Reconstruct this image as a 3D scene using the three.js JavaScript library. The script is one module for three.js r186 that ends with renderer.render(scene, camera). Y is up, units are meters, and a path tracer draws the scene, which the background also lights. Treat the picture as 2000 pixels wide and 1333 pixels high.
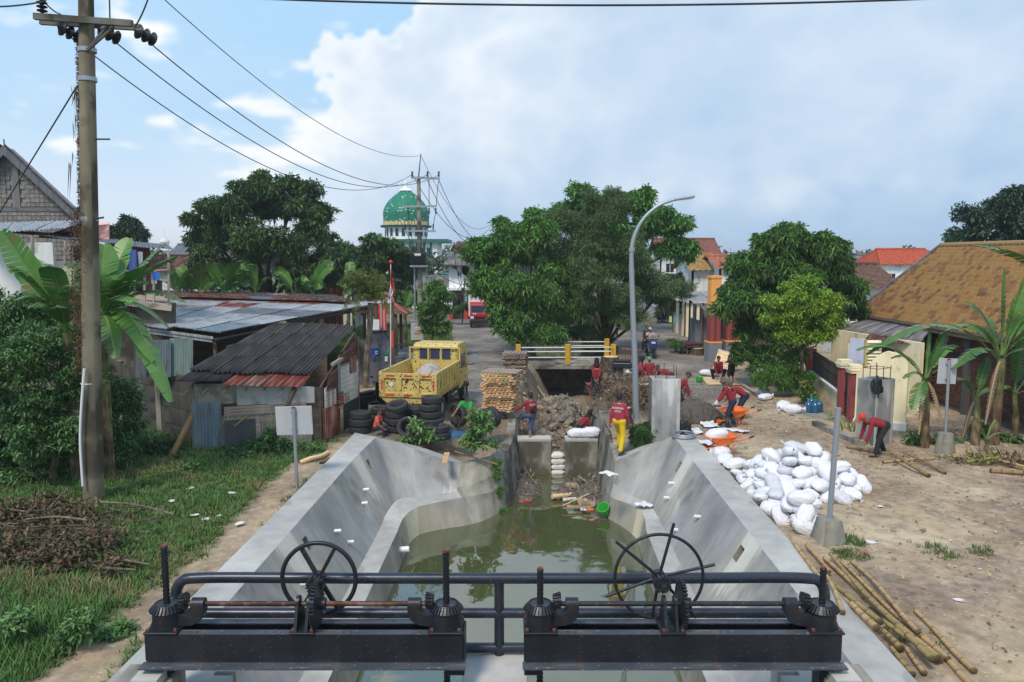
import * as THREE from 'three';
import { mergeGeometries, mergeVertices, toCreasedNormals } from 'three/addons/utils/BufferGeometryUtils.js';
import { RoundedBoxGeometry } from 'three/addons/geometries/RoundedBoxGeometry.js';
import { ImprovedNoise } from 'three/addons/math/ImprovedNoise.js';
import { FontLoader } from 'three/addons/loaders/FontLoader.js';
// ---------------------------------------------------------------- camera, sky, sun, exposure
const scene = new THREE.Scene();
const EYE = 5.6, FOCAL = 1500, PITCH = Math.atan(163.5 / FOCAL);
const camera = new THREE.PerspectiveCamera(47.914, 1024 / 682, 0.1, 6000);
camera.position.set(0, EYE, 0);
camera.rotation.x = -PITCH;
const renderer = new THREE.WebGLRenderer({ antialias: true });
renderer.setSize(1024, 682);
renderer.toneMapping = THREE.LinearToneMapping;
renderer.toneMappingExposure = 1.1;
renderer.shadowMap.enabled = true;
const sun = new THREE.DirectionalLight(0xfff1de, 2.7);
sun.position.set(-22, 60, 14);
sun.target.position.set(0, 0, -26);
sun.castShadow = true;
sun.shadow.radius = 26;
sun.shadow.mapSize.set(4096, 4096);
Object.assign(sun.shadow.camera, { left: -60, right: 60, top: 60, bottom: -60, near: 1, far: 200 });
scene.add(sun, sun.target);
const imp = new ImprovedNoise();
const n3 = (x, y, z) => imp.noise(x, y, z);
const fbm3 = (x, y, z, o = 4) => { let s = 0, a = 0.5, f = 1; for (let i = 0; i < o; i++) { s += a * n3(x * f, y * f, z * f + i * 7.3); a *= 0.5; f *= 2.03; } return s; };
const clamp = (v, a = 0, b = 1) => Math.min(b, Math.max(a, v));
const mix = (a, b, t) => a + (b - a) * t;
const sstep = (a, b, x) => { const t = clamp((x - a) / (b - a)); return t * t * (3 - 2 * t); };
const lin = (c) => (c <= 0.04045 ? c / 12.92 : Math.pow((c + 0.055) / 1.055, 2.4));
const mix3 = (a, b, t) => [mix(a[0], b[0], t), mix(a[1], b[1], t), mix(a[2], b[2], t)];
{
const W = 2048, Hh = 1024, data = new Float32Array(W * Hh * 4);
const puffs = [[672, 128, 46], [655, 190, 44], [700, 200, 70], [745, 122, 40], [800, 95, 48], [690, 290, 60], [860, 60, 60], [840, 170, 120], [760, 260, 110]];
for (let j = 0; j < Hh; j++) {
const el = ((j + 0.5) / Hh - 0.5) * Math.PI, y = Math.sin(el), c = Math.cos(el);
for (let i = 0; i < W; i++) {
const k = (j * W + i) * 4, ang = ((i + 0.5) / W - 0.5) * 2 * Math.PI, x = Math.cos(ang) * c, z = Math.sin(ang) * c;
let col;
if (el < -0.02) col = [0.33, 0.33, 0.28];
else {
const e = Math.max(el, 0), az = Math.atan2(x, -z);
const hz = Math.exp(-e * 6);
col = mix3([0.585, 0.79, 0.955], [0.915, 0.93, 0.955], hz);
col = mix3(col, [0.36, 0.60, 0.90], sstep(0.35, 1.3, e));
const w1 = fbm3(x * 3 + 4, y * 9, z * 3, 5), w2 = fbm3(x * 9 + 2, y * 26, z * 9 + 5, 5);
const veil = clamp(w1 * 0.9 + 0.22) * sstep(0.5, 0.05, e) + 0.1;
col = mix3(col, [0.93, 0.95, 0.975], clamp(veil) * 0.6);
const band = Math.exp(-Math.pow((e - 0.175 - 0.02 * w1) / 0.028, 2)) + 0.8 * Math.exp(-Math.pow((e - 0.135) / 0.016, 2));
col = mix3(col, [0.985, 0.985, 0.985], sstep(0.02, 0.34, w2 * 1.2 + band * 0.42 * sstep(-0.42, -0.16, az) * sstep(0.2, -0.05, az) + 0.1 * band - 0.19) * 0.9);
const az2 = clamp(az, -1.0, 1.0), tx = 1000 + 1500 * Math.tan(az2) + (az - az2) * 3000, ty = 503 - 1500 * Math.tan(Math.min(e, 1.2)) / Math.max(0.4, Math.cos(az2));
let sd = 1e9;
for (const [px, py, r] of puffs) sd = Math.min(sd, Math.hypot(tx - px, ty - py) - r);
sd = Math.min(sd, 835 - tx + Math.max(0, -ty) * 0.15, Math.max(690 - tx, 215 - ty));
const bx = x * 11, by = y * 11, bz = z * 11;
const puff = Math.abs(n3(bx, by, bz)) * 46 + Math.abs(n3(bx * 2.3, by * 2.3, bz * 2.3)) * 40 + Math.abs(n3(bx * 5, by * 5, bz * 5)) * 26 + n3(bx * 11, by * 11, bz * 11) * 7;
sd += puff - 26 + 22 * sstep(430, 500, ty) + Math.max(0, e - 0.9) * 400;
const back = sstep(1.3, 2.4, Math.abs(az));
sd = mix(sd, (fbm3(x * 2, y * 2, z * 2 + 9, 4) + 0.1) * 300, back);
const soft = mix(5, 60, sstep(240, 420, ty));
const cov = sstep(soft, -soft, sd) * 0.97;
const t1 = fbm3(x * 4.5 + 1, y * 7, z * 4.5, 5), t2 = fbm3(x * 13, y * 17 + 3, z * 13, 4);
const deep = sstep(-20, 420, -sd) ;
const bil = 1 - 2.2 * Math.abs(n3(bx * 0.9 + 3, by * 1.2, bz * 0.9)) - 1.1 * Math.abs(n3(bx * 2.1, by * 2.6 + 4, bz * 2.1)) - 0.6 * Math.abs(n3(bx * 4.6, by * 5.2, bz * 4.6));
let br = 0.74 - 0.42 * deep + t1 * 0.5 + t2 * 0.16 + bil * mix(0.22, 0.10, deep) + 0.2 * sstep(46, 0, -sd) - 0.3 * sstep(230, 470, ty) + 0.14 * sstep(140, -60, ty);
const low = Math.exp(-Math.pow((ty - 385 - t1 * 60) / 40, 2)) * clamp(t2 * 2.2 + 0.35) * sstep(1050, 1250, tx) * sstep(2300, 1700, tx);
br += low * 0.42;
let cc = mix3([0.665, 0.775, 0.895], [0.925, 0.95, 0.975], clamp(br));
if (br < 0) cc = mix3(cc, [0.60, 0.70, 0.83], clamp(-br * 2));
col = mix3(col, cc, cov);
}
data[k] = lin(col[0]); data[k + 1] = lin(col[1]); data[k + 2] = lin(col[2]); data[k + 3] = 1;
}
}
const t = new THREE.DataTexture(data, W, Hh, THREE.RGBAFormat, THREE.FloatType);
t.mapping = THREE.EquirectangularReflectionMapping; t.magFilter = THREE.LinearFilter; t.minFilter = THREE.LinearFilter; t.needsUpdate = true;
scene.background = t; scene.environment = t;
}
// ---------------------------------------------------------------- helpers
const V = (x, y, z) => new THREE.Vector3(x, y, z);
const PI = Math.PI, rad = (d) => d * PI / 180;
function rng(s) { return () => { s = (s + 0x6d2b79f5) | 0; let t = Math.imul(s ^ (s >>> 15), 1 | s); t = (t + Math.imul(t ^ (t >>> 7), 61 | t)) ^ t; return ((t ^ (t >>> 14)) >>> 0) / 4294967296; }; }
const R = rng(20240);
const rr = (a, b, r = R) => a + (b - a) * r();
const pick = (a, r = R) => a[Math.floor(r() * a.length)];
const cosP = Math.cos(PITCH), sinP = Math.sin(PITCH);
const sight = (u, v) => { const a = (u - 1000) / FOCAL, b = (666.5 - v) / FOCAL; return [a, b * cosP - sinP, -b * sinP - cosP]; };
const G = (u, v, h = 0) => { const d = sight(u, v), t = (h - EYE) / d[1]; return V(d[0] * t, h, d[2] * t); };
const D = (u, v, dist) => { const d = sight(u, v), t = -dist / d[2]; return V(d[0] * t, EYE + d[1] * t, -dist); };
const taken = {};
const numbered = (n) => { const k = taken[n] = (taken[n] ?? -1) + 1; return k ? n + '_' + String(k).padStart(3, '0') : n; };
function tag(o, label, category, group, kind) { if (label) o.userData.label = label; if (category) o.userData.category = category; if (group) o.userData.group = group; if (kind) o.userData.kind = kind; return o; }
function thing(name, label, category, pos = [0, 0, 0], turn = 0, group) {
const o = new THREE.Group(); o.name = numbered(name); scene.add(o);
if (pos.isVector3) o.position.copy(pos); else o.position.set(...pos);
o.rotation.y = turn;
return tag(o, label, category, group);
}
function part(parent, name, geo, mat, pos, rot, label) {
const m = new THREE.Mesh(geo, mat); m.name = name; m.castShadow = m.receiveShadow = true;
if (pos) { if (pos.isVector3) m.position.copy(pos); else m.position.set(...pos); }
if (rot) m.rotation.set(...rot);
if (label) m.userData.label = label;
parent.add(m); return m;
}
function solo(name, geo, mat, label, category, group, pos, rot) { const m = part(scene, numbered(name), geo, mat, pos, rot); return tag(m, label, category, group); }
function struct(name, geo, mat, label) { const m = part(scene, numbered(name), geo, mat); return tag(m, label, name.replace(/_/g, ' ').split(' ').slice(-2).join(' '), null, 'structure'); }
function copyOf(o, pos, turn, label, group) {
const c = o.clone(); c.name = numbered(o.name.replace(/_\d\d\d$/, '')); scene.add(c);
c.userData = { ...o.userData };
if (pos) { if (pos.isVector3) c.position.copy(pos); else c.position.set(...pos); }
if (turn !== undefined) c.rotation.y = turn;
if (label) c.userData.label = label;
if (group) c.userData.group = group;
return c;
}
function clean(g) {
if (g.index) g = g.toNonIndexed();
for (const k of Object.keys(g.attributes)) if (!['position', 'normal', 'uv', 'color'].includes(k)) g.deleteAttribute(k);
if (!g.attributes.normal) g.computeVertexNormals();
if (!g.attributes.uv) g.setAttribute('uv', new THREE.BufferAttribute(new Float32Array(g.attributes.position.count * 2), 2));
return g;
}
const mirror = (g) => { g = clean(g).scale(-1, 1, 1); const p = g.attributes.position; for (const a of Object.values(g.attributes)) { const k = a.itemSize, d = a.array; for (let i = 0; i < p.count; i += 3) for (let c = 0; c < k; c++) { const x = d[(i + 1) * k + c]; d[(i + 1) * k + c] = d[(i + 2) * k + c]; d[(i + 2) * k + c] = x; } } return g; };
const merge = (list) => mergeGeometries(list.map(clean));
function uvm(g, ox = 0, oy = 0) {
g = clean(g);
const p = g.attributes.position, n = g.attributes.normal, uv = new Float32Array(p.count * 2);
for (let i = 0; i < p.count; i += 3) {
let a = 0, b = 0, c = 0;
for (let k = 0; k < 3; k++) { a += n.getX(i + k); b += n.getY(i + k); c += n.getZ(i + k); }
a = Math.abs(a); b = Math.abs(b) * 0.98; c = Math.abs(c);
for (let k = 0; k < 3; k++) {
const q = i + k, X = p.getX(q), Y = p.getY(q), Z = p.getZ(q);
const [s, t] = b >= a && b >= c ? [X, -Z] : a >= c ? [Z, Y] : [X, Y];
uv[q * 2] = s + ox; uv[q * 2 + 1] = t + oy;
}
}
g.setAttribute('uv', new THREE.BufferAttribute(uv, 2));
return g;
}
const box = (w, h, d, x = 0, y = 0, z = 0) => uvm(new THREE.BoxGeometry(w, h, d).translate(x, y, z), x * 1.7, z * 1.3);
const rbox = (w, h, d, r = 0.02, x = 0, y = 0, z = 0, s = 2) => uvm(new RoundedBoxGeometry(w, h, d, s, Math.min(r, w / 2.01, h / 2.01, d / 2.01)).translate(x, y, z), x * 1.7, z);
const cyl = (r1, r2, h, s = 16, x = 0, y = 0, z = 0, open = false) => clean(new THREE.CylinderGeometry(r1, r2, h, s, 1, open).translate(x, y, z));
function rod(p, q, r1, r2 = r1, s = 8) {
const d = q.clone().sub(p), g = new THREE.CylinderGeometry(r2, r1, d.length(), s);
g.applyQuaternion(new THREE.Quaternion().setFromUnitVectors(V(0, 1, 0), d.clone().normalize()));
return clean(g.translate((p.x + q.x) / 2, (p.y + q.y) / 2, (p.z + q.z) / 2));
}
function bar(p, q, w, h) {
const d = q.clone().sub(p), L = d.length(), m = new THREE.Matrix4().lookAt(q, p, Math.abs(d.y) / L > 0.98 ? V(1, 0, 0) : V(0, 1, 0));
return uvm(new THREE.BoxGeometry(w, h, L).translate(0, 0, 0)).applyMatrix4(m).translate((p.x + q.x) / 2, (p.y + q.y) / 2, (p.z + q.z) / 2);
}
const pipe = (pts, r, seg = 24, rs = 8, closed = false) => clean(new THREE.TubeGeometry(new THREE.CatmullRomCurve3(pts, closed, 'centripetal'), seg, r, rs, closed));
function slab(a, b, c, d, t = 0.03) {
const n = b.clone().sub(a).cross(d.clone().sub(a)).normalize().multiplyScalar(-t);
const A = [a, b, c, d], B = A.map((v) => v.clone().add(n)), P = [], U = [];
const L = b.distanceTo(a), Hh = d.distanceTo(a), L2 = c.distanceTo(d);
const quad = (p, q, r, s, uvs) => { P.push(p, q, r, p, r, s); const [e, f, g, h] = uvs; U.push(...e, ...f, ...g, ...e, ...g, ...h); };
const uq = [[0, 0], [L, 0], [L2, Hh], [0, Hh]];
quad(A[0], A[1], A[2], A[3], uq);
quad(B[1], B[0], B[3], B[2], [uq[1], uq[0], uq[3], uq[2]]);
for (let i = 0; i < 4; i++) { const j = (i + 1) % 4; quad(A[i], B[i], B[j], A[j], [uq[i], [uq[i][0] + t, uq[i][1]], [uq[j][0] + t, uq[j][1]], uq[j]]); }
const g = new THREE.BufferGeometry();
g.setAttribute('position', new THREE.BufferAttribute(new Float32Array(P.flatMap((v) => [v.x, v.y, v.z])), 3));
g.setAttribute('uv', new THREE.BufferAttribute(new Float32Array(U), 2));
g.computeVertexNormals();
return g;
}
function corr(a, b, c, d, waves, amp = 0.018, per = 4, bend = 0) {
const nu = waves * per, nv = bend ? 3 : 1, n = b.clone().sub(a).cross(d.clone().sub(a)).normalize(), P = [], U = [], I = [];
const L = a.distanceTo(b), Hh = a.distanceTo(d);
for (let j = 0; j <= nv; j++) for (let i = 0; i <= nu; i++) {
const u = i / nu, v = j / nv, p = a.clone().lerp(b, u).lerp(d.clone().lerp(c, u), v);
p.addScaledVector(n, amp * Math.cos(u * waves * 2 * PI) + bend * Math.sin(v * PI) * Math.sin(u * 7 + waves));
P.push(p.x, p.y, p.z); U.push(u * L, v * Hh);
}
for (let j = 0; j < nv; j++) for (let i = 0; i < nu; i++) { const q = j * (nu + 1) + i; I.push(q, q + 1, q + nu + 2, q, q + nu + 2, q + nu + 1); }
const g = new THREE.BufferGeometry();
g.setAttribute('position', new THREE.BufferAttribute(new Float32Array(P), 3)); g.setAttribute('uv', new THREE.BufferAttribute(new Float32Array(U), 2)); g.setIndex(I); g.computeVertexNormals();
return g;
}
class Tris {
constructor() { this.p = []; this.c = []; }
tri(a, b, c, k) { this.p.push(a.x, a.y, a.z, b.x, b.y, b.z, c.x, c.y, c.z); for (let i = 0; i < 3; i++) this.c.push(k[0], k[1], k[2]); }
geo() {
const g = new THREE.BufferGeometry(), n = this.p.length / 3;
g.setAttribute('position', new THREE.BufferAttribute(new Float32Array(this.p), 3)); g.setAttribute('color', new THREE.BufferAttribute(new Float32Array(this.c), 3));
g.setAttribute('uv', new THREE.BufferAttribute(new Float32Array(n * 2), 2)); g.computeVertexNormals(); return g;
}
}
function nets(f, lo, hi, cell) {
const nx = Math.ceil((hi.x - lo.x) / cell) + 1, ny = Math.ceil((hi.y - lo.y) / cell) + 1, nz = Math.ceil((hi.z - lo.z) / cell) + 1;
const val = new Float32Array(nx * ny * nz), id = new Int32Array(nx * ny * nz).fill(-1), P = [], I = [];
const at = (i, j, k) => (k * ny + j) * nx + i;
for (let k = 0; k < nz; k++) for (let j = 0; j < ny; j++) for (let i = 0; i < nx; i++) val[at(i, j, k)] = f(lo.x + i * cell, lo.y + j * cell, lo.z + k * cell);
const C = [[0, 0, 0], [1, 0, 0], [0, 1, 0], [1, 1, 0], [0, 0, 1], [1, 0, 1], [0, 1, 1], [1, 1, 1]], E = [[0, 1], [2, 3], [4, 5], [6, 7], [0, 2], [1, 3], [4, 6], [5, 7], [0, 4], [1, 5], [2, 6], [3, 7]];
for (let k = 0; k < nz - 1; k++) for (let j = 0; j < ny - 1; j++) for (let i = 0; i < nx - 1; i++) {
let m = 0; const v = [];
for (let q = 0; q < 8; q++) { const w = val[at(i + C[q][0], j + C[q][1], k + C[q][2])]; v.push(w); if (w < 0) m++; }
if (m === 0 || m === 8) continue;
let x = 0, y = 0, z = 0, n = 0;
for (const [a, b] of E) if ((v[a] < 0) !== (v[b] < 0)) { const t = v[a] / (v[a] - v[b]); x += C[a][0] + t * (C[b][0] - C[a][0]); y += C[a][1] + t * (C[b][1] - C[a][1]); z += C[a][2] + t * (C[b][2] - C[a][2]); n++; }
id[at(i, j, k)] = P.length / 3; P.push(lo.x + (i + x / n) * cell, lo.y + (j + y / n) * cell, lo.z + (k + z / n) * cell);
}
const quad = (a, b, c, d, flip) => { if (a < 0 || b < 0 || c < 0 || d < 0) return; if (flip) I.push(a, c, b, a, d, c); else I.push(a, b, c, a, c, d); };
for (let k = 1; k < nz - 1; k++) for (let j = 1; j < ny - 1; j++) for (let i = 1; i < nx - 1; i++) {
const s = val[at(i, j, k)] < 0;
if (s !== val[at(i + 1, j, k)] < 0) quad(id[at(i, j - 1, k - 1)], id[at(i, j, k - 1)], id[at(i, j, k)], id[at(i, j - 1, k)], !s);
if (s !== val[at(i, j + 1, k)] < 0) quad(id[at(i - 1, j, k - 1)], id[at(i - 1, j, k)], id[at(i, j, k)], id[at(i, j, k - 1)], !s);
if (s !== val[at(i, j, k + 1)] < 0) quad(id[at(i - 1, j - 1, k)], id[at(i, j - 1, k)], id[at(i, j, k)], id[at(i - 1, j, k)], !s);
}
const g = new THREE.BufferGeometry();
g.setAttribute('position', new THREE.BufferAttribute(new Float32Array(P), 3)); g.setIndex(I); g.computeVertexNormals();
return g;
}
// ---------------------------------------------------------------- textures and materials
const lat = (i, j, s) => { let h = Math.imul(i, 374761393) ^ Math.imul(j, 668265263) ^ Math.imul(s, 2147483647 ^ 0x5bd1e995); h = Math.imul(h ^ (h >>> 13), 1274126177); return ((h ^ (h >>> 16)) >>> 0) / 4294967296; };
function vn(u, v, px, py, s) {   // periodic value noise, px by py cells
const x = u * px, y = v * py, i = Math.floor(x), j = Math.floor(y), a = x - i, b = y - j, p = a * a * (3 - 2 * a), q = b * b * (3 - 2 * b);
const i0 = ((i % px) + px) % px, i1 = (i0 + 1) % px, j0 = ((j % py) + py) % py, j1 = (j0 + 1) % py;
return mix(mix(lat(i0, j0, s), lat(i1, j0, s), p), mix(lat(i0, j1, s), lat(i1, j1, s), p), q);
}
function fb(u, v, px, py, o, s) { let r = 0, a = 0.5, t = 0; for (let i = 0; i < o; i++) { r += a * vn(u, v, px << i, py << i, s + i * 17); t += a; a *= 0.55; } return r / t; }
function tex(size, metres, fn, srgb = true) {
const d = new Uint8Array(size * size * 4);
for (let j = 0; j < size; j++) for (let i = 0; i < size; i++) { const c = fn(i / size, j / size), k = (j * size + i) * 4; d[k] = clamp(c[0]) * 255; d[k + 1] = clamp(c[1]) * 255; d[k + 2] = clamp(c[2]) * 255; d[k + 3] = 255; }
const t = new THREE.DataTexture(d, size, size); t.wrapS = t.wrapT = THREE.RepeatWrapping; t.magFilter = THREE.LinearFilter; t.minFilter = THREE.LinearMipmapLinearFilter; t.generateMipmaps = true;
if (srgb) t.colorSpace = THREE.SRGBColorSpace;
t.repeat.set(1 / metres, 1 / metres); t.needsUpdate = true; return t;
}
const gray = (v) => [v, v, v];
const std = (o) => new THREE.MeshStandardMaterial({ roughness: 0.85, metalness: 0, side: THREE.DoubleSide, ...o });
const rgb = (r, g, b) => new THREE.Color().setRGB(r, g, b);   // linear
const hex = (h) => new THREE.Color(h);
const bumpFine = tex(512, 2, (u, v) => gray(fb(u, v, 16, 16, 5, 3)), false);
const bumpRough = tex(512, 3, (u, v) => gray(fb(u, v, 10, 10, 6, 9) * 0.7 + 0.3 * Math.pow(fb(u, v, 60, 60, 2, 19), 2)), false);
const concTop = tex(1024, 7, (u, v) => { const a = fb(u, v, 4, 4, 6, 21), b = fb(u, v, 30, 30, 4, 31), c = fb(u, v, 9, 9, 3, 77); let k = 0.67 + (a - 0.5) * 0.26 + (b - 0.5) * 0.12 - sstep(0.62, 0.75, c) * 0.07; return [k, k * 0.995, k * 0.965]; });
const concWall = tex(1024, 6, (u, v) => {
const s = fb(u + 0.02 * fb(u, v, 4, 4, 3, 5), v, 40, 3, 4, 41), a = fb(u, v, 3, 3, 5, 51), b = fb(u, v, 90, 6, 3, 61), c = fb(u, v, 5, 4, 5, 71);
const m = fb(u, v, 14, 11, 5, 67); let k = 0.61 + (a - 0.5) * 0.26 + (s - 0.5) * 0.075 + (b - 0.5) * 0.03 + (m - 0.5) * 0.14; k -= sstep(0.58, 0.7, c) * 0.1; k += sstep(0.62, 0.74, a + (s - 0.5) * 0.5) * 0.1;
const w = sstep(0.45, 0.7, fb(u, v, 3, 3, 4, 79)); return [k * (1.0 + 0.025 * w), k, k * (0.985 - 0.05 * w)];
});
const concOld = tex(1024, 5, (u, v) => { const s = fb(u, v, 26, 3, 4, 43), a = fb(u, v, 4, 4, 6, 53), c = fb(u, v, 6, 5, 5, 73); let k = 0.52 + (a - 0.5) * 0.42 + (s - 0.5) * 0.2; const w = sstep(0.5, 0.7, c); return [mix(k, k * 0.6, w), mix(k * 0.98, k * 0.58, w), mix(k * 0.9, k * 0.5, w)]; });
const dirtTex = tex(1024, 6, (u, v) => {
const a = fb(u, v, 4, 4, 6, 81), b = fb(u, v, 40, 40, 4, 91), c = fb(u, v, 120, 120, 2, 95), d = fb(u, v, 11, 11, 4, 97);
let k = 0.86 + (a - 0.5) * 0.4 + (b - 0.5) * 0.32 + (c > 0.78 ? 0.16 : 0) - (c < 0.16 ? 0.16 : 0); k -= sstep(0.6, 0.72, d) * 0.1; return [k, k * (0.985 + (a - 0.5) * 0.06), k * (0.96 + (d - 0.5) * 0.1)];
});
const asphTex = tex(1024, 6, (u, v) => { const a = fb(u, v, 3, 3, 5, 101), b = fb(u, v, 80, 80, 3, 111), c = fb(u, v, 200, 200, 1, 113), s = fb(u, v, 14, 2, 4, 117); let k = 0.40 + (a - 0.5) * 0.16 + (b - 0.5) * 0.13 + (c - 0.5) * 0.09 + (s - 0.5) * 0.1; return [k, k * 0.985, k * 0.965]; });
const tinTex = tex(512, 3, (u, v) => { const s = fb(u, v, 30, 2, 4, 121), a = fb(u, v, 4, 4, 5, 131); let k = 0.60 + (s - 0.5) * 0.2 + (a - 0.5) * 0.22; const r = sstep(0.66, 0.8, fb(u, v, 12, 3, 4, 133)); return mix3([k * 0.97, k * 1.01, k * 1.06], [0.40, 0.29, 0.23], r * 0.5); });
const rustTex = tex(512, 2.4, (u, v) => { const s = fb(u, v, 26, 3, 4, 141), a = fb(u, v, 6, 6, 5, 151); const k = s * 0.5 + a * 0.5; return mix3([0.30, 0.19, 0.16], [0.60, 0.36, 0.25], sstep(0.35, 0.68, k)).map((c, i) => mix(c, [0.56, 0.56, 0.57][i], sstep(0.6, 0.72, s) * 0.75)); });
const asbTex = tex(1024, 4, (u, v) => { const a = fb(u, v, 6, 6, 6, 161), s = fb(u, v, 60, 5, 4, 171), sp = fb(u, v, 50, 50, 2, 181); let k = 0.245 + (a - 0.5) * 0.22 + (s - 0.5) * 0.2; if (sp > 0.88) k += 0.2; return [k * 1.02, k, k * 1.0]; });
const woodTex = tex(512, 1.5, (u, v) => { const s = fb(u, v, 3, 40, 4, 191), b = fb(u, v, 6, 120, 2, 201), a = fb(u, v, 5, 5, 4, 203); const k = 0.92 + (s - 0.5) * 0.4 + (b - 0.5) * 0.2 + (a - 0.5) * 0.18; return [k, k * 0.98, k * 0.95]; });
const plasTex = tex(512, 4, (u, v) => { const a = fb(u, v, 3, 3, 6, 211), s = fb(u, v, 22, 3, 4, 221), c = fb(u, v, 7, 5, 5, 227); let k = 0.95 + (a - 0.5) * 0.16 + (s - 0.5) * 0.14; const w = sstep(0.62, 0.76, c) * 0.35; return [mix(k, 0.5, w), mix(k, 0.48, w), mix(k, 0.44, w)]; });
const barkTex = tex(512, 1.2, (u, v) => { const s = fb(u, v, 24, 4, 5, 231), a = fb(u, v, 6, 6, 4, 241); const k = 0.75 + (s - 0.5) * 0.7 + (a - 0.5) * 0.4; return [k, k * 0.98, k * 0.94]; });
const ironTex = tex(512, 1.6, (u, v) => { const a = fb(u, v, 5, 5, 6, 251), b = fb(u, v, 26, 26, 4, 261), sc = fb(u, v, 3, 60, 3, 263); let c = mix3([0.12, 0.135, 0.16], [0.20, 0.215, 0.24], a); c = mix3(c, [0.32, 0.20, 0.13], sstep(0.6, 0.74, b * 0.6 + a * 0.4) * 0.6); const fl = fb(u, v, 70, 70, 2, 267); c = mix3(c, [0.40, 0.40, 0.40], sstep(0.76, 0.84, fl) * 0.6); return mix3(c, [0.46, 0.48, 0.5], sstep(0.75, 0.83, sc) * sstep(0.45, 0.62, a) * 0.6); });
const chipTex = tex(1024, 2.6, (u, v) => { const a = fb(u, v, 4, 4, 5, 271), b = fb(u, v, 54, 48, 4, 281), s = fb(u, v, 24, 3, 4, 283); let c = mix3([0.76, 0.66, 0.37], [0.85, 0.76, 0.46], a); c = mix3(c, [0.56, 0.48, 0.29], sstep(0.55, 0.8, s) * 0.4); return mix3(c, [0.20, 0.15, 0.11], sstep(0.61, 0.67, b * 0.66 + a * 0.34)); });
const clayTex = tex(512, 1.5, (u, v) => { const a = fb(u, v, 8, 8, 5, 291), b = fb(u, v, 30, 30, 3, 301); const k = 0.9 + (a - 0.5) * 0.6 + (b - 0.5) * 0.3; return [k, k * 0.97, k * 0.93]; });
const soilTex = tex(1024, 2.6, (u, v) => { const a = fb(u, v, 6, 6, 6, 311), b = fb(u, v, 30, 30, 5, 321), f = fb(u, v, 70, 12, 3, 331); const k = 0.95 + (a - 0.5) * 0.7 + (b - 0.5) * 0.7 + (f - 0.5) * 0.35; return [k, k * 0.97, k * 0.93]; });
const bambooTex = tex(256, 1, (u, v) => { const a = fb(u, v, 3, 20, 4, 341), b = fb(u, v, 8, 8, 4, 351); return mix3([0.56, 0.48, 0.34], [0.80, 0.68, 0.50], a * 0.55 + b * 0.45); });
const weaveTex = tex(512, 1.2, (u, v) => { const i = Math.floor(u * 24), j = Math.floor(v * 24), fu = u * 24 - i, fv = v * 24 - j, hor = (i + j) % 2 === 0; const e = hor ? Math.min(fv, 1 - fv) : Math.min(fu, 1 - fu); const k = 0.42 + lat(hor ? j : i, hor ? 3 : 4, 7) * 0.18 + fb(u, v, 6, 6, 4, 361) * 0.18; return e < 0.07 ? [0.17, 0.15, 0.13] : [k * 1.02, k * 0.96, k * 0.88]; });
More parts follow.
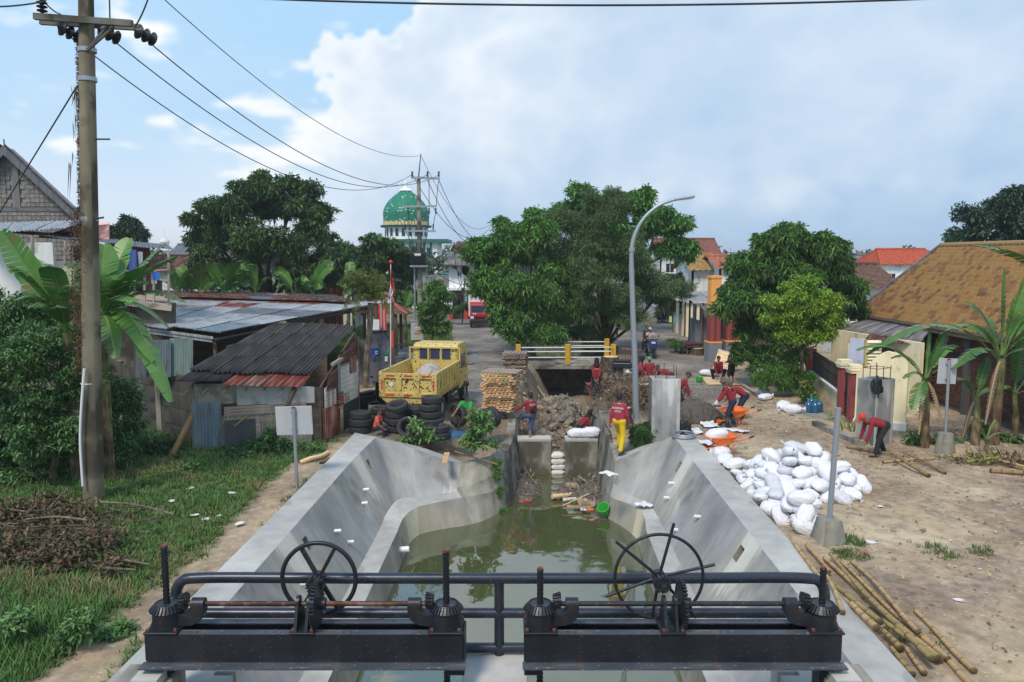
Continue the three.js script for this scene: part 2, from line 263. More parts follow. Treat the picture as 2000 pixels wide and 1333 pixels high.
const M = {
concTop: std({ map: concTop, bumpMap: bumpFine, bumpScale: 0.004, roughness: 0.8 }),
concWall: std({ map: concWall, bumpMap: bumpFine, bumpScale: 0.006, roughness: 0.75 }),
concLow: std({ map: concWall, color: rgb(1.0, 0.95, 0.82), bumpMap: bumpFine, bumpScale: 0.006, roughness: 0.75 }),
concOld: std({ map: concOld, bumpMap: bumpRough, bumpScale: 0.02, roughness: 0.9 }),
asphalt: std({ map: asphTex, bumpMap: bumpRough, bumpScale: 0.008, roughness: 0.92 }),
tin: std({ map: tinTex, color: rgb(1.22, 1.18, 1.1), roughness: 0.55, metalness: 0.15 }),
tinGreen: std({ map: tinTex, color: rgb(0.72, 0.95, 0.82), roughness: 0.6 }),
tinBlue: std({ map: tinTex, color: rgb(0.55, 0.68, 0.72), roughness: 0.6 }),
tinDark: std({ map: tinTex, color: rgb(0.42, 0.44, 0.46), roughness: 0.7 }),
rust: std({ map: rustTex, roughness: 0.85 }),
rustDark: std({ map: rustTex, color: rgb(0.5, 0.45, 0.45), roughness: 0.9 }),
rustRed: std({ map: rustTex, color: rgb(1.0, 0.55, 0.5), roughness: 0.85 }),
asb: std({ map: asbTex, roughness: 0.95, bumpMap: bumpFine, bumpScale: 0.005 }),
asbLight: std({ map: asbTex, color: rgb(2.6, 2.6, 2.6), roughness: 0.95 }),
plaster: std({ map: plasTex, color: rgb(0.62, 0.63, 0.62), roughness: 0.9 }),
whiteOld: std({ map: plasTex, color: rgb(0.36, 0.37, 0.36), roughness: 0.9 }),
sackGrey: std({ map: plasTex, color: rgb(0.52, 0.52, 0.55), roughness: 0.65, bumpMap: bumpFine, bumpScale: 0.015 }),
white: std({ map: plasTex, color: rgb(0.78, 0.80, 0.82), roughness: 0.8 }),
cream: std({ map: plasTex, color: rgb(0.74, 0.66, 0.44), roughness: 0.85 }),
pink: std({ map: plasTex, color: rgb(0.72, 0.40, 0.36), roughness: 0.9 }),
maroon: std({ map: plasTex, color: rgb(0.25, 0.055, 0.05), roughness: 0.8 }),
orange: std({ map: plasTex, color: rgb(0.78, 0.36, 0.10), roughness: 0.8 }),
greyPaint: std({ map: plasTex, color: rgb(0.17, 0.19, 0.22), roughness: 0.8 }),
iron: std({ map: ironTex, roughness: 0.42, metalness: 0.35, bumpMap: bumpFine, bumpScale: 0.003 }),
ironWornSkylit: std({ map: ironTex, color: rgb(3.4, 3.3, 3.1), roughness: 0.55, metalness: 0.2, bumpMap: bumpFine, bumpScale: 0.004 }),  // paler iron: sky light on level faces painted in, along with scuffed paint
ironPipe: std({ map: ironTex, color: rgb(1.15, 1.25, 1.5), roughness: 0.33, metalness: 0.2, bumpMap: bumpFine, bumpScale: 0.002 }),
steelRust: std({ map: rustTex, color: rgb(0.5, 0.45, 0.42), roughness: 0.6, metalness: 0.3 }),
bolt: std({ map: rustTex, color: rgb(0.9, 0.5, 0.35), roughness: 0.7 }),
galv: std({ color: rgb(0.36, 0.40, 0.43), roughness: 0.45, metalness: 0.5 }),
darkMetal: std({ color: rgb(0.022, 0.022, 0.026), roughness: 0.5, metalness: 0.3 }),
black: std({ color: rgb(0.012, 0.012, 0.014), roughness: 0.6 }),
rubber: std({ color: rgb(0.035, 0.036, 0.039), roughness: 0.75, bumpMap: bumpFine, bumpScale: 0.006 }),
yellow: std({ map: chipTex, roughness: 0.55 }),
yellowPost: std({ map: chipTex, color: rgb(1.0, 0.75, 0.15), roughness: 0.7 }),
wood: std({ map: woodTex, color: rgb(0.56, 0.37, 0.20), roughness: 0.85 }),
woodPale: std({ map: woodTex, color: rgb(0.66, 0.48, 0.29), roughness: 0.85 }),
woodGrey: std({ map: woodTex, color: rgb(0.33, 0.28, 0.25), roughness: 0.9 }),
woodDark: std({ map: woodTex, color: rgb(0.10, 0.075, 0.06), roughness: 0.9 }),
woodWhite: std({ map: woodTex, color: rgb(0.52, 0.51, 0.49), roughness: 0.9 }),
ply: std({ map: woodTex, color: rgb(0.66, 0.50, 0.31), roughness: 0.7 }),
plyGrey: std({ map: woodTex, color: rgb(0.42, 0.36, 0.30), roughness: 0.8 }),
brownSheet: std({ map: rustTex, color: rgb(1.25, 1.05, 0.95), roughness: 0.9 }),
weave: std({ map: weaveTex, roughness: 0.95 }),
bark: std({ map: barkTex, color: rgb(0.10, 0.078, 0.06), roughness: 0.95, bumpMap: bumpRough, bumpScale: 0.04 }),
barkPale: std({ map: barkTex, color: rgb(0.22, 0.19, 0.15), roughness: 0.95 }),
soil: std({ map: soilTex, color: rgb(0.165, 0.135, 0.10), roughness: 1, bumpMap: bumpRough, bumpScale: 0.07 }),
soilDark: std({ map: soilTex, color: rgb(0.075, 0.066, 0.058), roughness: 1, bumpMap: bumpRough, bumpScale: 0.05 }),
mud: std({ map: soilTex, color: rgb(0.11, 0.095, 0.075), roughness: 0.75, bumpMap: bumpRough, bumpScale: 0.05 }),
sandGrey: std({ map: soilTex, color: rgb(0.30, 0.295, 0.28), roughness: 1, bumpMap: bumpRough, bumpScale: 0.02 }),
bamboo: std({ map: bambooTex, color: rgb(1.05, 0.98, 0.92), roughness: 0.6 }),
bambooGreen: std({ map: bambooTex, color: rgb(0.72, 0.78, 0.6), roughness: 0.6 }),
bambooOld: std({ map: bambooTex, color: rgb(0.62, 0.58, 0.52), roughness: 0.8 }),
sack: std({ color: rgb(0.74, 0.74, 0.77), roughness: 0.62, bumpMap: bumpFine, bumpScale: 0.012 }),
sackDirty: std({ map: plasTex, color: rgb(0.62, 0.60, 0.57), roughness: 0.75 }),
plastic: std({ color: rgb(0.72, 0.73, 0.75), roughness: 0.45 }),
pvc: std({ color: rgb(0.76, 0.77, 0.78), roughness: 0.4 }),
orangePaint: std({ map: plasTex, color: rgb(0.80, 0.17, 0.03), roughness: 0.45 }),
red: std({ color: rgb(0.62, 0.03, 0.03), roughness: 0.5 }),
redFlag: std({ color: rgb(0.72, 0.05, 0.03), roughness: 0.8 }),
whiteCloth: std({ color: rgb(0.76, 0.76, 0.78), roughness: 0.8 }),
green: std({ color: rgb(0.06, 0.45, 0.05), roughness: 0.45 }),
greenTrim: std({ color: rgb(0.01, 0.14, 0.11), roughness: 0.5 }),
glassDark: std({ color: rgb(0.02, 0.025, 0.035), roughness: 0.08 }),
blueGlass: std({ color: rgb(0.035, 0.045, 0.10), roughness: 0.25 }),
poster: std({ color: rgb(0.01, 0.07, 0.30), roughness: 0.5 }),
clayRed: std({ map: clayTex, color: rgb(0.34, 0.11, 0.065), roughness: 0.9 }),
clayDark: std({ map: clayTex, color: rgb(0.12, 0.065, 0.05), roughness: 0.95 }),
clayMoss: std({ map: clayTex, color: rgb(0.30, 0.20, 0.07), roughness: 1 }),
stone: std({ map: soilTex, color: rgb(0.22, 0.2, 0.17), roughness: 0.95 }),
stoneTan: std({ map: soilTex, color: rgb(0.30, 0.245, 0.175), roughness: 0.95 }),
stoneDark: std({ map: soilTex, color: rgb(0.17, 0.16, 0.145), roughness: 0.95 }),
};
for (const m of Object.values(M)) if ([plasTex, woodTex, barkTex, clayTex, soilTex].includes(m.map)) m.color.multiplyScalar(1.3);
const leafMat = (o = {}) => new THREE.MeshPhysicalMaterial({ vertexColors: true, side: THREE.DoubleSide, roughness: 0.62, transmission: 0.34, thickness: 0, ...o });
M.leaf = leafMat(); M.leafDull = leafMat({ roughness: 0.8 });
M.dry = std({ vertexColors: true, roughness: 1 });
// ---------------------------------------------------------------- the canal basin
const WATER = -1.9;
const leftSt = [   // outer top, inner top, ledge back, ledge edge, waterline, foot
[[-5.16, .3, -6], [-4.52, .3, -6], [-3.52, -1.2, -6], [-3.06, -1.2, -6], [-2.86, WATER, -6], [-2.7, -3, -6]],
[[-4.86, .3, -18.6], [-4.22, .3, -18.6], [-3.33, -1.2, -18.6], [-2.86, -1.2, -18.6], [-2.72, WATER, -18.6], [-2.6, -3, -18.6]],
[[-4.82, .3, -20.4], [-4.16, .3, -20.4], [-3.34, -1.2, -20.2], [-2.84, -1.2, -19.6], [-2.70, WATER, -19.5], [-2.6, -3, -19.4]],
[[-4.78, .3, -22.9], [-4.05, .28, -22.45], [-3.15, -1.2, -21.15], [-2.60, -1.2, -20.4], [-2.5, WATER, -20.2], [-2.4, -3, -20.0]],
[[-2.8, -.16, -23.0], [-2.8, -.16, -22.55], [-2.5, -1.2, -21.4], [-2.1, -1.2, -20.8], [-1.95, WATER, -20.6], [-1.9, -3, -20.3]],
[[-1.55, -.62, -23.0], [-1.55, -.62, -22.55], [-1.6, -1.15, -21.75], [-1.45, -1.25, -21.4], [-1.15, WATER, -21.0], [-1.0, -3, -20.8]],
[[-.7, -.56, -23.4], [-.72, -.56, -22.85], [-.75, -.95, -22.35], [-.6, -1.3, -22.1], [-.5, WATER, -21.75], [-.3, -3, -21.6]],
[[-.35, -.5, -24.2], [-.1, -.5, -23.9], [-.1, -.9, -23.5], [-.05, -1.3, -23.3], [0.02, WATER, -23.1], [.2, -3, -23]],
[[-.2, -.4, -26.1], [.1, -.4, -26.1], [.15, -.8, -26.1], [.22, -1.3, -26.1], [.3, WATER, -26.1], [.4, -3, -26.1]],
[[-.1, -.25, -28.6], [.15, -.25, -28.6], [.25, -.7, -28.6], [.35, -1.3, -28.6], [.45, WATER, -28.6], [.5, -3, -28.6]],
];
const rightSt = [
[[5.0, .3, -6], [4.36, .3, -6], [3.42, -1.2, -6], [2.95, -1.2, -6], [2.78, WATER, -6], [2.7, -3, -6]],
[[5.36, .3, -18.6], [4.72, .3, -18.6], [3.82, -1.2, -18.6], [3.36, -1.2, -18.6], [3.26, WATER, -18.6], [3.1, -3, -18.6]],
[[5.40, .3, -20.4], [4.76, .3, -20.4], [3.84, -1.2, -20.0], [3.5, -1.2, -19.9], [3.34, WATER, -19.8], [3.2, -3, -19.6]],
[[5.45, .3, -22.9], [4.82, .3, -22.5], [3.75, -1.2, -20.9], [3.4, -1.25, -20.6], [3.22, WATER, -20.4], [3.1, -3, -20.2]],
[[3.95, .0, -22.55], [3.9, .0, -22.1], [3.35, -1.15, -21.3], [3.2, -1.3, -21.1], [3.05, WATER, -20.9], [2.9, -3, -20.8]],
[[3.15, -.3, -22.4], [3.0, -.3, -21.85], [2.95, -.9, -21.7], [2.85, -1.3, -21.65], [2.75, WATER, -21.6], [2.6, -3, -21.5]],
[[3.35, -.25, -23.1], [3.05, -.25, -23], [2.95, -.9, -23], [2.85, -1.3, -23], [2.76, WATER, -23], [2.6, -3, -23]],
[[3.4, -.05, -26.1], [3.12, -.05, -26.1], [3.05, -.6, -26.1], [2.96, -1.2, -26.1], [2.88, WATER, -26.1], [2.7, -3, -26.1]],
[[3.5, .02, -29.9], [3.26, .02, -29.9], [3.15, -.6, -29.9], [3.0, -1.2, -29.9], [2.9, WATER, -29.9], [2.7, -3, -29.9]],
];
function canalWall(name, label, st, holes) {
const t = thing(name, label, 'canal wall');
const S = st.map((s) => s.map((p) => V(...p))), rows = [];
for (let i = 0; i < S.length - 1; i++) {
const n = Math.max(4, Math.round(S[i][1].distanceTo(S[i + 1][1]) / 0.26));
for (let k = 0; k < n + (i === S.length - 2 ? 1 : 0); k++) {
const f = k / n;
rows.push({ seg: i + f, pts: S[i].map((p, c) => {
if (c < 2 || i === 0) return p.clone().lerp(S[i + 1][c], f);
const cr = new THREE.CatmullRomCurve3([S[Math.max(1, i - 1)][c], S[i][c], S[i + 1][c], S[Math.min(S.length - 1, i + 2)][c]].map((q, z) => q.clone().addScalar(z * 1e-5)), false, 'centripetal');
return cr.getPoint((1 + f) / 3);
}) });
}
}
const outer = rows.map((r) => r.pts[0].clone().setY(-0.9));
function strip(a, b, nv, from, to, holeZ = []) {
const P = [], U = [], I = [], rec = [];
let s = 0; const idx = rows.filter((r) => r.seg >= from - 1e-6 && r.seg <= to + 1e-6);
const get = (r, c) => (c < 0 ? outer[rows.indexOf(r)] : r.pts[c]);
const skip = new Set();
for (const hz of holeZ) { let best = 0, bd = 1e9; idx.forEach((r, i) => { const d = Math.abs(get(r, a).z - hz); if (d < bd && i < idx.length - 1) { bd = d; best = i; } }); skip.add(best * nv + 1); }
idx.forEach((r, i) => {
if (i) s += get(r, Math.max(a, 1)).distanceTo(get(idx[i - 1], Math.max(a, 1)));
const A = get(r, a), B = get(r, b), L = A.distanceTo(B);
for (let k = 0; k <= nv; k++) { const p = A.clone().lerp(B, k / nv); P.push(p.x, p.y, p.z); U.push(s, -L * k / nv); }
});
const pt = (q) => V(P[q * 3], P[q * 3 + 1], P[q * 3 + 2]);
for (let i = 0; i < idx.length - 1; i++) for (let k = 0; k < nv; k++) {
const q = i * (nv + 1) + k, w = q + nv + 1;
if (skip.has(i * nv + k)) { rec.push([pt(q), pt(w), pt(w + 1), pt(q + 1)]); continue; }
I.push(q, w, w + 1, q, w + 1, q + 1);
}
const g = new THREE.BufferGeometry();
g.setAttribute('position', new THREE.BufferAttribute(new Float32Array(P), 3)); g.setAttribute('uv', new THREE.BufferAttribute(new Float32Array(U), 2)); g.setIndex(I); g.computeVertexNormals();
return [clean(g), rec];
}
const last = st.length - 1, mid = 5;
part(t, 'coping', strip(0, 1, 2, 0, mid)[0], M.concTop);
part(t, 'outer_face', strip(-1, 0, 1, 0, last)[0], M.concOld);
const [face, rec] = strip(1, 2, 6, 0, mid, holes);
part(t, 'inner_face', face, M.concWall);
part(t, 'ledge', strip(2, 3, 2, 0, mid)[0], M.concTop);
part(t, 'lower_face', merge([strip(3, 4, 3, 0, mid)[0], strip(4, 5, 1, 0, mid)[0]]), M.concLow);
part(t, 'old_throat_wall', merge([strip(0, 1, 1, mid, last)[0], strip(1, 2, 3, mid, last)[0], strip(2, 3, 2, mid, last)[0], strip(3, 4, 3, mid, last)[0], strip(4, 5, 1, mid, last)[0]]), M.concOld, null, null, 'stained older concrete narrowing to the ditch');
for (const q of rec) {   // square drain recesses
const n = q[1].clone().sub(q[0]).cross(q[3].clone().sub(q[0])).normalize(); if ((n.x > 0) !== (q[0].x < 0)) n.negate();
const b = q.map((v) => v.clone().addScaledVector(n, -0.3)), gs = [slab(b[0], b[1], b[2], b[3], 0.02)];
for (let i = 0; i < 4; i++) { const j = (i + 1) % 4; gs.push(slab(q[i], q[j], b[j], b[i], 0.01)); }
part(t, 'drain_recess', merge(gs), M.concOld);
}
return rows;
}
const lRows = canalWall('canal_wall', 'long grey canal wall on the grass side, with ledge and curved end', leftSt, [-20.7, -14.6]);
const rRows = canalWall('canal_wall', 'long grey canal wall beside the bare lot and the sandbags', rightSt, [-20.4, -14.2]);
const weirBlocks = [[.18, 1.36, 'grey concrete weir block with a man standing on it'], [1.84, 2.98, 'grey concrete weir block with two white sandbags on top']];
for (const [a, b, label] of weirBlocks) {
const t = thing('weir_block', label, 'weir', [(a + b) / 2, WATER - 1, -26.3], 0, 'weir blocks across the narrow ditch');
part(t, 'body', rbox(b - a, 2.16, 0.55, 0.02, 0, 1.08, 0), M.concOld);
part(t, 'top_course', rbox(b - a + 0.0, 0.1, 0.57, 0.015, 0, 2.205, 0), M.concTop);
part(t, 'gate_groove', box(0.05, 2.2, 0.1, (a < 1 ? 1 : -1) * ((b - a) / 2 + 0.0), 1.1, 0.1), M.concOld);
}
// ---------------------------------------------------------------- ground sheet
const inPoly = (x, z, P) => { let c = false; for (let i = 0, j = P.length - 1; i < P.length; j = i++) { const [a, b] = P[i], [d, e] = P[j]; if ((b > z) !== (e > z) && x < (d - a) * (z - b) / (e - b) + a) c = !c; } return c; };
const midOf = (r) => [mix(r.pts[0].x, r.pts[1].x, 0.45), mix(r.pts[0].z, r.pts[1].z, 0.45)];
const basin = [...lRows.map(midOf), ...rRows.map(midOf).reverse()];
const stamps = [   // x, z, radius, height
[-1.7, -23.6, 1.8, -.62], [-.7, -24.2, 2.0, -.58], [-2.7, -23.7, 1.2, -.22], [-.5, -26.5, 1.6, -.42], [3.6, -22.9, 1.3, -.14], [3.2, -22.9, .9, -.34], [-.4, -28.6, 1.2, -.28],
];
const segDist = (x, z, P) => { let m = 1e9; for (let i = 0; i < P.length - 1; i++) { const [a, b] = P[i], [c, d] = P[i + 1], t = clamp(((x - a) * (c - a) + (z - b) * (d - b)) / ((c - a) ** 2 + (d - b) ** 2)); m = Math.min(m, Math.hypot(x - a - t * (c - a), z - b - t * (d - b))); } return m; };
const ditch = [[1.7, -28], [2.0, -31], [2.7, -36], [3.2, -40.5], [3.2, -52], [2.6, -64]];
function groundH(x, z) {
let h = 0.05 * fbm3(x * 0.35, 1.7, z * 0.35, 3) + 0.035 * n3(x * 1.3, 4, z * 1.3) + 0.02 * n3(x * 3.1, 8, z * 3.1);
if (x < -5.6) h += 0.14 * sstep(-6, -12, x) * (0.5 + fbm3(x * 0.4, 3, z * 0.4, 3)) ;
for (const [a, b, r, hh] of stamps) h = mix(h, hh + h * 0.4, sstep(r, r * 0.35, Math.hypot(x - a, z - b)));
if (z < -27.5) { const d = segDist(x, z, ditch), k = sstep(2.15, 1.25, d + 0.3 * n3(x * 0.9, 2, z * 0.9)); h = mix(h, -1.9 + 0.3 * n3(x, 5, z), k); }
return h;
}
const path = [[590, 915], [500, 1010], [440, 1085], [370, 1140], [300, 1195], [190, 1280], [60, 1400]].map(([u, v]) => { const p = G(u, v); return [p.x, p.z]; });
const roadR = [[1300, 800], [1300, 740], [1300, 700], [1285, 660], [1290, 636], [1300, 622]].map(([u, v]) => { const p = G(u, v); return [p.x, p.z]; });
const roadL = [[840, 800], [900, 750], [938, 720], [955, 690], [950, 665], [938, 648], [930, 636]].map(([u, v]) => { const p = G(u, v); return [p.x, p.z]; });
function cover(x, z) {   // what the ground is made of here: grass share and base colour
const n = fbm3(x * 0.5, 0.3, z * 0.5, 4), m = fbm3(x * 1.7, 7, z * 1.7, 3);
let grass = 0, col = [0.335, 0.275, 0.205];
col = mix3(col, [0.27, 0.225, 0.17], sstep(0.0, 0.3, n + m * 0.4));
col = mix3(col, [0.37, 0.32, 0.25], sstep(0.05, 0.3, -n - m * 0.3) * 0.8);
if (x < -4.6) grass = Math.max(sstep(-26.5, -24.6, z + n * 3), sstep(-8.5, -12, x + n * 3) * 0.9);
if (z < -38 && x < -4.2 - (z + 38) * 0.02 && x > -20) grass = 1;
if (x > -2.9 && x < 0.4 && z > -25.4 && z < -22) grass = 0.85;
if (z < -44 && x > 0 && x < 6.2) grass = 0.7;
let asph = 0;
const dR = segDist(x, z, roadR), dL = segDist(x, z, roadL);
asph = Math.max(asph, sstep(3.4, 2.5, dR + m * 0.9) * sstep(-25.5, -33, z + n * 5) * 0.92, sstep(2.7, 2.1, dL + m * 0.5) * sstep(-25, -29, z + n * 3));
if (grass > 0) {
const dp = segDist(x, z, path); grass *= sstep(0.28, 0.75, dp + m * 0.35);
if (z > -25.5 && x < -4) grass *= 1 - 0.55 * sstep(0.12, 0.3, fbm3(x * 0.8, 11, z * 0.8, 3));
if (x > -5.9 && z < -19.5 && z > -26) grass *= sstep(-5.2, -6.2, x + m);
}
if (x > -7 && x < 0.5 && z < -22.8 && z > -31) col = mix3(col, [0.2, 0.172, 0.14], 0.8);
if (z < -24 && x > -0.6 && x < 5.8 && segDist(x, z, ditch) < 3) col = mix3(col, [0.17, 0.142, 0.11], 0.85);
col = mix3(col, [0.082, 0.098, 0.04], grass);
col = mix3(col, mix3([0.165, 0.161, 0.157], [0.23, 0.22, 0.203], sstep(-0.1, 0.25, n)), asph);
return { grass: grass * (1 - asph), col, asph };
}
{
const X0 = -34, X1 = 36, Z0 = -64, Z1 = -4.5, c = 0.29, nx = Math.round((X1 - X0) / c), nz = Math.round((Z1 - Z0) / c), P = [], C = [], U = [], I = [];
for (let j = 0; j <= nz; j++) for (let i = 0; i <= nx; i++) {
const x = X0 + (X1 - X0) * i / nx, z = Z0 + (Z1 - Z0) * j / nz, k = cover(x, z).col;
P.push(x, groundH(x, z), z); U.push(x, z); C.push(...k);
}
for (let j = 0; j < nz; j++) for (let i = 0; i < nx; i++) {
const x = X0 + (X1 - X0) * (i + 0.5) / nx, z = Z0 + (Z1 - Z0) * (j + 0.5) / nz;
if (inPoly(x, z, basin)) continue;
const q = j * (nx + 1) + i; I.push(q, q + nx + 1, q + nx + 2, q, q + nx + 2, q + 1);
}
const ring = [[X0, Z1], [X1, Z1], [X1, Z0], [X0, Z0]], far = [[-3000, 400], [3000, 400], [3000, -4000], [-3000, -4000]], b = P.length / 3;
for (const [x, z] of [...ring, ...far]) { P.push(x, -0.03, z); U.push(x, z); C.push(0.14, 0.135, 0.085); }
for (let k = 0; k < 4; k++) { const n = (k + 1) % 4; I.push(b + k, b + n, b + 4 + n, b + k, b + 4 + n, b + 4 + k); }
const g = new THREE.BufferGeometry();
g.setAttribute('position', new THREE.BufferAttribute(new Float32Array(P), 3)); g.setAttribute('color', new THREE.BufferAttribute(new Float32Array(C), 3)); g.setAttribute('uv', new THREE.BufferAttribute(new Float32Array(U), 2)); g.setIndex(I); g.computeVertexNormals();
struct('ground', g, std({ vertexColors: true, color: rgb(1.47, 1.4, 1.31), map: dirtTex, bumpMap: bumpRough, bumpScale: 0.03, roughness: 0.97 }), 'bare dirt lot, roads and grassy bank around the canal');
}
function roadStrip(name, pts, w, label) {
const P = [], U = [], I = []; let s = 0;
pts.forEach((p, i) => {
const a = pts[Math.max(0, i - 1)], b = pts[Math.min(pts.length - 1, i + 1)], d = b.clone().sub(a).normalize(), n = V(-d.z, 0, d.x).multiplyScalar(w / 2);
if (i) s += p.distanceTo(pts[i - 1]);
P.push(p.x - n.x, 0.004, p.z - n.z, p.x + n.x, 0.004, p.z + n.z); U.push(0, s, w, s);
if (i) { const q = i * 2; I.push(q - 2, q - 1, q + 1, q - 2, q + 1, q); }
});
const g = new THREE.BufferGeometry(); g.setAttribute('position', new THREE.BufferAttribute(new Float32Array(P), 3)); g.setAttribute('uv', new THREE.BufferAttribute(new Float32Array(U), 2)); g.setIndex(I); g.computeVertexNormals();
struct(name, g, M.asphalt, label);
}
roadStrip('road', [V(-2.9, 0, -63.5), V(-2.5, 0, -80), V(-1, 0, -120), V(4, 0, -200)], 4.6, 'asphalt lane continuing past the red truck');
roadStrip('road', [V(15.0, 0, -63.5), V(16.5, 0, -80), V(21, 0, -120), V(30, 0, -200)], 5, 'asphalt lane continuing past the sheds');
{
const wm = new THREE.MeshPhysicalMaterial({ color: rgb(0.07, 0.08, 0.032), roughness: 0.03, ior: 2.5, bumpMap: tex(256, 5, (u, v) => gray(fb(u, v, 4, 4, 4, 401)), false), bumpScale: 0.012, side: THREE.DoubleSide });
struct('water', uvm(new THREE.PlaneGeometry(9.6, 22).rotateX(-PI / 2).translate(0.1, WATER, -15)), wm, 'still murky green water in the canal basin');
struct('water', uvm(new THREE.PlaneGeometry(3.1, 3).rotateX(-PI / 2).translate(1.6, WATER + 0.12, -28.05)), wm, 'dark puddle behind the weir');
struct('canal_bed', uvm(new THREE.PlaneGeometry(12, 30).rotateX(-PI / 2).translate(0, -2.95, -16)), M.mud, 'muddy bed of the canal');
}
function heap(x, z, rx, rz, y0, h, rough, seed, n = 26, pow = 1) {
const P = [], U = [], I = [], nr = Math.max(6, Math.round(n * 0.6));
for (let j = 0; j <= nr; j++) for (let i = 0; i < n; i++) {
const a = i / n * 2 * PI, f = j / nr, e = 1 + 0.16 * n3(Math.cos(a) * 1.5 + seed, Math.sin(a) * 1.5, seed);
const px = Math.cos(a) * rx * f * e, pz = Math.sin(a) * rz * f * e;
const hh = h * Math.pow(Math.max(0, Math.cos(f * PI / 2)), pow) + rough * (fbm3(px * 1.8 + seed, 1, pz * 1.8, 3) + 0.5 * n3(px * 6, seed, pz * 6)) * (1 - f * f) - (f > 0.98 ? 0.12 : 0);
P.push(px, y0 + hh, pz); U.push(px, pz);
}
for (let j = 0; j < nr; j++) for (let i = 0; i < n; i++) { const q = j * n + i, w = j * n + (i + 1) % n; I.push(q, w, w + n, q, w + n, q + n); }
const g = new THREE.BufferGeometry(); g.setAttribute('position', new THREE.BufferAttribute(new Float32Array(P), 3)); g.setAttribute('uv', new THREE.BufferAttribute(new Float32Array(U), 2)); g.setIndex(I); g.computeVertexNormals();
return g.translate(x, 0, z);
}
const heapY = (x, z, cx, cz, rx, rz, y0, h) => y0 + h * Math.max(0, Math.cos(Math.min(1, Math.hypot((x - cx) / rx, (z - cz) / rz)) * PI / 2));
tag(part(scene, 'mud_bank', heap(2.35, -23.8, 1.15, 2.2, WATER - .1, .3, .25, 3), M.mud), 'muddy bank of silt and trash below the weir', 'mud', null, 'stuff');
tag(part(scene, 'mud_bank_001', heap(.35, -24.3, .75, 1.7, WATER - .12, .36, .25, 5), M.mud), 'mud bank against the stained throat wall by the weir', 'mud', null, 'stuff');
tag(part(scene, 'rubble_heap', heap(1.9, -32.0, 1.75, 4.9, -2.0, 1.5, .5, 8, 40), M.soil), 'heap of dug-out mud and rubble filling the ditch', 'rubble', null, 'stuff');
solo('earth_mound', heap(4.9, -29.3, 1.9, 3.2, -.15, .9, .45, 12, 44), M.soil, 'brown mound of dug earth and roots beside the ditch', 'earth mound');
solo('sand_pile', heap(6.35, -26.3, 1.25, 1.0, -.06, .75, .12, 15, 30), M.soilDark, 'dark grey pile of wet sand being shovelled', 'sand pile');
// ---------------------------------------------------------------- sluice gates in front
function gear(r, w, teeth, cone = 0, depth = 0.035) {   // toothed wheel, axis y
const gs = [cyl(r * (1 - cone) - 0.004, r - 0.004, w, 40)];
for (let i = 0; i < teeth; i++) {
const a = i / teeth * 2 * PI, L = Math.hypot(w, r * cone), g = new THREE.BoxGeometry(2 * PI * r / teeth * 0.5, L, depth);
g.rotateX(-Math.atan2(r * cone, w)); g.translate(0, 0, r * (1 - cone / 2) + depth * 0.2); g.rotateY(a); gs.push(clean(g));
}
return uvm(merge(gs));
}
const bevel = gear(0.185, 0.075, 28, 0.36), pinion = gear(0.085, 0.09, 14, 0.35, 0.03), spur = gear(0.265, 0.05, 38, 0.06, 0.04), smallGear = gear(0.085, 0.1, 14, 0, 0.03);
function screw(h, r = 0.042) { const pts = [V(0, 0, 0)], n = Math.round(h / 0.024); for (let i = 0; i <= n; i++) pts.push(new THREE.Vector2(r * (i % 2 ? 0.8 : 1.02), i / n * h)); pts.push(new THREE.Vector2(0.0001, h)); return uvm(new THREE.LatheGeometry(pts, 14)); }
function channel(L, h, fl, t, open) {   // C section along x, web at z = 0, flanges towards open (+1/-1)
return merge([box(L, h, t), box(L, t, fl, 0, h / 2 - t / 2 + 0.002, open * (fl / 2 + t / 2 - 0.002)), box(L, t, fl, 0, -h / 2 + t / 2 - 0.002, open * (fl / 2 + t / 2 - 0.002))]);
}
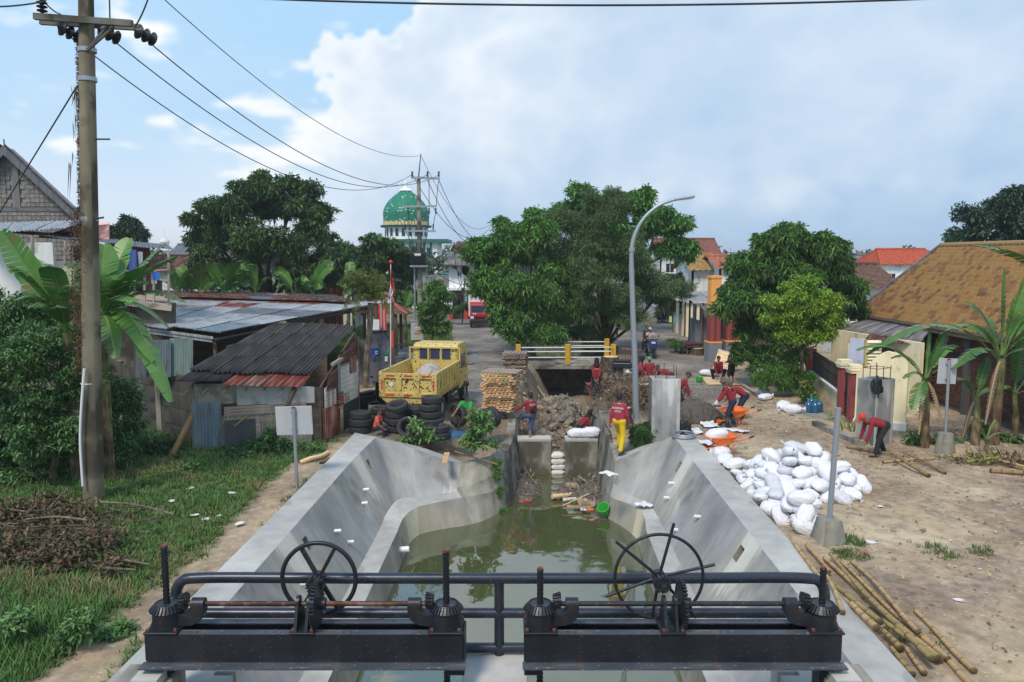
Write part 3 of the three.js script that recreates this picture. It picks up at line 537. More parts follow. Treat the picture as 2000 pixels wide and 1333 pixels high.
function gate(label, x0, x1, rods, rodTops, xb, wheel) {
const t = thing('sluice_gate_hoist', label, 'gate hoist', [(x0 + x1) / 2, 0.785, -8.79], 0, 'gate hoists across the canal'), cx = (x0 + x1) / 2, L = x1 - x0;
for (const s of [1, -1]) { const c = part(t, 'channel_beam', uvm(channel(L, 0.335, 0.1, 0.018, -s).translate(0, 0.2325, s * 0.19)), M.iron); part(c, 'top_flange', box(L - 0.02, 0.006, 0.112, 0, 0.406, s * 0.136), M.ironWornSkylit, null, null, 'worn upper flange with sky light painted in as grey'); }
part(t, 'base_flange', box(L + 0.08, 0.02, 0.16, 0, 0.053, 0.26), M.ironWornSkylit);
for (const s of [-1, 1]) { part(t, 'end_plate', box(0.02, 0.32, 0.36, s * (L / 2 + 0.011), 0.232, 0), M.iron); part(t, 'bearing_block', box(0.2, 0.12, 0.42, s * (L / 2 - 0.08), -0.02, 0.02), M.iron); }
for (let k = 0; k < 14; k++) part(t, 'bolt_hole', cyl(0.012, 0.012, 0.006, 8, -L / 2 + 0.5 + (L - 1) * ((k >> 1) / 6) + (k % 2 ? 0.09 : 0), 0.409, k % 4 < 2 ? 0.14 : -0.13), M.black);
rods.forEach((rx, i) => {
const s = i ? -1 : 1, x = rx - cx;   // s points towards the middle of the beam
const h = part(t, 'gearbox', merge([uvm(rbox(0.4, 0.03, 0.44, 0.012, x, 0.422, 0)), cyl(0.165, 0.175, 0.2, 28, x, 0.535, 0), cyl(0.19, 0.19, 0.03, 28, x, 0.45, 0)]), M.iron);
for (const [a, b] of [[-.16, .17], [.16, .17], [-.16, -.17], [.16, -.17]]) part(h, 'bolt', cyl(0.022, 0.022, 0.03, 6, x + a, 0.45, b), M.bolt);
part(h, 'bevel_gear', bevel.clone().translate(x, 0.665, 0), M.iron);
part(h, 'stem_screw', screw(rodTops[i] - 0.785 + 1.0).translate(x, -1.0, 0), M.iron);
part(h, 'stem_tip', cyl(0.036, 0.036, 0.012, 12, x, rodTops[i] - 0.785 + 0.004, 0), M.bolt);
const sh = new THREE.Shape(); sh.moveTo(0.08, 0.44); sh.lineTo(0.3, 0.46); sh.quadraticCurveTo(0.45, 0.5, 0.45, 0.64); sh.lineTo(0.45, 0.7); sh.lineTo(0.33, 0.7); sh.quadraticCurveTo(0.33, 0.6, 0.24, 0.58); sh.lineTo(0.08, 0.6); sh.closePath();
let br = uvm(new THREE.ExtrudeGeometry(sh, { depth: 0.13, bevelSize: 0.01, bevelThickness: 0.01, bevelSegments: 2, curveSegments: 8 }).translate(0, 0, -0.065)); if (s < 0) br = mirror(br); br.translate(x, 0, 0);
part(h, 'bracket', br, M.iron);
part(h, 'bearing', cyl(0.075, 0.075, 0.15, 20).rotateZ(PI / 2).translate(x + s * 0.38, 0.695, 0), M.iron);
part(h, 'pinion', pinion.clone().rotateZ(s * PI / 2).translate(x + s * 0.2, 0.735, 0), M.iron);
});
const sy = 0.695, a = rods[0] - cx + 0.25, b = rods[1] - cx - 0.25, bx = xb - cx;
part(t, 'drive_shaft', uvm(cyl(0.031, 0.031, b - a, 14).rotateZ(PI / 2).translate((a + b) / 2, sy, 0)), wheel.shaft, null, null, wheel.shaft === M.steelRust ? 'rust streaked drive shaft' : undefined);
const cheek = new THREE.Shape(); cheek.moveTo(-0.2, 0); cheek.lineTo(0.2, 0); cheek.lineTo(0.085, 0.26); cheek.absarc(0, 0.28, 0.085, 0, PI, false); cheek.closePath();
const stand = part(t, 'wheel_stand', merge([uvm(rbox(0.3, 0.028, 0.44, 0.01, bx, 0.421, 0)), ...[-0.1, 0.03].map((o) => uvm(new THREE.ExtrudeGeometry(cheek, { depth: 0.035, bevelEnabled: false }).rotateY(PI / 2).translate(bx + o, 0.432, 0)))]), M.iron);
for (const [p, q] of [[-.11, .18], [.11, .18], [-.11, -.18], [.11, -.18]]) part(stand, 'bolt', cyl(0.022, 0.022, 0.03, 6, bx + p, 0.45, q), M.bolt);
part(t, 'large_gear', merge([spur.clone().rotateZ(-PI / 2).translate(bx + 0.13, sy, 0), cyl(0.07, 0.07, 0.14, 18).rotateZ(PI / 2).translate(bx + 0.17, sy, 0)]), M.iron);
const wx = wheel.x - cx, wy = wheel.y - 0.785, wz = -0.34, r = wheel.r;
const w = part(t, 'hand_wheel', uvm(new THREE.TorusGeometry(r, wheel.rim, 12, 64).translate(wx, wy, wz)), M.iron);
part(w, 'hub', merge([uvm(cyl(0.085, 0.085, 0.1, 20).rotateX(PI / 2).translate(wx, wy, wz)), cyl(0.04, 0.04, 0.36, 14).rotateX(PI / 2).translate(wx, wy, wz + 0.2), smallGear.clone().rotateX(PI / 2).translate(wx, wy, wz + 0.2)]), M.iron);
for (const d of wheel.spokes) {
const e = V(Math.cos(rad(d)), Math.sin(rad(d)), 0), o = V(wx, wy, wz);
part(w, 'spoke', wheel.out ? rod(o, o.clone().addScaledVector(e, r + wheel.out), 0.02, 0.02, 8) : uvm(bar(o, o.clone().addScaledVector(e, r), 0.05, 0.045)), M.iron);
}
return t;
}
gate('black gate hoist with closed-rim hand wheel and rusty shaft', -4.31, -0.58, [-4.13, -0.785], [2.2, 2.14], -2.47, { x: -2.39, y: 1.648, r: 0.455, rim: 0.028, spokes: [62, 118, 182, 240, 300, 356], shaft: M.steelRust });
gate('black gate hoist with spoked wheel whose rods stick out past the rim', 0.164, 3.87, [0.337, 3.71], [1.92, 1.93], 1.9, { x: 1.82, y: 1.667, r: 0.545, rim: 0.02, spokes: [76, 140, 201, 262, 312, 13], out: 0.16, shaft: M.iron });
{ // gate leaves and guide posts below the beams
for (const [x, w, label] of [[-4.16, 0.2, 'black steel guide post under the rusty-shaft hoist'], [3.74, 0.2, 'black steel guide post under the spoked-wheel hoist']]) {
const t = thing('guide_post', label, 'post', [x, -2.9, -8.72], 0, 'gate guide posts');
part(t, 'post', box(w, 3.7, 0.2, 0, 1.85, 0), M.iron); part(t, 'groove_strip', box(0.05, 3.6, 0.03, w / 2 - 0.06, 1.85, 0.112), M.black);
}
}
{ // pipe railing behind the beams
const z = -9.45, t = thing('pipe_railing', 'dark blue-black pipe railing running behind both gate hoists', 'railing', [-0.16, 0.3, z]), o = V(-0.16, 0.3, z);
const p = (x, y) => V(x, y, z).sub(o), r = 0.07, xl = -4.32, xr = 4.02, top = 1.511;
const bend = (x, s) => [p(x - s * 0, 0.32), p(x, top - 0.28), p(x + s * 0.02, top - 0.13), p(x + s * 0.1, top - 0.025), p(x + s * 0.26, top)];
part(t, 'top_rail', uvm(pipe([...bend(xl, 1), p(-2, top), p(0, top), p(2, top), ...bend(xr, -1).reverse()], r, 120, 14)), M.ironPipe);
for (const y of [1.046, 0.575]) part(t, 'rail', uvm(rod(p(xl, y), p(xr, y), r * 0.93, r * 0.93, 14)), M.ironPipe);
part(t, 'post', uvm(rod(p(-0.165, 0.45), p(-0.165, top), r * 0.93, r * 0.93, 14)), M.ironPipe);
}
{ // concrete pier, pedestals and grooved abutments
const pier = thing('concrete_pier', 'weathered concrete pier between the two gate hoists', 'pier', [-0.21, -3, -8.95]);
part(pier, 'shaft', rbox(0.72, 3.4, 1.3, 0.02, 0, 1.7, 0), M.concOld); part(pier, 'cap', rbox(0.8, 0.1, 1.36, 0.02, 0, 3.44, 0), M.concTop);
for (const [x, w, label] of [[-4.34, 0.68, 'grey concrete pedestal at the grass end of the gates'], [3.98, 0.56, 'grey concrete pedestal at the bamboo end of the gates']]) {
const t = thing('concrete_pedestal', label, 'pedestal', [x, 0.2, -8.55], 0, 'pedestals under the hoist ends');
part(t, 'block', rbox(w, 0.5, 0.75, 0.02, 0, 0.2, 0), M.concOld);
part(t, 'bedding', box(0.3, 0.12, 0.4, x < 0 ? 0.1 : -0.1, 0.5, 0), M.concTop);
}
for (const s of [-1, 1]) {
const t = thing('gate_abutment', s < 0 ? 'pale concrete abutment with stepped slot under the closed-rim wheel hoist' : 'pale concrete abutment with stepped slot under the spoked-wheel hoist', 'abutment', [s < 0 ? -4.0 : 3.86, -3, -9.3], 0, 'gate abutments with slots');
const sh = new THREE.Shape(); const q = (a, b) => [s * a, b];
const pts = [[0.5, -0.7], [0.5, 0.36], [-0.42, 0.36], [-0.42, 0.12], [-0.16, 0.12], [-0.16, 0.02], [-0.42, 0.02], [-0.42, -0.7]];
pts.forEach(([a, b], i) => (i ? sh.lineTo(...q(a, b)) : sh.moveTo(...q(a, b)))); sh.closePath();
part(t, 'body', uvm(new THREE.ExtrudeGeometry(sh, { depth: 3.27, bevelEnabled: false }).rotateX(-PI / 2)), M.concTop);
part(t, 'foot', rbox(1.0, 2.0, 1.2, 0.02, 0, 0.4, 0.1), M.concWall);
}
const spots = [[700, 955, -.35, 1], [737, 984, -.5, 1], [632, 1035, -.35, 1], [680, 1060, -.7, 1], [803, 1077, -1.6, 1, 2], [540, 1145, -.4, 1], [1337, 943, -.4, -1], [1394, 1010, -.3, -1], [1337, 1033, -.9, -1], [1312, 970, -.7, -1]];
spots.forEach(([u, v, h, s, k = 1], i) => {
let p = G(u, v, h);
const rows = s > 0 ? lRows : rRows; let best = rows[0]; for (const r of rows) if (Math.abs(r.pts[1].z - p.z) < Math.abs(best.pts[1].z - p.z)) best = r;
const [A, B] = h < -1.3 ? [best.pts[3], best.pts[4]] : [best.pts[1], best.pts[2]], f = clamp((p.y - A.y) / (B.y - A.y)); p = A.clone().lerp(B, f);
const g = new THREE.LatheGeometry([[0.03, 0], [0.038, 0], [0.038, 0.15], [0.032, 0.15], [0.032, 0.02]].map(([a, b]) => new THREE.Vector2(a * k, b * (k > 1 ? 1.6 : 1))), 14).rotateZ(-s * PI / 2.1);
solo('drain_pipe', clean(g), M.pvc, k > 1 ? 'thicker white plastic pipe stub just above the water' : s > 0 ? 'short white plastic pipe stub in the grass-side canal wall' : 'short white plastic pipe stub in the lot-side canal wall', 'pipe', 'drain pipe stubs in the canal walls', p);
});
}
// ---------------------------------------------------------------- poles, wires, lamp, signs
function insulator(parent, p, dir, r = 0.13, n = 4, L = 0.42) {
const pts = [new THREE.Vector2(0.02, 0)]; for (let i = 0; i < n; i++) { const y = L * (i + 0.2) / n; pts.push(new THREE.Vector2(r * 0.35, y), new THREE.Vector2(r, y + L / n * 0.35), new THREE.Vector2(r * 0.9, y + L / n * 0.55), new THREE.Vector2(r * 0.35, y + L / n * 0.65)); } pts.push(new THREE.Vector2(0.02, L));
const g = clean(new THREE.LatheGeometry(pts, 16)); g.applyQuaternion(new THREE.Quaternion().setFromUnitVectors(V(0, 1, 0), dir.clone().normalize()));
return part(parent, 'insulator', g, M.darkMetal, p);
}
const wireMat = std({ color: rgb(0.03, 0.03, 0.035), roughness: 0.6 });
function wire(name, a, b, sag, r, label, group) {
const pts = []; for (let i = 0; i <= 24; i++) { const f = i / 24; pts.push(a.clone().lerp(b, f).add(V(0, -sag * 4 * f * (1 - f), 0))); }
return solo(name, pipe(pts, r, 48, 6), wireMat, label, 'wire', group);
}
const armM = std({ map: concOld, color: rgb(0.42, 0.43, 0.44), roughness: 0.6, metalness: 0.3 });
const poleBase = V(-9.66, 0, -17.21);
{
const t = thing('utility_pole', 'tall concrete utility pole wrapped with dry vines by the grass', 'utility pole', poleBase), o = poleBase;
part(t, 'shaft', uvm(rod(V(0, -0.1, 0), D(167, -30, 17.2).sub(o), 0.225, 0.15, 24)), std({ map: concOld, color: rgb(0.66, 0.6, 0.5), roughness: 0.9, bumpMap: bumpFine, bumpScale: 0.004 }));
const arm = (u0, v0, u1, v1, dz, h) => { const a = D(u0, v0, 17.2 - dz).sub(o), b = D(u1, v1, 17.2 - dz).sub(o); return part(t, 'crossarm', uvm(bar(a, b, 0.1, h)), armM); };
arm(66, 32, 258, 46, 0.24, 0.13); arm(78, 42, 275, 54, -0.24, 0.13);
for (const [u, v] of [[212, 48], [222, 52]]) part(t, 'brace', uvm(bar(D(u, v, 17.0).sub(o), D(170, 98, 17.05).sub(o), 0.05, 0.05)), armM);
insulator(t, D(82, 26, 17.0).sub(o), V(0, 1, 0), 0.11, 6, 0.5);
for (const [u, v] of [[112, 52], [190, 55], [262, 58]]) insulator(t, D(u, v, 17.3).sub(o), V(0.55, -0.25, -0.9), 0.16, 3, 0.5);
for (const v of [98, 155, 428]) { const q = D(168 + v * 0.012, v, 17.2).sub(o); part(t, 'clamp_band', cyl(0.19, 0.19, 0.09, 24, q.x, q.y, 0, true), M.galv); }
part(t, 'step_bolt', rod(D(182, 272, 17.2).sub(o), D(214, 272, 17.2).sub(o), 0.018), M.darkMetal);
part(t, 'step_bolt', rod(D(150, 272, 17.2).sub(o), D(170, 272, 17.2).sub(o), 0.018), M.darkMetal);
part(t, 'step_bolt', rod(D(182, 428, 17.0).sub(o), D(202, 425, 17.0).sub(o), 0.02), M.darkMetal);
part(t, 'conduit_pipe', pipe([D(164, 720, 16.9).sub(o), D(158, 800, 16.9).sub(o), D(156, 860, 16.9).sub(o), D(161, 950, 16.9).sub(o)], 0.028, 20, 8), M.pvc, null, null, 'white plastic conduit');
{ const q = D(177, 748, 17.2).sub(o); part(t, 'tie_band', cyl(0.216, 0.216, 0.03, 24, q.x, q.y, 0, true), M.pvc); }
}
const dryVine = new Tris(); {
const r = rng(55);
for (let i = 0; i < 5200; i++) {
const y = r() < 0.62 ? mix(3.0, 6.7, Math.pow(r(), 0.9)) : mix(6.3, 10.2, r()), low = y < 6.6, R0 = mix(0.225, 0.145, y / 12.6);
const a = low ? rr(1.6, 4.2, r) : rr(2.6, 3.9, r), d = R0 + rr(0.0, low ? 0.22 * (1 - Math.abs(y - 5.6) / 3.2) + 0.04 : 0.06, r);
const p = poleBase.clone().add(V(0.0447 * y + Math.cos(a) * d, y, -Math.sin(a) * d * 0.2 + (low ? 0.12 : 0.02) * r() * 2)); if (low && Math.cos(a) > -0.2) p.z += 0.2;
const s = rr(0.025, 0.07, r), e = V(rr(-1, 1, r), rr(-1.2, 0.5, r), rr(-1, 1, r)).normalize().multiplyScalar(s), f = V(rr(-1, 1, r), rr(-1, 1, r), rr(-1, 1, r)).normalize().multiplyScalar(s * 0.5);
const k = r(); dryVine.tri(p, p.clone().add(e), p.clone().add(f), k < 0.75 ? [0.10 + k * 0.06, 0.06 + k * 0.03, 0.04] : [0.16, 0.11, 0.045]);
}
for (let i = 0; i < 40; i++) { const y = rr(3.2, 9.6, r), x = poleBase.x + 0.0447 * y - rr(0.12, 0.34, r), p = V(x, y, poleBase.z + rr(0, 0.2, r)), q = p.clone().add(V(rr(-0.1, 0.1, r), -rr(0.3, 0.9, r), 0.02)); dryVine.tri(p, q, p.clone().add(V(0.02, -0.1, 0)), [0.07, 0.045, 0.03]); }
}
solo('dry_vine', dryVine.geo(), M.dry, 'brown withered vine climbing the tall concrete pole', 'vine').userData.kind = 'stuff';
const midBase = G(822, 692);
{
const d = -midBase.z, o = midBase, t = thing('transformer_pole', 'concrete pole with transformer box and meter cabinet by the lane', 'utility pole', midBase), P = (u, v, dz = 0) => D(u, v, d - dz).sub(o);
const top = P(821, 345).y;
part(t, 'shaft', uvm(new THREE.CylinderGeometry(0.1, 0.19, top, 18).translate(0, top / 2, 0)), M.concOld);
part(t, 'lightning_rod', rod(V(0, top, 0), P(822, 300), 0.035, 0.02), M.darkMetal);
part(t, 'crossarm', bar(P(803, 347, .15), P(859, 349, .15), 0.1, 0.12), M.galv);
for (const u of [805, 835, 857]) insulator(t, P(u, 346, .15), V(0, 1, 0), 0.08, 3, 0.32);
part(t, 'crossarm', bar(P(787, 404, .15), P(852, 403, .15), 0.1, 0.1), M.galv);
for (const u of [797, 838, 851]) insulator(t, P(u, 406, .15), V(0, -1, 0), 0.07, 3, 0.36);
part(t, 'crossarm', bar(P(790, 451, .15), P(851, 452, .15), 0.1, 0.1), M.galv);
for (const u of [792, 846]) insulator(t, P(u, 450, .15), V(0, 1, 0), 0.06, 3, 0.34);
const tr = part(t, 'transformer', rbox(P(832, 500).x - P(803, 500).x, P(0, 494).y - P(0, 516).y, 0.6, 0.04, 0, P(0, 505).y, 0.5), M.darkMetal);
part(tr, 'nameplate', box(0.36, 0.14, 0.01, -0.02, P(0, 498).y, 0.808), M.plastic);
for (let k = 0; k < 9; k++) part(tr, 'cooling_fin', box(0.02, 0.5, 0.06, -0.36 + k * 0.09, P(0, 507).y, 0.84), M.darkMetal);
part(t, 'platform', box(0.95, 0.1, 0.9, 0, P(0, 520).y, 0.3), M.galv);
for (const x of [-0.28, 0.42]) part(t, 'conduit', rod(V(x, 1.2, 0.2), V(x, P(0, 520).y, 0.2), 0.05), M.galv);
const cab = part(t, 'meter_cabinet', rbox(0.74, 1.12, 0.4, 0.03, -0.12, P(0, 645).y, 0.42), std({ color: rgb(0.42, 0.44, 0.45), roughness: 0.5 }));
part(cab, 'door', rbox(0.66, 0.98, 0.03, 0.01, -0.12, P(0, 646).y, 0.625), std({ color: rgb(0.47, 0.49, 0.50), roughness: 0.5 }));
part(cab, 'lid', box(0.76, 0.06, 0.44, -0.12, P(0, 627).y, 0.42), M.galv);
const cy = P(0, 646).y, z = 0.645; globalThis.__cab = { cab, cy, z };
for (let k = 0; k < 3; k++) part(cab, 'lamp', cyl(0.025, 0.025, 0.02, 8).rotateX(PI / 2).translate(-0.2 + k * 0.08, cy + 0.36, z), M.black);
part(cab, 'warning_sticker', box(0.17, 0.2, 0.006, -0.12, cy + 0.2, z), M.plastic);
part(cab, 'bolt_mark', uvm(new THREE.ShapeGeometry(new THREE.Shape([[0, .07], [.035, -.05], [-.035, -.05]].map(([a, b]) => new THREE.Vector2(a, b)))).translate(-0.12, cy + 0.2, z + 0.008)), M.black);
part(cab, 'yellow_sticker', box(0.11, 0.13, 0.006, -0.12, cy - 0.3, z), std({ color: rgb(0.7, 0.4, 0.05) }));
}
{ // the next pole along the lane
const b = V(-1.3, 0, -78), t = thing('utility_pole', 'distant power pole above the mango crown', 'utility pole', b);
const top = D(970, 446, 78).y; part(t, 'shaft', cyl(0.1, 0.19, top, 12, 0, top / 2, 0), M.concOld);
part(t, 'crossarm', box(1.45, 0.12, 0.12, 0, top - 0.2, 0.12), M.galv);
for (const x of [-0.65, 0, 0.65]) insulator(t, V(x, top - 0.14, 0.12), V(0, 1, 0), 0.09, 3, 0.36);
part(t, 'lightning_rod', cyl(0.02, 0.03, 1.4, 6, 0, top + 0.7, 0), M.darkMetal);
}
{
const md = -midBase.z - 0.15, g = 'power lines between the poles';
wire('power_line', D(136, 72, 17.5), D(805, 341, md), 1.9, 0.014, 'power line from the lowest insulator of the near pole', g);
wire('power_line', D(212, 72, 17.5), D(835, 341, md), 1.75, 0.014, 'power line from the middle insulator of the near pole', g);
wire('power_line', D(285, 78, 17.5), D(857, 342, md), 1.6, 0.014, 'power line from the outer insulator of the near pole', g);
wire('ground_wire', D(350, 0, 17.2).add(V(-0.6, 0.35, 1)), D(822, 304, -midBase.z), 1.2, 0.011, 'thin earth wire running to the tip of the transformer pole', g);
wire('overhead_cable', D(-60, 12, 14.5), D(88, 2, 16.9), 0.05, 0.018, 'short cable reaching the upright insulator at the frame edge', g);
wire('overhead_cable', D(480, -4, 15), D(1900, -6, 15), 0.14, 0.02, 'thick black cable crossing the top of the sky', g);
for (const [u, v, w, x] of [[290, 0, 262, 54], [213, 0, 214, 40]]) wire('jumper_cable', D(u, v - 6, 17.0), D(w, x, 17.2), 0.05, 0.016, w > 240 ? 'jumper cable hanging to the outer insulator' : 'jumper cable hanging to the middle insulator', g);
wire('jumper_cable', D(90, 8, 17), D(118, 28, 17), 0.03, 0.016, 'jumper cable sloping from the upright insulator', g);
const far = -78;
wire('power_line', D(805, 341, md), D(963, 437, 78), 2.4, 0.02, 'power line sagging from the transformer pole to the far pole', g);
wire('power_line', D(835, 352, md), D(970, 437, 78), 2.9, 0.02, 'second power line sagging towards the far pole', g);
wire('power_line', D(857, 352, md), D(982, 437, 78), 2.7, 0.02, 'outermost power line sagging towards the far pole', g);
wire('ground_wire', D(822, 304, -midBase.z), D(971, 420, 78), 2.6, 0.015, 'thin earth wire between transformer pole and far pole', g);
wire('guy_wire', D(150, 168, 17.1), D(-30, 462, 22), 0, 0.016, 'slanting guy wire beside the unplastered gable', g);
for (const [u0, v0, u1, v1, s] of [[797, 420, 812, 492, .35], [838, 420, 826, 494, .3], [851, 420, 846, 448, -.2], [792, 450, 815, 494, .1], [838, 352, 838, 404, -.3], [858, 352, 852, 404, -.35]]) wire('jumper_cable', D(u0, v0, md), D(u1, v1, md), s, 0.02, 'loose jumper cable around the transformer', 'jumper cables of the transformer');
wire('service_cable', D(822, 497, md), D(900, 485, 70), 0.6, 0.022, 'service cable drooping to the white two-storey house', g);
wire('service_cable', D(826, 512, md), D(925, 555, 68), 0.5, 0.022, 'lower service cable to the white house stairs', g);
}
{ // curved street lamp
const b = V(4.12, -0.02, -25), t = thing('street_lamp', 'tall grey street lamp with curved arm and flat head', 'street lamp', b), P = (u, v) => D(u, v, 25).sub(b);
part(t, 'footing', uvm(new THREE.CylinderGeometry(0.14, 0.26, 0.36, 10).translate(0, 0.12, 0)), M.concOld);
const pts = [V(0, 0.1, 0), P(1240, 700), P(1236, 600), P(1234, 490), P(1238, 466), P(1250, 438), P(1268, 416), P(1292, 399), P(1322, 389)];
const seg = 60, c = new THREE.CatmullRomCurve3(pts), gs = []; let prev = c.getPoint(0);
const tubeG = new THREE.TubeGeometry(c, seg, 1, 12); const pa = tubeG.attributes.position;
for (let i = 0; i <= seg; i++) { const f = i / seg, ctr = c.getPointAt(f), r = f < 0.66 ? mix(0.11, 0.085, f / 0.66) : mix(0.075, 0.045, (f - 0.66) / 0.34); for (let k = 0; k <= 12; k++) { const q = i * 13 + k, v = V(pa.getX(q), pa.getY(q), pa.getZ(q)).sub(ctr).multiplyScalar(r).add(ctr); pa.setXYZ(q, v.x, v.y, v.z); } }
part(t, 'pole', clean(tubeG), M.galv);
part(t, 'joint_collar', cyl(0.1, 0.1, 0.12, 14, P(1234, 488).x, P(1234, 488).y, 0), M.galv);
const head = part(t, 'lamp_head', rbox(0.62, 0.09, 0.2, 0.04), M.galv, P(1338, 387), [0, 0, 0.16]);
part(head, 'lens', rbox(0.34, 0.02, 0.15, 0.008, 0.08, -0.052, 0), M.plastic);
}
function sign(label, base, u0, v0, u1, v1, foot, tilt = 0) {
const d = -base.z, t = thing('road_sign', label, 'sign', base, 0, 'road signs seen from behind'), P = (u, v) => D(u, v, d).sub(base);
const a = P(u0, v1), b = P(u1, v0), w = b.x - a.x, h = b.y - a.y, cx = (a.x + b.x) / 2, cy = (a.y + b.y) / 2;
part(t, 'board', rbox(w, h, 0.02, 0.008, 0, 0, 0), std({ map: plasTex, color: rgb(0.55, 0.57, 0.60), roughness: 0.5, metalness: 0.2 }), [cx, cy, -0.06], [0, 0, tilt]);
part(t, 'pole', rod(V(0, foot ? 0.3 : -0.1, 0), V(cx * 0.85, b.y - 0.03, 0), 0.042, 0.042, 12), M.galv);
part(t, 'pole_cap', cyl(0.044, 0.044, 0.03, 12, cx * 0.85, b.y - 0.02, 0), M.bolt);
for (const k of [0.2, 0.8]) part(t, 'clamp', box(0.14, 0.03, 0.05, cx * 0.9, a.y + h * k, -0.03), M.galv);
if (foot) part(t, 'footing', uvm(new THREE.CylinderGeometry(0.2, 0.3, 0.62, 7).translate(0, 0.26, 0)), M.concOld);
}
sign('blank back of a metal road sign standing in the grass by the canal wall', V(-5.23, 0, -18.19), 538, 795, 608, 851, false, 0.03);
sign('blank back of a small metal road sign among the banana plants', V(12.5, 0, -21.7), 1833, 701, 1873, 751, true, -0.03);
{
const b = G(1618, 1058), t = thing('marker_post', 'bare galvanised post in a concrete block by the sandbags', 'post', b), P = (u, v) => D(u, v, -b.z).sub(b);
part(t, 'pole', rod(V(0, 0.4, 0), P(1638, 797), 0.055, 0.055, 14), M.galv);
const f = new THREE.CylinderGeometry(0.24, 0.36, 0.5, 4, 1).rotateY(PI / 4 + 0.15).translate(0, 0.22, 0); part(t, 'concrete_block', uvm(f), M.concOld);
}
{ // striped post by the lane and flagpole
const b = G(1205, 690), t = thing('striped_post', 'thin red and white striped post beside the lane', 'post', b);
for (let k = 0; k < 6; k++) part(t, 'band', cyl(0.05, 0.05, 0.45, 8, 0, 0.225 + k * 0.45, 0), [M.black, M.plastic, M.red][k % 3]);
const fb_ = V(-5.05, 0, -31.5), f = thing('flagpole', 'slim white flagpole with a hanging red and white flag', 'flagpole', fb_), P = (u, v) => D(u, v, 31.5).sub(fb_);
part(f, 'pole', rod(V(0, -0.05, 0), P(763, 516), 0.022, 0.018), M.plastic);
part(f, 'finial', clean(new THREE.SphereGeometry(0.08, 10, 8)), M.red, P(763, 512));
const flag = (us, name, mat) => { const g = new THREE.PlaneGeometry(1, 1, 6, 8), pa = g.attributes.position; for (let i = 0; i < pa.count; i++) { const x = pa.getX(i) + 0.5, y = 0.5 - pa.getY(i), l = us[0], r = us[1]; const A = P(mix(l[0][0], l[1][0], y), mix(l[0][1], l[1][1], y)), B = P(mix(r[0][0], r[1][0], y), mix(r[0][1], r[1][1], y)); const q = A.lerp(B, x); pa.setXYZ(i, q.x, q.y, q.z + 0.1 * Math.sin(x * 7 + y * 3)); } g.computeVertexNormals(); part(f, name, clean(g), mat); };
flag([[[763, 525], [763, 560]], [[765, 530], [772, 572]]], 'flag_red_half', M.redFlag); flag([[[763, 558], [758, 582]], [[768, 570], [767, 577]]], 'flag_white_half', M.whiteCloth);
}
// ---------------------------------------------------------------- buildings
const lerp2 = (q, u, v) => q[0].clone().lerp(q[1], u).lerp(q[3].clone().lerp(q[2], u), v);   // corners: front-left, front-right, back-right, back-left
function sheetRoof(t, q, nu, nv, mats, seed, wav = 0.085, name = 'roof_sheet') {
const r = rng(seed);
for (let j = nv - 1; j >= 0; j--) for (let i = 0; i < nu; i++) {
const a0 = i / nu - 0.012, a1 = (i + 1) / nu + 0.012, b0 = j / nv - 0.03 / nv - (j ? 0.03 : 0), b1 = (j + 1) / nv, lift = 0.012 * ((i % 2) + 1) + (nv - j) * 0.022 + rr(0, 0.02, r), sk = rr(-0.012, 0.012, r) * (nv > 3 ? 3 : 1);
const P = [lerp2(q, a0, b0 + sk), lerp2(q, a1, b0 + sk + rr(-0.01, 0.01, r)), lerp2(q, a1, b1), lerp2(q, a0, b1)].map((p) => p.add(V(0, lift, 0)));
const m = mats(i, j, r); if (!m) continue;
part(t, name, corr(P[0], P[1], P[2], P[3], Math.max(4, Math.round(P[0].distanceTo(P[1]) / wav)), wav * (m === M.asb ? 0.27 : 0.2), m === M.asb ? 6 : 4, rr(0, 0.012, r)), m);
}
}
const openRect = (w, h, holes) => { const s = new THREE.Shape([[0, 0], [w, 0], [w, h], [0, h]].map(([a, b]) => new THREE.Vector2(a, b))); for (const [x, y, a, b] of holes) s.holes.push(new THREE.Path([[x, y], [x + a, y], [x + a, y + b], [x, y + b]].map(([c, d]) => new THREE.Vector2(c, d)))); return s; };
function wall(t, p, q, h, mat, holes = [], th = 0.16, wmat = M.glassDark, fmat = M.white) {
const L = p.distanceTo(q), a = Math.atan2(-(q.z - p.z), q.x - p.x);
const w = part(t, 'wall', uvm(new THREE.ExtrudeGeometry(openRect(L, h, holes), { depth: th, bevelEnabled: false }).translate(0, 0, -th)), mat, p, [0, a, 0]);
for (const [x, y, ww, hh, door] of holes) {
const f = part(w, door ? 'door' : 'window', merge([box(ww, 0.06, 0.07, x + ww / 2, y + hh - 0.03, -0.06), box(ww, 0.06, 0.07, x + ww / 2, y + 0.03, -0.06), box(0.06, hh, 0.07, x + 0.03, y + hh / 2, -0.062), box(0.06, hh, 0.07, x + ww - 0.03, y + hh / 2, -0.062), ...(door ? [] : [box(0.04, hh, 0.05, x + ww / 2, y + hh / 2, -0.06)])]), fmat);
part(f, door ? 'leaf' : 'pane', box(ww - 0.1, hh - 0.1, 0.02, x + ww / 2, y + hh / 2, -0.09), door ? M.woodDark : wmat);
}
return w;
}
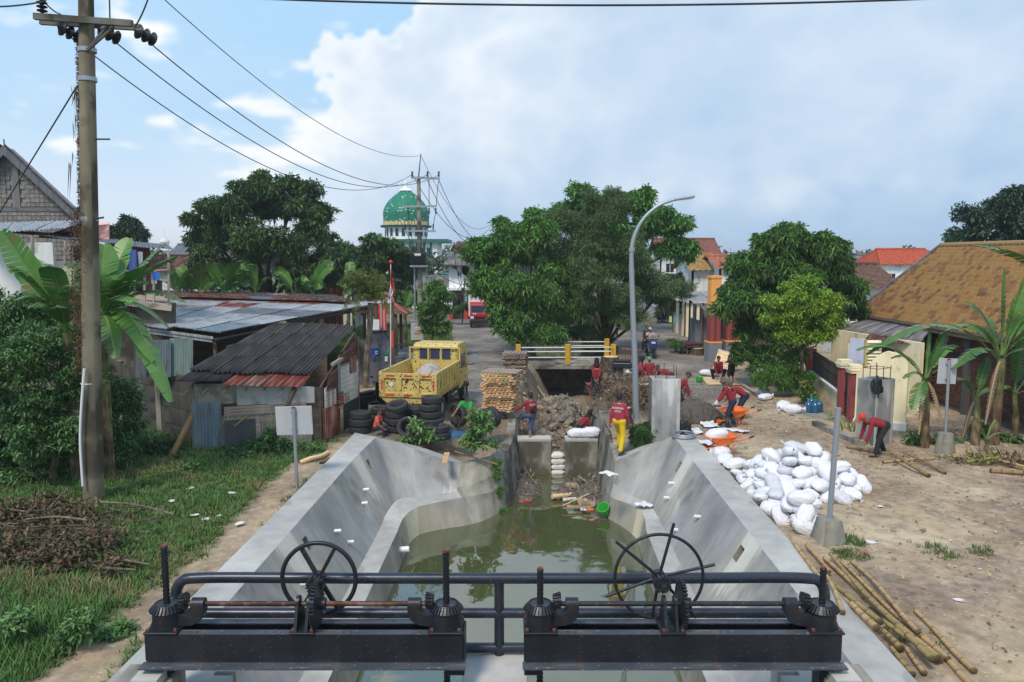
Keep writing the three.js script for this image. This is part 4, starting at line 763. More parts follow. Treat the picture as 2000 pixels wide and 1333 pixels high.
{ // unplastered block gable, far left
const t = thing('block_house', 'unfinished grey concrete-block gable house rising above the sheds', 'house', [0, 0, 0]), d = 40;
const ap = D(18, 290, d), er = D(150, 412, d), base = 0, xl = ap.x * 2 - er.x;
const sh = new THREE.Shape([[xl, 0], [er.x, 0], [er.x, er.y], [ap.x, ap.y], [xl, er.y]].map(([a, b]) => new THREE.Vector2(a, b)));
part(t, 'wall', uvm(new THREE.ExtrudeGeometry(sh, { depth: .3, bevelEnabled: false }).translate(0, 0, -d - .32)), std({ map: plasTex, color: rgb(0.26, 0.265, 0.275), roughness: 1 }));
const bm = [0.20, 0.225, 0.19, 0.245].map((k) => std({ map: clayTex, color: rgb(k * 1.2, k * 1.2, k * 1.22), roughness: 1 })), r = rng(71), bg = box(0.46, 0.2, 0.06);
for (let j = 0; j < 30; j++) for (let i = 0; i < 26; i++) {
const x = ap.x - 4.2 + i * 0.485 + (j % 2) * 0.24, y = 5.6 + j * 0.225; if (x > er.x - 0.25 || x < -28.4) continue;
if (y > ap.y - Math.abs(x - ap.x) * (ap.y - er.y) / (er.x - ap.x) - 0.55) continue;
if (Math.abs(x - ap.x - 0.25) < 0.34 && y > 8.1) continue;
if (Math.abs(y - 8.05) < 0.13) continue;
part(t, 'block', bg, pick(bm, r), [x + rr(-.006, .006, r), y, -d + 0.01 + rr(-0.012, 0.012, r)]);
}
part(t, 'tie_beam', box(er.x - xl, 0.2, 0.1, (er.x + xl) / 2, 8.05, -d + 0.03), std({ map: plasTex, color: rgb(0.17, 0.17, 0.175) }));
part(t, 'tie_column', box(0.3, ap.y - 8.7, 0.1, ap.x + 0.25, (ap.y - .55 + 8.15) / 2, -d + 0.035), std({ map: plasTex, color: rgb(0.2, 0.19, 0.19) }));
for (const s of [-1, 1]) { const e = V(ap.x + s * (er.x - ap.x + 0.25), er.y - 0.25, -d + 0.5), a = V(ap.x, ap.y + 0.05, -d + 0.5), n = V(-5.6, 0, -8.6); part(t, 'roof_slope', slab(e, a, a.clone().add(n), e.clone().add(n), s * 0.14), M.asb); part(t, 'barge_board', slab(e.clone().add(V(0, -0.34, 0.02)), a.clone().add(V(0, -0.42, 0.02)), a.clone().add(V(0, 0.02, 0.02)), e.clone().add(V(0, 0.02, 0.02)), 0.05), M.tinDark); }
part(t, 'ridge_spike', rod(V(ap.x, ap.y, -d + .4), V(ap.x, ap.y + 0.4, -d + .4), 0.03), M.darkMetal);
}
{ // pink house with sheet roofs and washing
const t = thing('pink_house', 'pink walled house with low sheet roofs behind the banana plants', 'house');
const q = [D(-60, 462, 27), D(128, 449, 29.5), D(190, 431, 33), D(-60, 440, 33)];
sheetRoof(t, q, 6, 2, () => M.tin, 31, 0.12);
sheetRoof(t, [D(22, 458, 28.6), D(334, 492, 29.5), D(322, 480, 33), D(70, 455, 32.5)], 8, 2, (i, j, r) => (r() < 0.3 ? M.rust : M.tinDark), 33, 0.1);
part(t, 'parapet', slab(D(80, 465, 31.5), D(212, 474, 32.2), D(212, 438, 32.2), D(150, 444, 31.5), 0.15), M.pink);
part(t, 'parapet', slab(D(75, 465, 31.2), D(150, 468, 31.2), D(150, 452, 31.2), D(75, 458, 31.2), 0.1), M.brownSheet);
wall(t, V(-19.6, 4, -28.3), V(-17.0, 4, -28.6), 2.15, M.plaster);
wall(t, V(-17.6, 0, -31), V(-14.6, 0, -31), 6.0, std({ map: plasTex, color: rgb(0.17, 0.055, 0.05) }), [[.6, 3.4, 1.0, 1.9, 1], [1.9, 4, 0.9, 1.1]]);
part(t, 'floor_deck', slab(D(40, 560, 28.4), D(335, 598, 28.4), D(330, 575, 31), D(60, 545, 31), 0.2), M.woodGrey);
for (const [u, v0, v1] of [[329, 492, 596], [127, 470, 560], [62, 462, 560], [300, 520, 592], [282, 525, 592]]) part(t, 'post', bar(D(u, v1, 28.5), D(u, v0, 28.5), 0.07, 0.07), M.woodGrey);
part(t, 'rail', bar(D(290, 530, 28.4), D(330, 526, 28.4), 0.05, 0.06), M.woodGrey);
part(t, 'lower_wall', slab(D(0, 720, 28.8), D(340, 740, 28.8), D(340, 592, 28.8), D(0, 560, 28.8), 0.15), std({ map: concOld, color: rgb(.4, .36, .34) }));
}
function cloth(name, label, u0, v0, u1, v1, d, mat) {
const a = D(u0, v0, d), b = D(u1, v1, d), g = new THREE.PlaneGeometry(b.x - a.x, a.y - b.y, 10, 8), p = g.attributes.position;
for (let i = 0; i < p.count; i++) p.setZ(i, 0.06 * Math.sin(p.getX(i) * 16) * (0.6 - p.getY(i) / (a.y - b.y)));
g.computeVertexNormals(); solo(name, clean(g), mat, label, 'clothing', 'washing hung out to dry', V((a.x + b.x) / 2, (a.y + b.y) / 2, -d));
}
cloth('hanging_cloth', 'blue patterned cloth hanging under the pink house roof', 248, 488, 268, 532, 28.2, std({ map: plasTex, color: rgb(0.05, 0.11, 0.32) }));
cloth('hanging_cloth', 'pale grey shirt hanging beside the blue cloth', 268, 492, 280, 524, 28.2, std({ color: rgb(0.3, 0.33, 0.4) }));
cloth('hanging_cloth', 'black garment drying on the deck rail', 305, 548, 318, 572, 28.2, M.black);
cloth('hanging_cloth', 'bright blue cloth hanging at the deck rail', 296, 532, 312, 548, 28.2, std({ color: rgb(0.02, 0.12, 0.45) }));
{ // long low workshop under a big tin roof
const t = thing('tin_roof_shed', 'large low shed under wide patched tin roofs', 'shed');
const FL = G(222, 634, 2.95), FR = G(416, 660, 2.95), BR = G(744, 592, 3.28), BL = G(306, 580, 3.28);
sheetRoof(t, [FL, FR, BR, BL], 5, 5, (i, j, r) => (j < 2 ? (r() < 0.1 ? M.tinBlue : M.tin) : r() < 0.5 ? M.tin : r() < 0.35 ? M.rustRed : r() < 0.5 ? M.asbLight : M.tinDark), 41, 0.16);
sheetRoof(t, [G(286, 581, 3.34), G(690, 594, 3.32), G(648, 578, 3.42), G(296, 568, 3.42)], 9, 3, (i, j, r) => (r() < 0.32 ? M.asb : r() < 0.4 ? M.rustDark : r() < 0.5 ? M.rustRed : r() < 0.6 ? M.asbLight : M.tinDark), 43, 0.16);
sheetRoof(t, [G(566, 634, 2.72), G(754, 602, 2.72), G(746, 589, 3.08), G(556, 624, 3.08)], 7, 1, () => M.tin, 47, 0.12);
for (const k of [0, 1]) part(t, 'fascia', slab(FL.clone().add(V(0, -0.12 * k - 0.05, 0.04 - k * 0.06)), FR.clone().add(V(0, -0.12 * k - 0.05, 0.04 - k * 0.06)), FR.clone().add(V(0, -0.12 * k + 0.04, 0.04 - k * 0.06)), FL.clone().add(V(0, -0.12 * k + 0.04, 0.04 - k * 0.06)), 0.02), M.tin);
part(t, 'gutter', rod(FR.clone().add(V(0, -0.1, 0)), BR.clone().add(V(0, -0.1, 0)), 0.07, 0.07), M.darkMetal);
for (const [f, g] of [[0.02, 0], [0.5, 0], [0.97, 0], [1, 0.25], [1, 0.5], [1, 0.75], [1, 1]]) { const p = lerp2([FL, FR, BR, BL], f, g + 0.02); part(t, 'post', bar(V(p.x, 0, p.z), V(p.x, p.y - 0.08, p.z), 0.1, 0.1), M.woodDark); }
part(t, 'rear_wall', slab(V(-16.2, 0, -31), V(-7.6, 0, -31.2), V(-7.6, 2.9, -31.2), V(-16.2, 2.9, -31), 0.1), M.woodDark);
const inner = [[-15.5, -29.8, -13.5, -27.2], [-13.5, -27.2, -9.3, -23.4]];
for (const [u0, u1, v0, v1, m, w] of [[282, 334, 664, 737, M.tinBlue, 10], [331, 377, 661, 735, M.tinGreen, 9], [262, 286, 668, 738, M.tinDark, 5]]) { const z = 23.3; part(t, 'wall_sheet', corr(D(u0, v1, z), D(u1, v1, z - 0.1), D(u1, v0, z - 0.1), D(u0, v0, z), w, 0.015), m); }
part(t, 'side_wall', slab(V(-9.0, 0, -24.2), V(-8.4, 0, -31), V(-8.4, 2.8, -31), V(-9.0, 2.8, -24.2), 0.08), M.woodDark);
}
{ // precast concrete panel wall
const a = V(-13.2, 0, -25.6), b = V(-9.2, 0, -22.4), t = thing('panel_wall', 'dark stained precast concrete panel wall under the tin shed', 'wall', a), n = 2, d = b.clone().sub(a);
for (let i = 0; i <= n; i++) { const p = d.clone().multiplyScalar(i / n); part(t, 'post', box(0.16, 2.15, 0.16, p.x, 1.07, p.z), M.concOld); }
const pm = std({ map: concOld, color: rgb(0.27, 0.27, 0.275), roughness: 0.95 });
for (let i = 0; i < n; i++) for (let j = 0; j < 4; j++) { const p = d.clone().multiplyScalar((i + 0.03) / n), q = d.clone().multiplyScalar((i + 0.97) / n); part(t, 'panel', slab(V(p.x, j * 0.54 - 0.1, p.z), V(q.x, j * 0.54 - 0.1, q.z), V(q.x, j * 0.54 + 0.42, q.z), V(p.x, j * 0.54 + 0.42, p.z), 0.05), pm); }
}
{ // patched hut
const t = thing('patchwork_hut', 'small shack patched from tin, boards and bamboo mats with dark corrugated roof', 'hut');
const a = V(-9.45, 2.1, -21.35), b = V(-6.3, 1.78, -22.7), c = V(-5.4, 3.22, -26.4), d = V(-8.15, 3.32, -26.4), q = [a, b, c, d];
sheetRoof(t, [lerp2(q, 0, .12), lerp2(q, 1.0, .16), c, d], 5, 4, () => M.asb, 51, 0.125);
sheetRoof(t, [lerp2(q, 0, 0), lerp2(q, .36, .02), lerp2(q, .36, .2), lerp2(q, 0, .2)], 2, 1, () => M.asb, 53, 0.09);
sheetRoof(t, [lerp2(q, .36, -.02), lerp2(q, 1.0, -.02), lerp2(q, 1, .24), lerp2(q, .36, .22)].map((p) => p.add(V(0, -0.03, 0))), 4, 1, (i) => (i === 1 ? M.rust : M.rustRed), 55, 0.09);
const A = V(-9.2, 0, -21.75), B = V(-5.75, 0, -23.05), C = V(-5.3, 0, -26.1), Dd = V(-8.0, 0, -26.2);
const on = (p, q2, f, y, o = 0) => { const v = p.clone().lerp(q2, f); v.y = y; const n = V(q2.z - p.z, 0, p.x - q2.x).normalize().multiplyScalar(-o); return v.add(n); };
const panel = (p, q2, f0, f1, y0, y1, m, o, name = 'wall_panel', y2 = y1, label) => part(t, name, slab(on(p, q2, f0, y0, o), on(p, q2, f1, y0, o), on(p, q2, f1, y2, o), on(p, q2, f0, y1, o), 0.03), m, null, null, label);
const sheet = (p, q2, f0, f1, y0, y1, m, o, n, flip, y2 = y1) => { const P = [on(p, q2, f0, y0, o), on(p, q2, f1, y0, o), on(p, q2, f1, y2, o), on(p, q2, f0, y1, o)]; part(t, 'wall_sheet', flip ? corr(P[3], P[0], P[1], P[2], n, 0.016) : corr(P[0], P[1], P[2], P[3], n, 0.016), m); };
part(t, 'inner_wall', slab(on(A, B, 0, 0, -.08), on(A, B, 1, 0, -.08), on(A, B, 1, 1.65, -.08), on(A, B, 0, 1.95, -.08), 0.05), M.woodDark);
sheet(A, B, -0.01, 0.21, 0.0, 1.45, M.tinBlue, 0.05, 9, false);
panel(A, B, 0, 0.33, 1.35, 2.0, M.concOld, 0.01, 'wall_panel', 1.92);
panel(A, B, 0.33, 0.56, 1.28, 1.9, M.whiteOld, 0.015); panel(A, B, 0.56, 0.93, 1.22, 1.85, M.whiteOld, 0.02, 'wall_panel', 1.7);
for (let k = 0; k < 3; k++) panel(A, B, 0.23, 0.86, 1.0 + k * 0.09, 1.08 + k * 0.09, M.woodGrey, 0.03 + k * 0.004, 'plank');
panel(A, B, 0.21, 0.9, 0.0, 1.02, M.weave, 0.0, 'bamboo_mat');
panel(A, B, 0.23, 0.46, 0.05, 0.86, std({ map: plasTex, color: rgb(0.09, 0.095, 0.10) }), 0.035, 'door', 0.86, 'dark boarded-up hatch'); panel(A, B, 0.465, 0.5, 0.0, 0.9, M.woodGrey, 0.03, 'plank');
part(t, 'prop_stick', rod(on(A, B, 0.3, 0.7, .2), on(A, B, 0.42, 1.02, .1), 0.03), M.bambooOld);
part(t, 'prop_beam', bar(on(A, B, 0.7, 1.25, .5), on(A, B, 0.78, 1.72, .05), 0.1, 0.1), M.woodDark);
for (let k = 0; k < 7; k++) { const f = 0.02 + k * 0.14; part(t, 'rafter_stick', rod(on(A, B, f - 0.08, 1.9 - f * 0.3 - rr(0.05, .16), 0.5), on(A, B, f, 2.0 - f * 0.25, -.3), 0.022), M.bambooOld); }
part(t, 'inner_wall', slab(on(B, C, 0, 0, -.08), on(B, C, 1, 0, -.08), on(B, C, 1, 3.05, -.08), on(B, C, 0, 1.65, -.08), 0.05), M.woodDark);
panel(B, C, -0.03, 0.42, 0, 1.02, M.brownSheet, 0.05, 'wall_panel', 0.92, 'brown peeling plywood sheet'); panel(B, C, 0.40, 0.48, 0, 1.05, M.wood, 0.06, 'plank');
panel(B, C, 0.48, 0.97, 0, 0.85, std({ map: plasTex, color: rgb(0.02, 0.045, 0.04), roughness: 0.7 }), 0.05, 'tarp', 0.85, 'dark green tarp');
for (let k = 0; k < 5; k++) panel(B, C, 0.03 + k * 0.06, 0.085 + k * 0.06, 0.98, 1.62 + k * 0.03, k % 2 ? M.woodGrey : M.woodWhite, 0.03, 'plank');
sheet(B, C, 0.06, 0.36, 1.5, 2.0, M.rustDark, 0.06, 6, true, 2.25); sheet(B, C, 0.33, 0.5, 0.82, 1.3, M.rustRed, 0.07, 5, true);
panel(B, C, 0.36, 0.44, 1.2, 2.3, M.tinBlue, 0.055, 'plank');
for (let k = 0; k < 6; k++) panel(B, C, 0.42, 0.99, 1.22 + k * 0.155, 1.365 + k * 0.155, M.woodWhite, 0.03 + (k % 2) * 0.006, 'plank');
panel(B, C, 0.5, 0.97, 0.82, 1.26, M.woodWhite, 0.04); panel(B, C, 0.55, 0.68, 0.9, 1.2, M.woodGrey, 0.06);
sheet(B, C, 0.44, 1.0, 2.1, 2.55, M.rustDark, 0.04, 7, true, 2.9); panel(B, C, 0.72, 0.92, 1.75, 2.3, M.rust, 0.05);
panel(B, C, 0.985, 1.02, 0, 2.9, M.rust, 0.03, 'corner_post');
part(t, 'rear_wall', slab(Dd, A.clone().lerp(Dd, 0.02), V(A.x, 2, A.z), V(Dd.x, 3.2, Dd.z), 0.05), M.woodDark);
part(t, 'lintel', bar(on(B, C, 0.2, 2.28, .06), on(B, C, 0.48, 2.36, .06), 0.09, 0.09), M.woodGrey);
}
solo('bamboo_prop', rod(G(332, 898), D(377, 808, 21.4), 0.085, 0.07, 12), M.bambooOld, 'thick old bamboo pole leaning on the panel wall beside the shack', 'bamboo pole');
{ // galvanised fence with posters
const d = 33.5, t = thing('tin_fence', 'dented galvanised sheet fence with blue and green posters', 'fence', D(720, 750, d).setY(0)), o = t.position.clone();
const wavy = (u0, u1, v0, v1, seed) => { const a = D(u0, v1, d).sub(o), b = D(u1, v0, d).sub(o), g = new THREE.PlaneGeometry(b.x - a.x, b.y - a.y, 12, 12), p = g.attributes.position; for (let i = 0; i < p.count; i++) p.setZ(i, 0.05 * fbm3(p.getX(i) * 3 + seed, p.getY(i) * 1.6, seed, 3)); g.translate((a.x + b.x) / 2, (a.y + b.y) / 2, 0); g.computeVertexNormals(); return uvm(g); };
const fm = std({ map: tinTex, color: rgb(0.85, 0.86, 0.9), roughness: 0.38, metalness: 0.55 });
[[688, 722, 664, 757], [721, 760, 664, 757]].forEach(([a, b, c, e], i) => part(t, 'sheet', wavy(a, b, c, e, i * 5 + 1), fm));
part(t, 'sheet', wavy(722, 758, 645, 666, 9), M.tinDark);
const flat = (u0, u1, v0, v1, m, name, k = 0.06) => { const a = D(u0, v1, d).sub(o), b = D(u1, v0, d).sub(o); part(t, name, box(b.x - a.x, b.y - a.y, 0.01, (a.x + b.x) / 2, (a.y + b.y) / 2, k), m); };
flat(715, 722, 679, 702, M.poster, 'poster'); flat(725, 740, 680, 697, M.poster, 'poster'); flat(727, 733, 697, 704, M.poster, 'poster'); flat(733, 739, 686, 688, M.plastic, 'poster_print', 0.068); flat(733, 738, 690, 692, M.plastic, 'poster_print', 0.068); flat(727, 733, 695, 697, M.red, 'poster_print', 0.07);
for (const [u, v] of [[754, 690], [739, 699]]) flat(u - 4, u + 4, v - 3, v + 3, std({ color: rgb(0.02, 0.25, 0.09) }), 'green_sticker');
flat(752, 757, 696, 706, M.plastic, 'poster');
for (const u of [689, 722, 759]) { const a = D(u, 757, d + .1).sub(o); part(t, 'post', bar(V(a.x, -0.1, -.08), V(a.x, 2.3, -.08), 0.07, 0.07), M.woodDark); }
part(t, 'rail', bar(D(727, 650, d).sub(o), D(759, 647, d).sub(o), 0.05, 0.05), M.darkMetal); part(t, 'brace', bar(D(751, 648, d).sub(o), D(759, 662, d).sub(o), 0.04, 0.04), M.darkMetal);
}
{ // pavilion and arch
const d = 39, t = thing('pavilion', 'small open pavilion with dark tiled pyramid roof and red ridges', 'pavilion', D(755, 700, d).setY(0)), o = t.position.clone(), P = (u, v, dz = 0) => D(u, v, d - dz).sub(o);
const ap = P(752, 582), r = [P(706, 614, 1.8), P(796, 614, 1.8), P(803, 612, -1.8), P(712, 612, -1.8)];
for (let i = 0; i < 4; i++) { part(t, 'roof_slope', corr(r[i], r[(i + 1) % 4], ap, ap, 14, 0.03), M.clayDark); part(t, 'ridge', rod(r[i], ap, 0.07), M.clayRed); }
for (const [u, dz] of [[712, 1.6], [773, 1.6], [783, -1.4], [720, -1.4]]) { const p = P(u, 640, dz); part(t, 'post', bar(V(p.x, 0.4, p.z), V(p.x, r[0].y, p.z), 0.14, 0.14), M.woodDark); }
part(t, 'platform', box(4.2, 0.8, 4, 0.3, 0.4, 0), M.greyPaint); part(t, 'bench_rail', box(3.2, 0.08, 0.1, 0.3, 1.35, 1.7), M.woodDark);
const g = thing('arched_gateway', 'white arched gateway top with red rim and red and white drapes', 'gateway', D(738, 700, 36).setY(0)), go = g.position.clone(), Q = (u, v) => D(u, v, 36).sub(go);
const arc = []; for (let k = 0; k <= 12; k++) { const a = PI * k / 12; arc.push(V(mix(Q(720, 0).x, Q(757, 0).x, (1 - Math.cos(a)) / 2), Q(0, 590).y + Math.sin(a) * (Q(0, 575).y - Q(0, 590).y), 0)); }
part(g, 'rim', pipe(arc, 0.1, 30, 8), M.clayRed);
part(g, 'panel', uvm(new THREE.ExtrudeGeometry(new THREE.Shape(arc.map((p) => new THREE.Vector2(p.x, p.y - 0.06))), { depth: 0.1, bevelEnabled: false }).translate(0, 0, -.1)), M.white);
for (let k = 0; k < 5; k++) { const a = Q(740.5 + k * 2.9, 647), b = Q(743.4 + k * 2.9, 594); part(g, 'drape', uvm(corr(V(a.x, a.y, .12), V(b.x, a.y, .12), V(b.x, b.y, .12), V(a.x, b.y, .12), 2, 0.02)), k % 2 ? M.whiteCloth : M.redFlag); }
for (const u of [722, 755]) { const a = Q(u, 0); part(g, 'post', bar(V(a.x, 0, -.1), V(a.x, Q(0, 590).y, -.1), 0.14, 0.14), M.woodDark); }
solo('notice_board', box(0.6, 0.55, 0.04), M.plastic, 'small white notice board beside the drapes', 'notice board', null, D(728, 636, 35.6));
const fl = solo('side_flag', slab(D(762, 678, 32), D(768, 678, 32), D(768, 646, 32), D(763, 646, 32), 0.01), M.redFlag, 'narrow red banner beside the flagpole', 'banner');
}
{ // mosque
const d = 130, b = D(794, 500, d).setY(0), t = thing('mosque', 'white mosque tower with green tiled egg-shaped dome', 'mosque', b), P = (u, v) => D(u, v, d).sub(b), s = d / 1500;
const y0 = P(0, 440).y, y1 = P(0, 369).y, Hd = y1 - y0, R0 = 43.5 * s;
const prof = []; for (let k = 0; k <= 26; k++) { const f = k / 26; prof.push(new THREE.Vector2(R0 * (f < 0.3 ? 0.97 + 0.035 * Math.sin(f / 0.3 * PI / 2) : 1.005 * Math.pow(Math.cos((f - 0.3) / 0.7 * PI / 2), 0.78)) + 0.02, y0 + Hd * f)); }
const dtex = tex(512, 1, (u, v) => { const a = (u * 24 + v * 12), c = (u * 24 - v * 12), fa = a - Math.floor(a), fc = c - Math.floor(c), e = Math.min(fa, 1 - fa, fc, 1 - fc), h = lat(Math.floor(a), Math.floor(c), 5); return e < 0.1 ? [0.03, 0.34, 0.27] : h > 0.93 ? [0.7, 0.85, 0.75] : [0.05 + h * 0.06, 0.46 + h * 0.12, 0.36 + h * 0.08]; });
dtex.repeat.set(2, 1.6);
part(t, 'dome', clean(new THREE.LatheGeometry(prof, 48)), std({ map: dtex, roughness: 0.65 }));
const sc = []; for (let k = 0; k < 44; k++) { const a = k / 44 * 2 * PI; sc.push(box(0.42, 0.65, 0.1, 0, 0, 0).rotateY(a + PI / 2).translate(Math.cos(a) * (R0 + 0.05), y0 + 0.15 + (k % 2) * 0.12, -Math.sin(a) * (R0 + 0.05))); }
part(t, 'scalloped_band', merge(sc), std({ color: rgb(0.72, 0.56, 0.28) }));
part(t, 'finial', clean(new THREE.LatheGeometry([[1.1, 0], [0.9, .3], [.35, .5], [.25, .8], [.4, 1.1], [.12, 1.5], [.06, 2.6], [0.001, 3.1]].map(([a, c]) => new THREE.Vector2(a, y1 - 0.35 + c)), 14)), M.white);
part(t, 'cornice', cyl(R0 + 0.55, R0 + 0.4, 0.3, 48, 0, y0 - 0.25, 0), M.greenTrim);
const yd = P(0, 468).y, rd = 40 * s, drum = part(t, 'drum', cyl(rd, rd, y0 - yd, 48, 0, (y0 + yd) / 2, 0), M.white);
for (let k = 0; k < 20; k++) { const a = k / 20 * 2 * PI, g = new THREE.Shape(); g.moveTo(-.28, 0); g.lineTo(.28, 0); g.lineTo(.28, .9); g.quadraticCurveTo(.26, 1.2, 0, 1.4); g.quadraticCurveTo(-.26, 1.2, -.28, .9); const x = new THREE.ExtrudeGeometry(g, { depth: 0.08, bevelEnabled: false }).translate(0, yd + 0.5, rd - 0.02).rotateY(a); const f = part(drum, 'window', clean(x), M.greenTrim); part(f, 'pane', clean(new THREE.ExtrudeGeometry(g, { depth: 0.04, bevelEnabled: false }).scale(.7, .8, 1).translate(0, yd + 0.62, rd + 0.07).rotateY(a)), M.glassDark); }
const xl = P(748, 0).x, xr = P(868, 0).x, yb = P(0, 474).y;
part(t, 'roof_slab', box(P(875, 0).x - P(742, 0).x, 0.55, 10, (xl + xr) / 2, yb + 0.2, 0), M.greenTrim);
const body = part(t, 'wall', box(xr - xl - 1.4, yb, 8.4, (xl + xr) / 2 - .5, yb / 2, 0), M.white);
for (let k = 0; k < 7; k++) { const x = mix(xl + 1, xr - 2.2, k / 6); part(body, 'pilaster', box(0.35, yb - 0.1, 0.16, x, yb / 2, 4.28), M.greenTrim); if (k < 6) { const w = part(body, 'window', box(0.72, 2.6, 0.14, x + 0.78, yb - 2.2, 4.27), M.greenTrim); part(w, 'pane', box(0.5, 2.3, 0.05, x + 0.78, yb - 2.2, 4.36), M.glassDark); } }
const ya = P(0, 537).y; part(t, 'terrace_slab', box(16, 0.6, 12, 1.4, ya, 1), M.greenTrim); part(t, 'parapet', box(15, 1.0, 11.4, 1.4, ya - .9, 1.1), M.white);
}
{ // white two-storey house with outer stair
const d = 70, b = D(900, 640, d).setY(0), t = thing('white_house', 'white two-storey house with outside stair and screened door', 'house', b), P = (u, v, dz = 0) => D(u, v, d - dz).sub(b);
const x0 = P(872, 0).x, x1 = P(940, 0).x, yt = P(0, 517).y, ym = P(0, 562).y;
wall(t, V(x0, ym, 0), V(x1, ym, 0), yt - ym, M.white, [[0.75, 1.0, 0.42, 1.25], [1.85, 0.25, 0.62, 2.0, 1]]);
wall(t, V(x0, 0, -1.2), V(x1, 0, -1.2), ym, std({ map: plasTex, color: rgb(0.30, 0.30, 0.31) }), [[0.6, 1, .8, 1.2], [1.7, 0.1, .8, 2, 1]]);
part(t, 'side_wall', box(0.15, yt, 6, x0 + .08, yt / 2, -3.17), M.white);
part(t, 'floor_slab', box(x1 - x0 + .3, 0.22, 2.4, (x0 + x1) / 2, ym - .12, -.6), M.white);
part(t, 'roof', slab(V(x0 - .4, yt, .9), V(x1, yt - .05, .9), V(x1, yt + 1.2, -3.5), V(x0 - .2, yt + 1.2, -3.5), 0.12), M.asbLight);
part(t, 'roof', slab(V(x0 + .3, yt + 1.22, -3), V(x1 + 1, yt + 1.22, -3), V(x1 + 1, yt + 2.2, -6), V(x0 + .3, yt + 2.2, -6), 0.12), M.clayDark);
for (let k = 0; k < 3; k++) { const p = [[876, 0], [906, 0], [921, 0]][k], x = P(p[0], 0).x; part(t, 'column', box(0.25, ym, 0.25, x, ym / 2, 0.1), M.white); part(t, 'column_foot', box(0.3, 0.9, 0.3, x, 0.45, 0.1), M.red); }
const s0 = V(P(903, 0).x, ym, 0.5), s1 = V(P(880, 0).x, 0.9, 0.5); part(t, 'stair_flight', bar(s0, s1, 0.8, 0.16), M.darkMetal);
part(t, 'stair_rail', bar(s0.clone().add(V(0, .8, .35)), s1.clone().add(V(0, .8, .35)), 0.04, 0.05), M.darkMetal);
for (let k = 0; k < 9; k++) part(t, 'fence_bar', box(0.04, 1.0, 0.04, P(886 + k * 2.4, 0).x, 1.6, 0.2), M.darkMetal);
}
function roofHouse(name, label, u0, u1, vr, ve, d, roofM, wallM, hip = 0, group = 'houses along the skyline') {
const a = D(u0, ve, d), b = D(u1, ve, d), y1 = D(0, vr, d + 3).y, t = thing(name, label, 'house', V((a.x + b.x) / 2, 0, -d), 0, group), w = (b.x - a.x) / 2, h = a.y, dp = Math.max(3, (y1 - h) * 1.3);
const e0 = V(-w - .4, h, .5), e1 = V(w + .4, h, .5), r0 = V(-w * (1 - hip) - .4 * (1 - hip), y1, -dp), r1 = V(w * (1 - hip) + .4 * (1 - hip), y1, -dp), f0 = V(-w - .4, h, -2 * dp - .5), f1 = V(w + .4, h, -2 * dp - .5);
const n = Math.max(6, Math.round(w * 2 / 0.35));
part(t, 'roof_slope', corr(e0, e1, r1, r0, n, 0.04), roofM); part(t, 'roof_slope', corr(f1, f0, r0, r1, n, 0.04), roofM);
part(t, 'ridge_cap', rod(r0, r1, 0.14, 0.14, 8), roofM);
if (hip) { part(t, 'hip_end', corr(f0, e0, r0, r0, 8, 0.03), roofM); part(t, 'hip_end', corr(e1, f1, r1, r1, 8, 0.03), roofM); }
const holes = []; for (let k = 0; k < Math.floor(w * 2 / 2.2); k++) holes.push([0.6 + k * 2.2, Math.max(0.9, h - 2.0), 1.0, 1.1]);
wall(t, V(-w, 0, 0), V(w, 0, 0), h - 0.02, wallM, holes);
if (!hip) for (const s of [-1, 1]) { const sh = new THREE.Shape([[0, 0], [2 * dp, 0], [2 * dp, h], [dp, y1 - .1], [0, h]].map(([p, q]) => new THREE.Vector2(p, q))); part(t, 'gable_wall', uvm(new THREE.ExtrudeGeometry(sh, { depth: 0.15, bevelEnabled: false }).rotateY(PI / 2)), wallM, [s * w - (s > 0 ? .15 : 0), 0, 0]); }
else for (const s of [-1, 1]) part(t, 'side_wall', box(0.15, h, 2 * dp, s * (w - .08), h / 2, -dp - .17), wallM);
part(t, 'rear_wall', box(w * 2 - .3, h, 0.15, 0, h / 2, -2 * dp + .08), wallM);
return t;
}
roofHouse('house', 'house with big reddish-brown roof above the lamp side trees', 1290, 1402, 467, 498, 85, std({ map: clayTex, color: rgb(0.24, 0.09, 0.075) }), M.plaster);
roofHouse('house', 'house with moss-yellow tiled roof near the orange gate columns', 1352, 1400, 497, 528, 62, M.clayMoss, M.plaster);
roofHouse('house', 'house with brick-red tiled roof behind the mango by the gate', 1406, 1470, 500, 524, 60, M.clayRed, M.white);
roofHouse('house', 'low house with dark weathered tiles between the mango and the ochre roof', 1640, 1745, 516, 562, 44, M.clayDark, M.plaster);
roofHouse('house', 'far house with bright orange-red hipped roof', 1722, 1850, 487, 517, 80, std({ map: clayTex, color: rgb(0.5, 0.09, 0.035) }), M.white, 0.3);
roofHouse('house', 'far house with grey roof left of the orange-red one', 1668, 1724, 497, 512, 95, M.asbLight, M.white, 0.3);
roofHouse('house', 'far house with small maroon roof at the horizon', 1600, 1662, 502, 516, 120, M.clayRed, M.plaster, 0.2);
roofHouse('house', 'far house with pale tin roof behind the large mango', 330, 420, 478, 508, 75, M.tinDark, M.plaster);
roofHouse('house', 'far house with brown roof behind the mango trunk', 560, 690, 520, 556, 58, std({ map: clayTex, color: rgb(0.2, 0.1, 0.08) }), M.plaster);
roofHouse('house', 'far house with rust-brown roof behind the banana grove', 270, 400, 500, 530, 60, M.rustDark, M.plaster);
roofHouse('house', 'grey-roofed house below the mosque terrace', 800, 880, 540, 566, 85, M.asbLight, M.white);
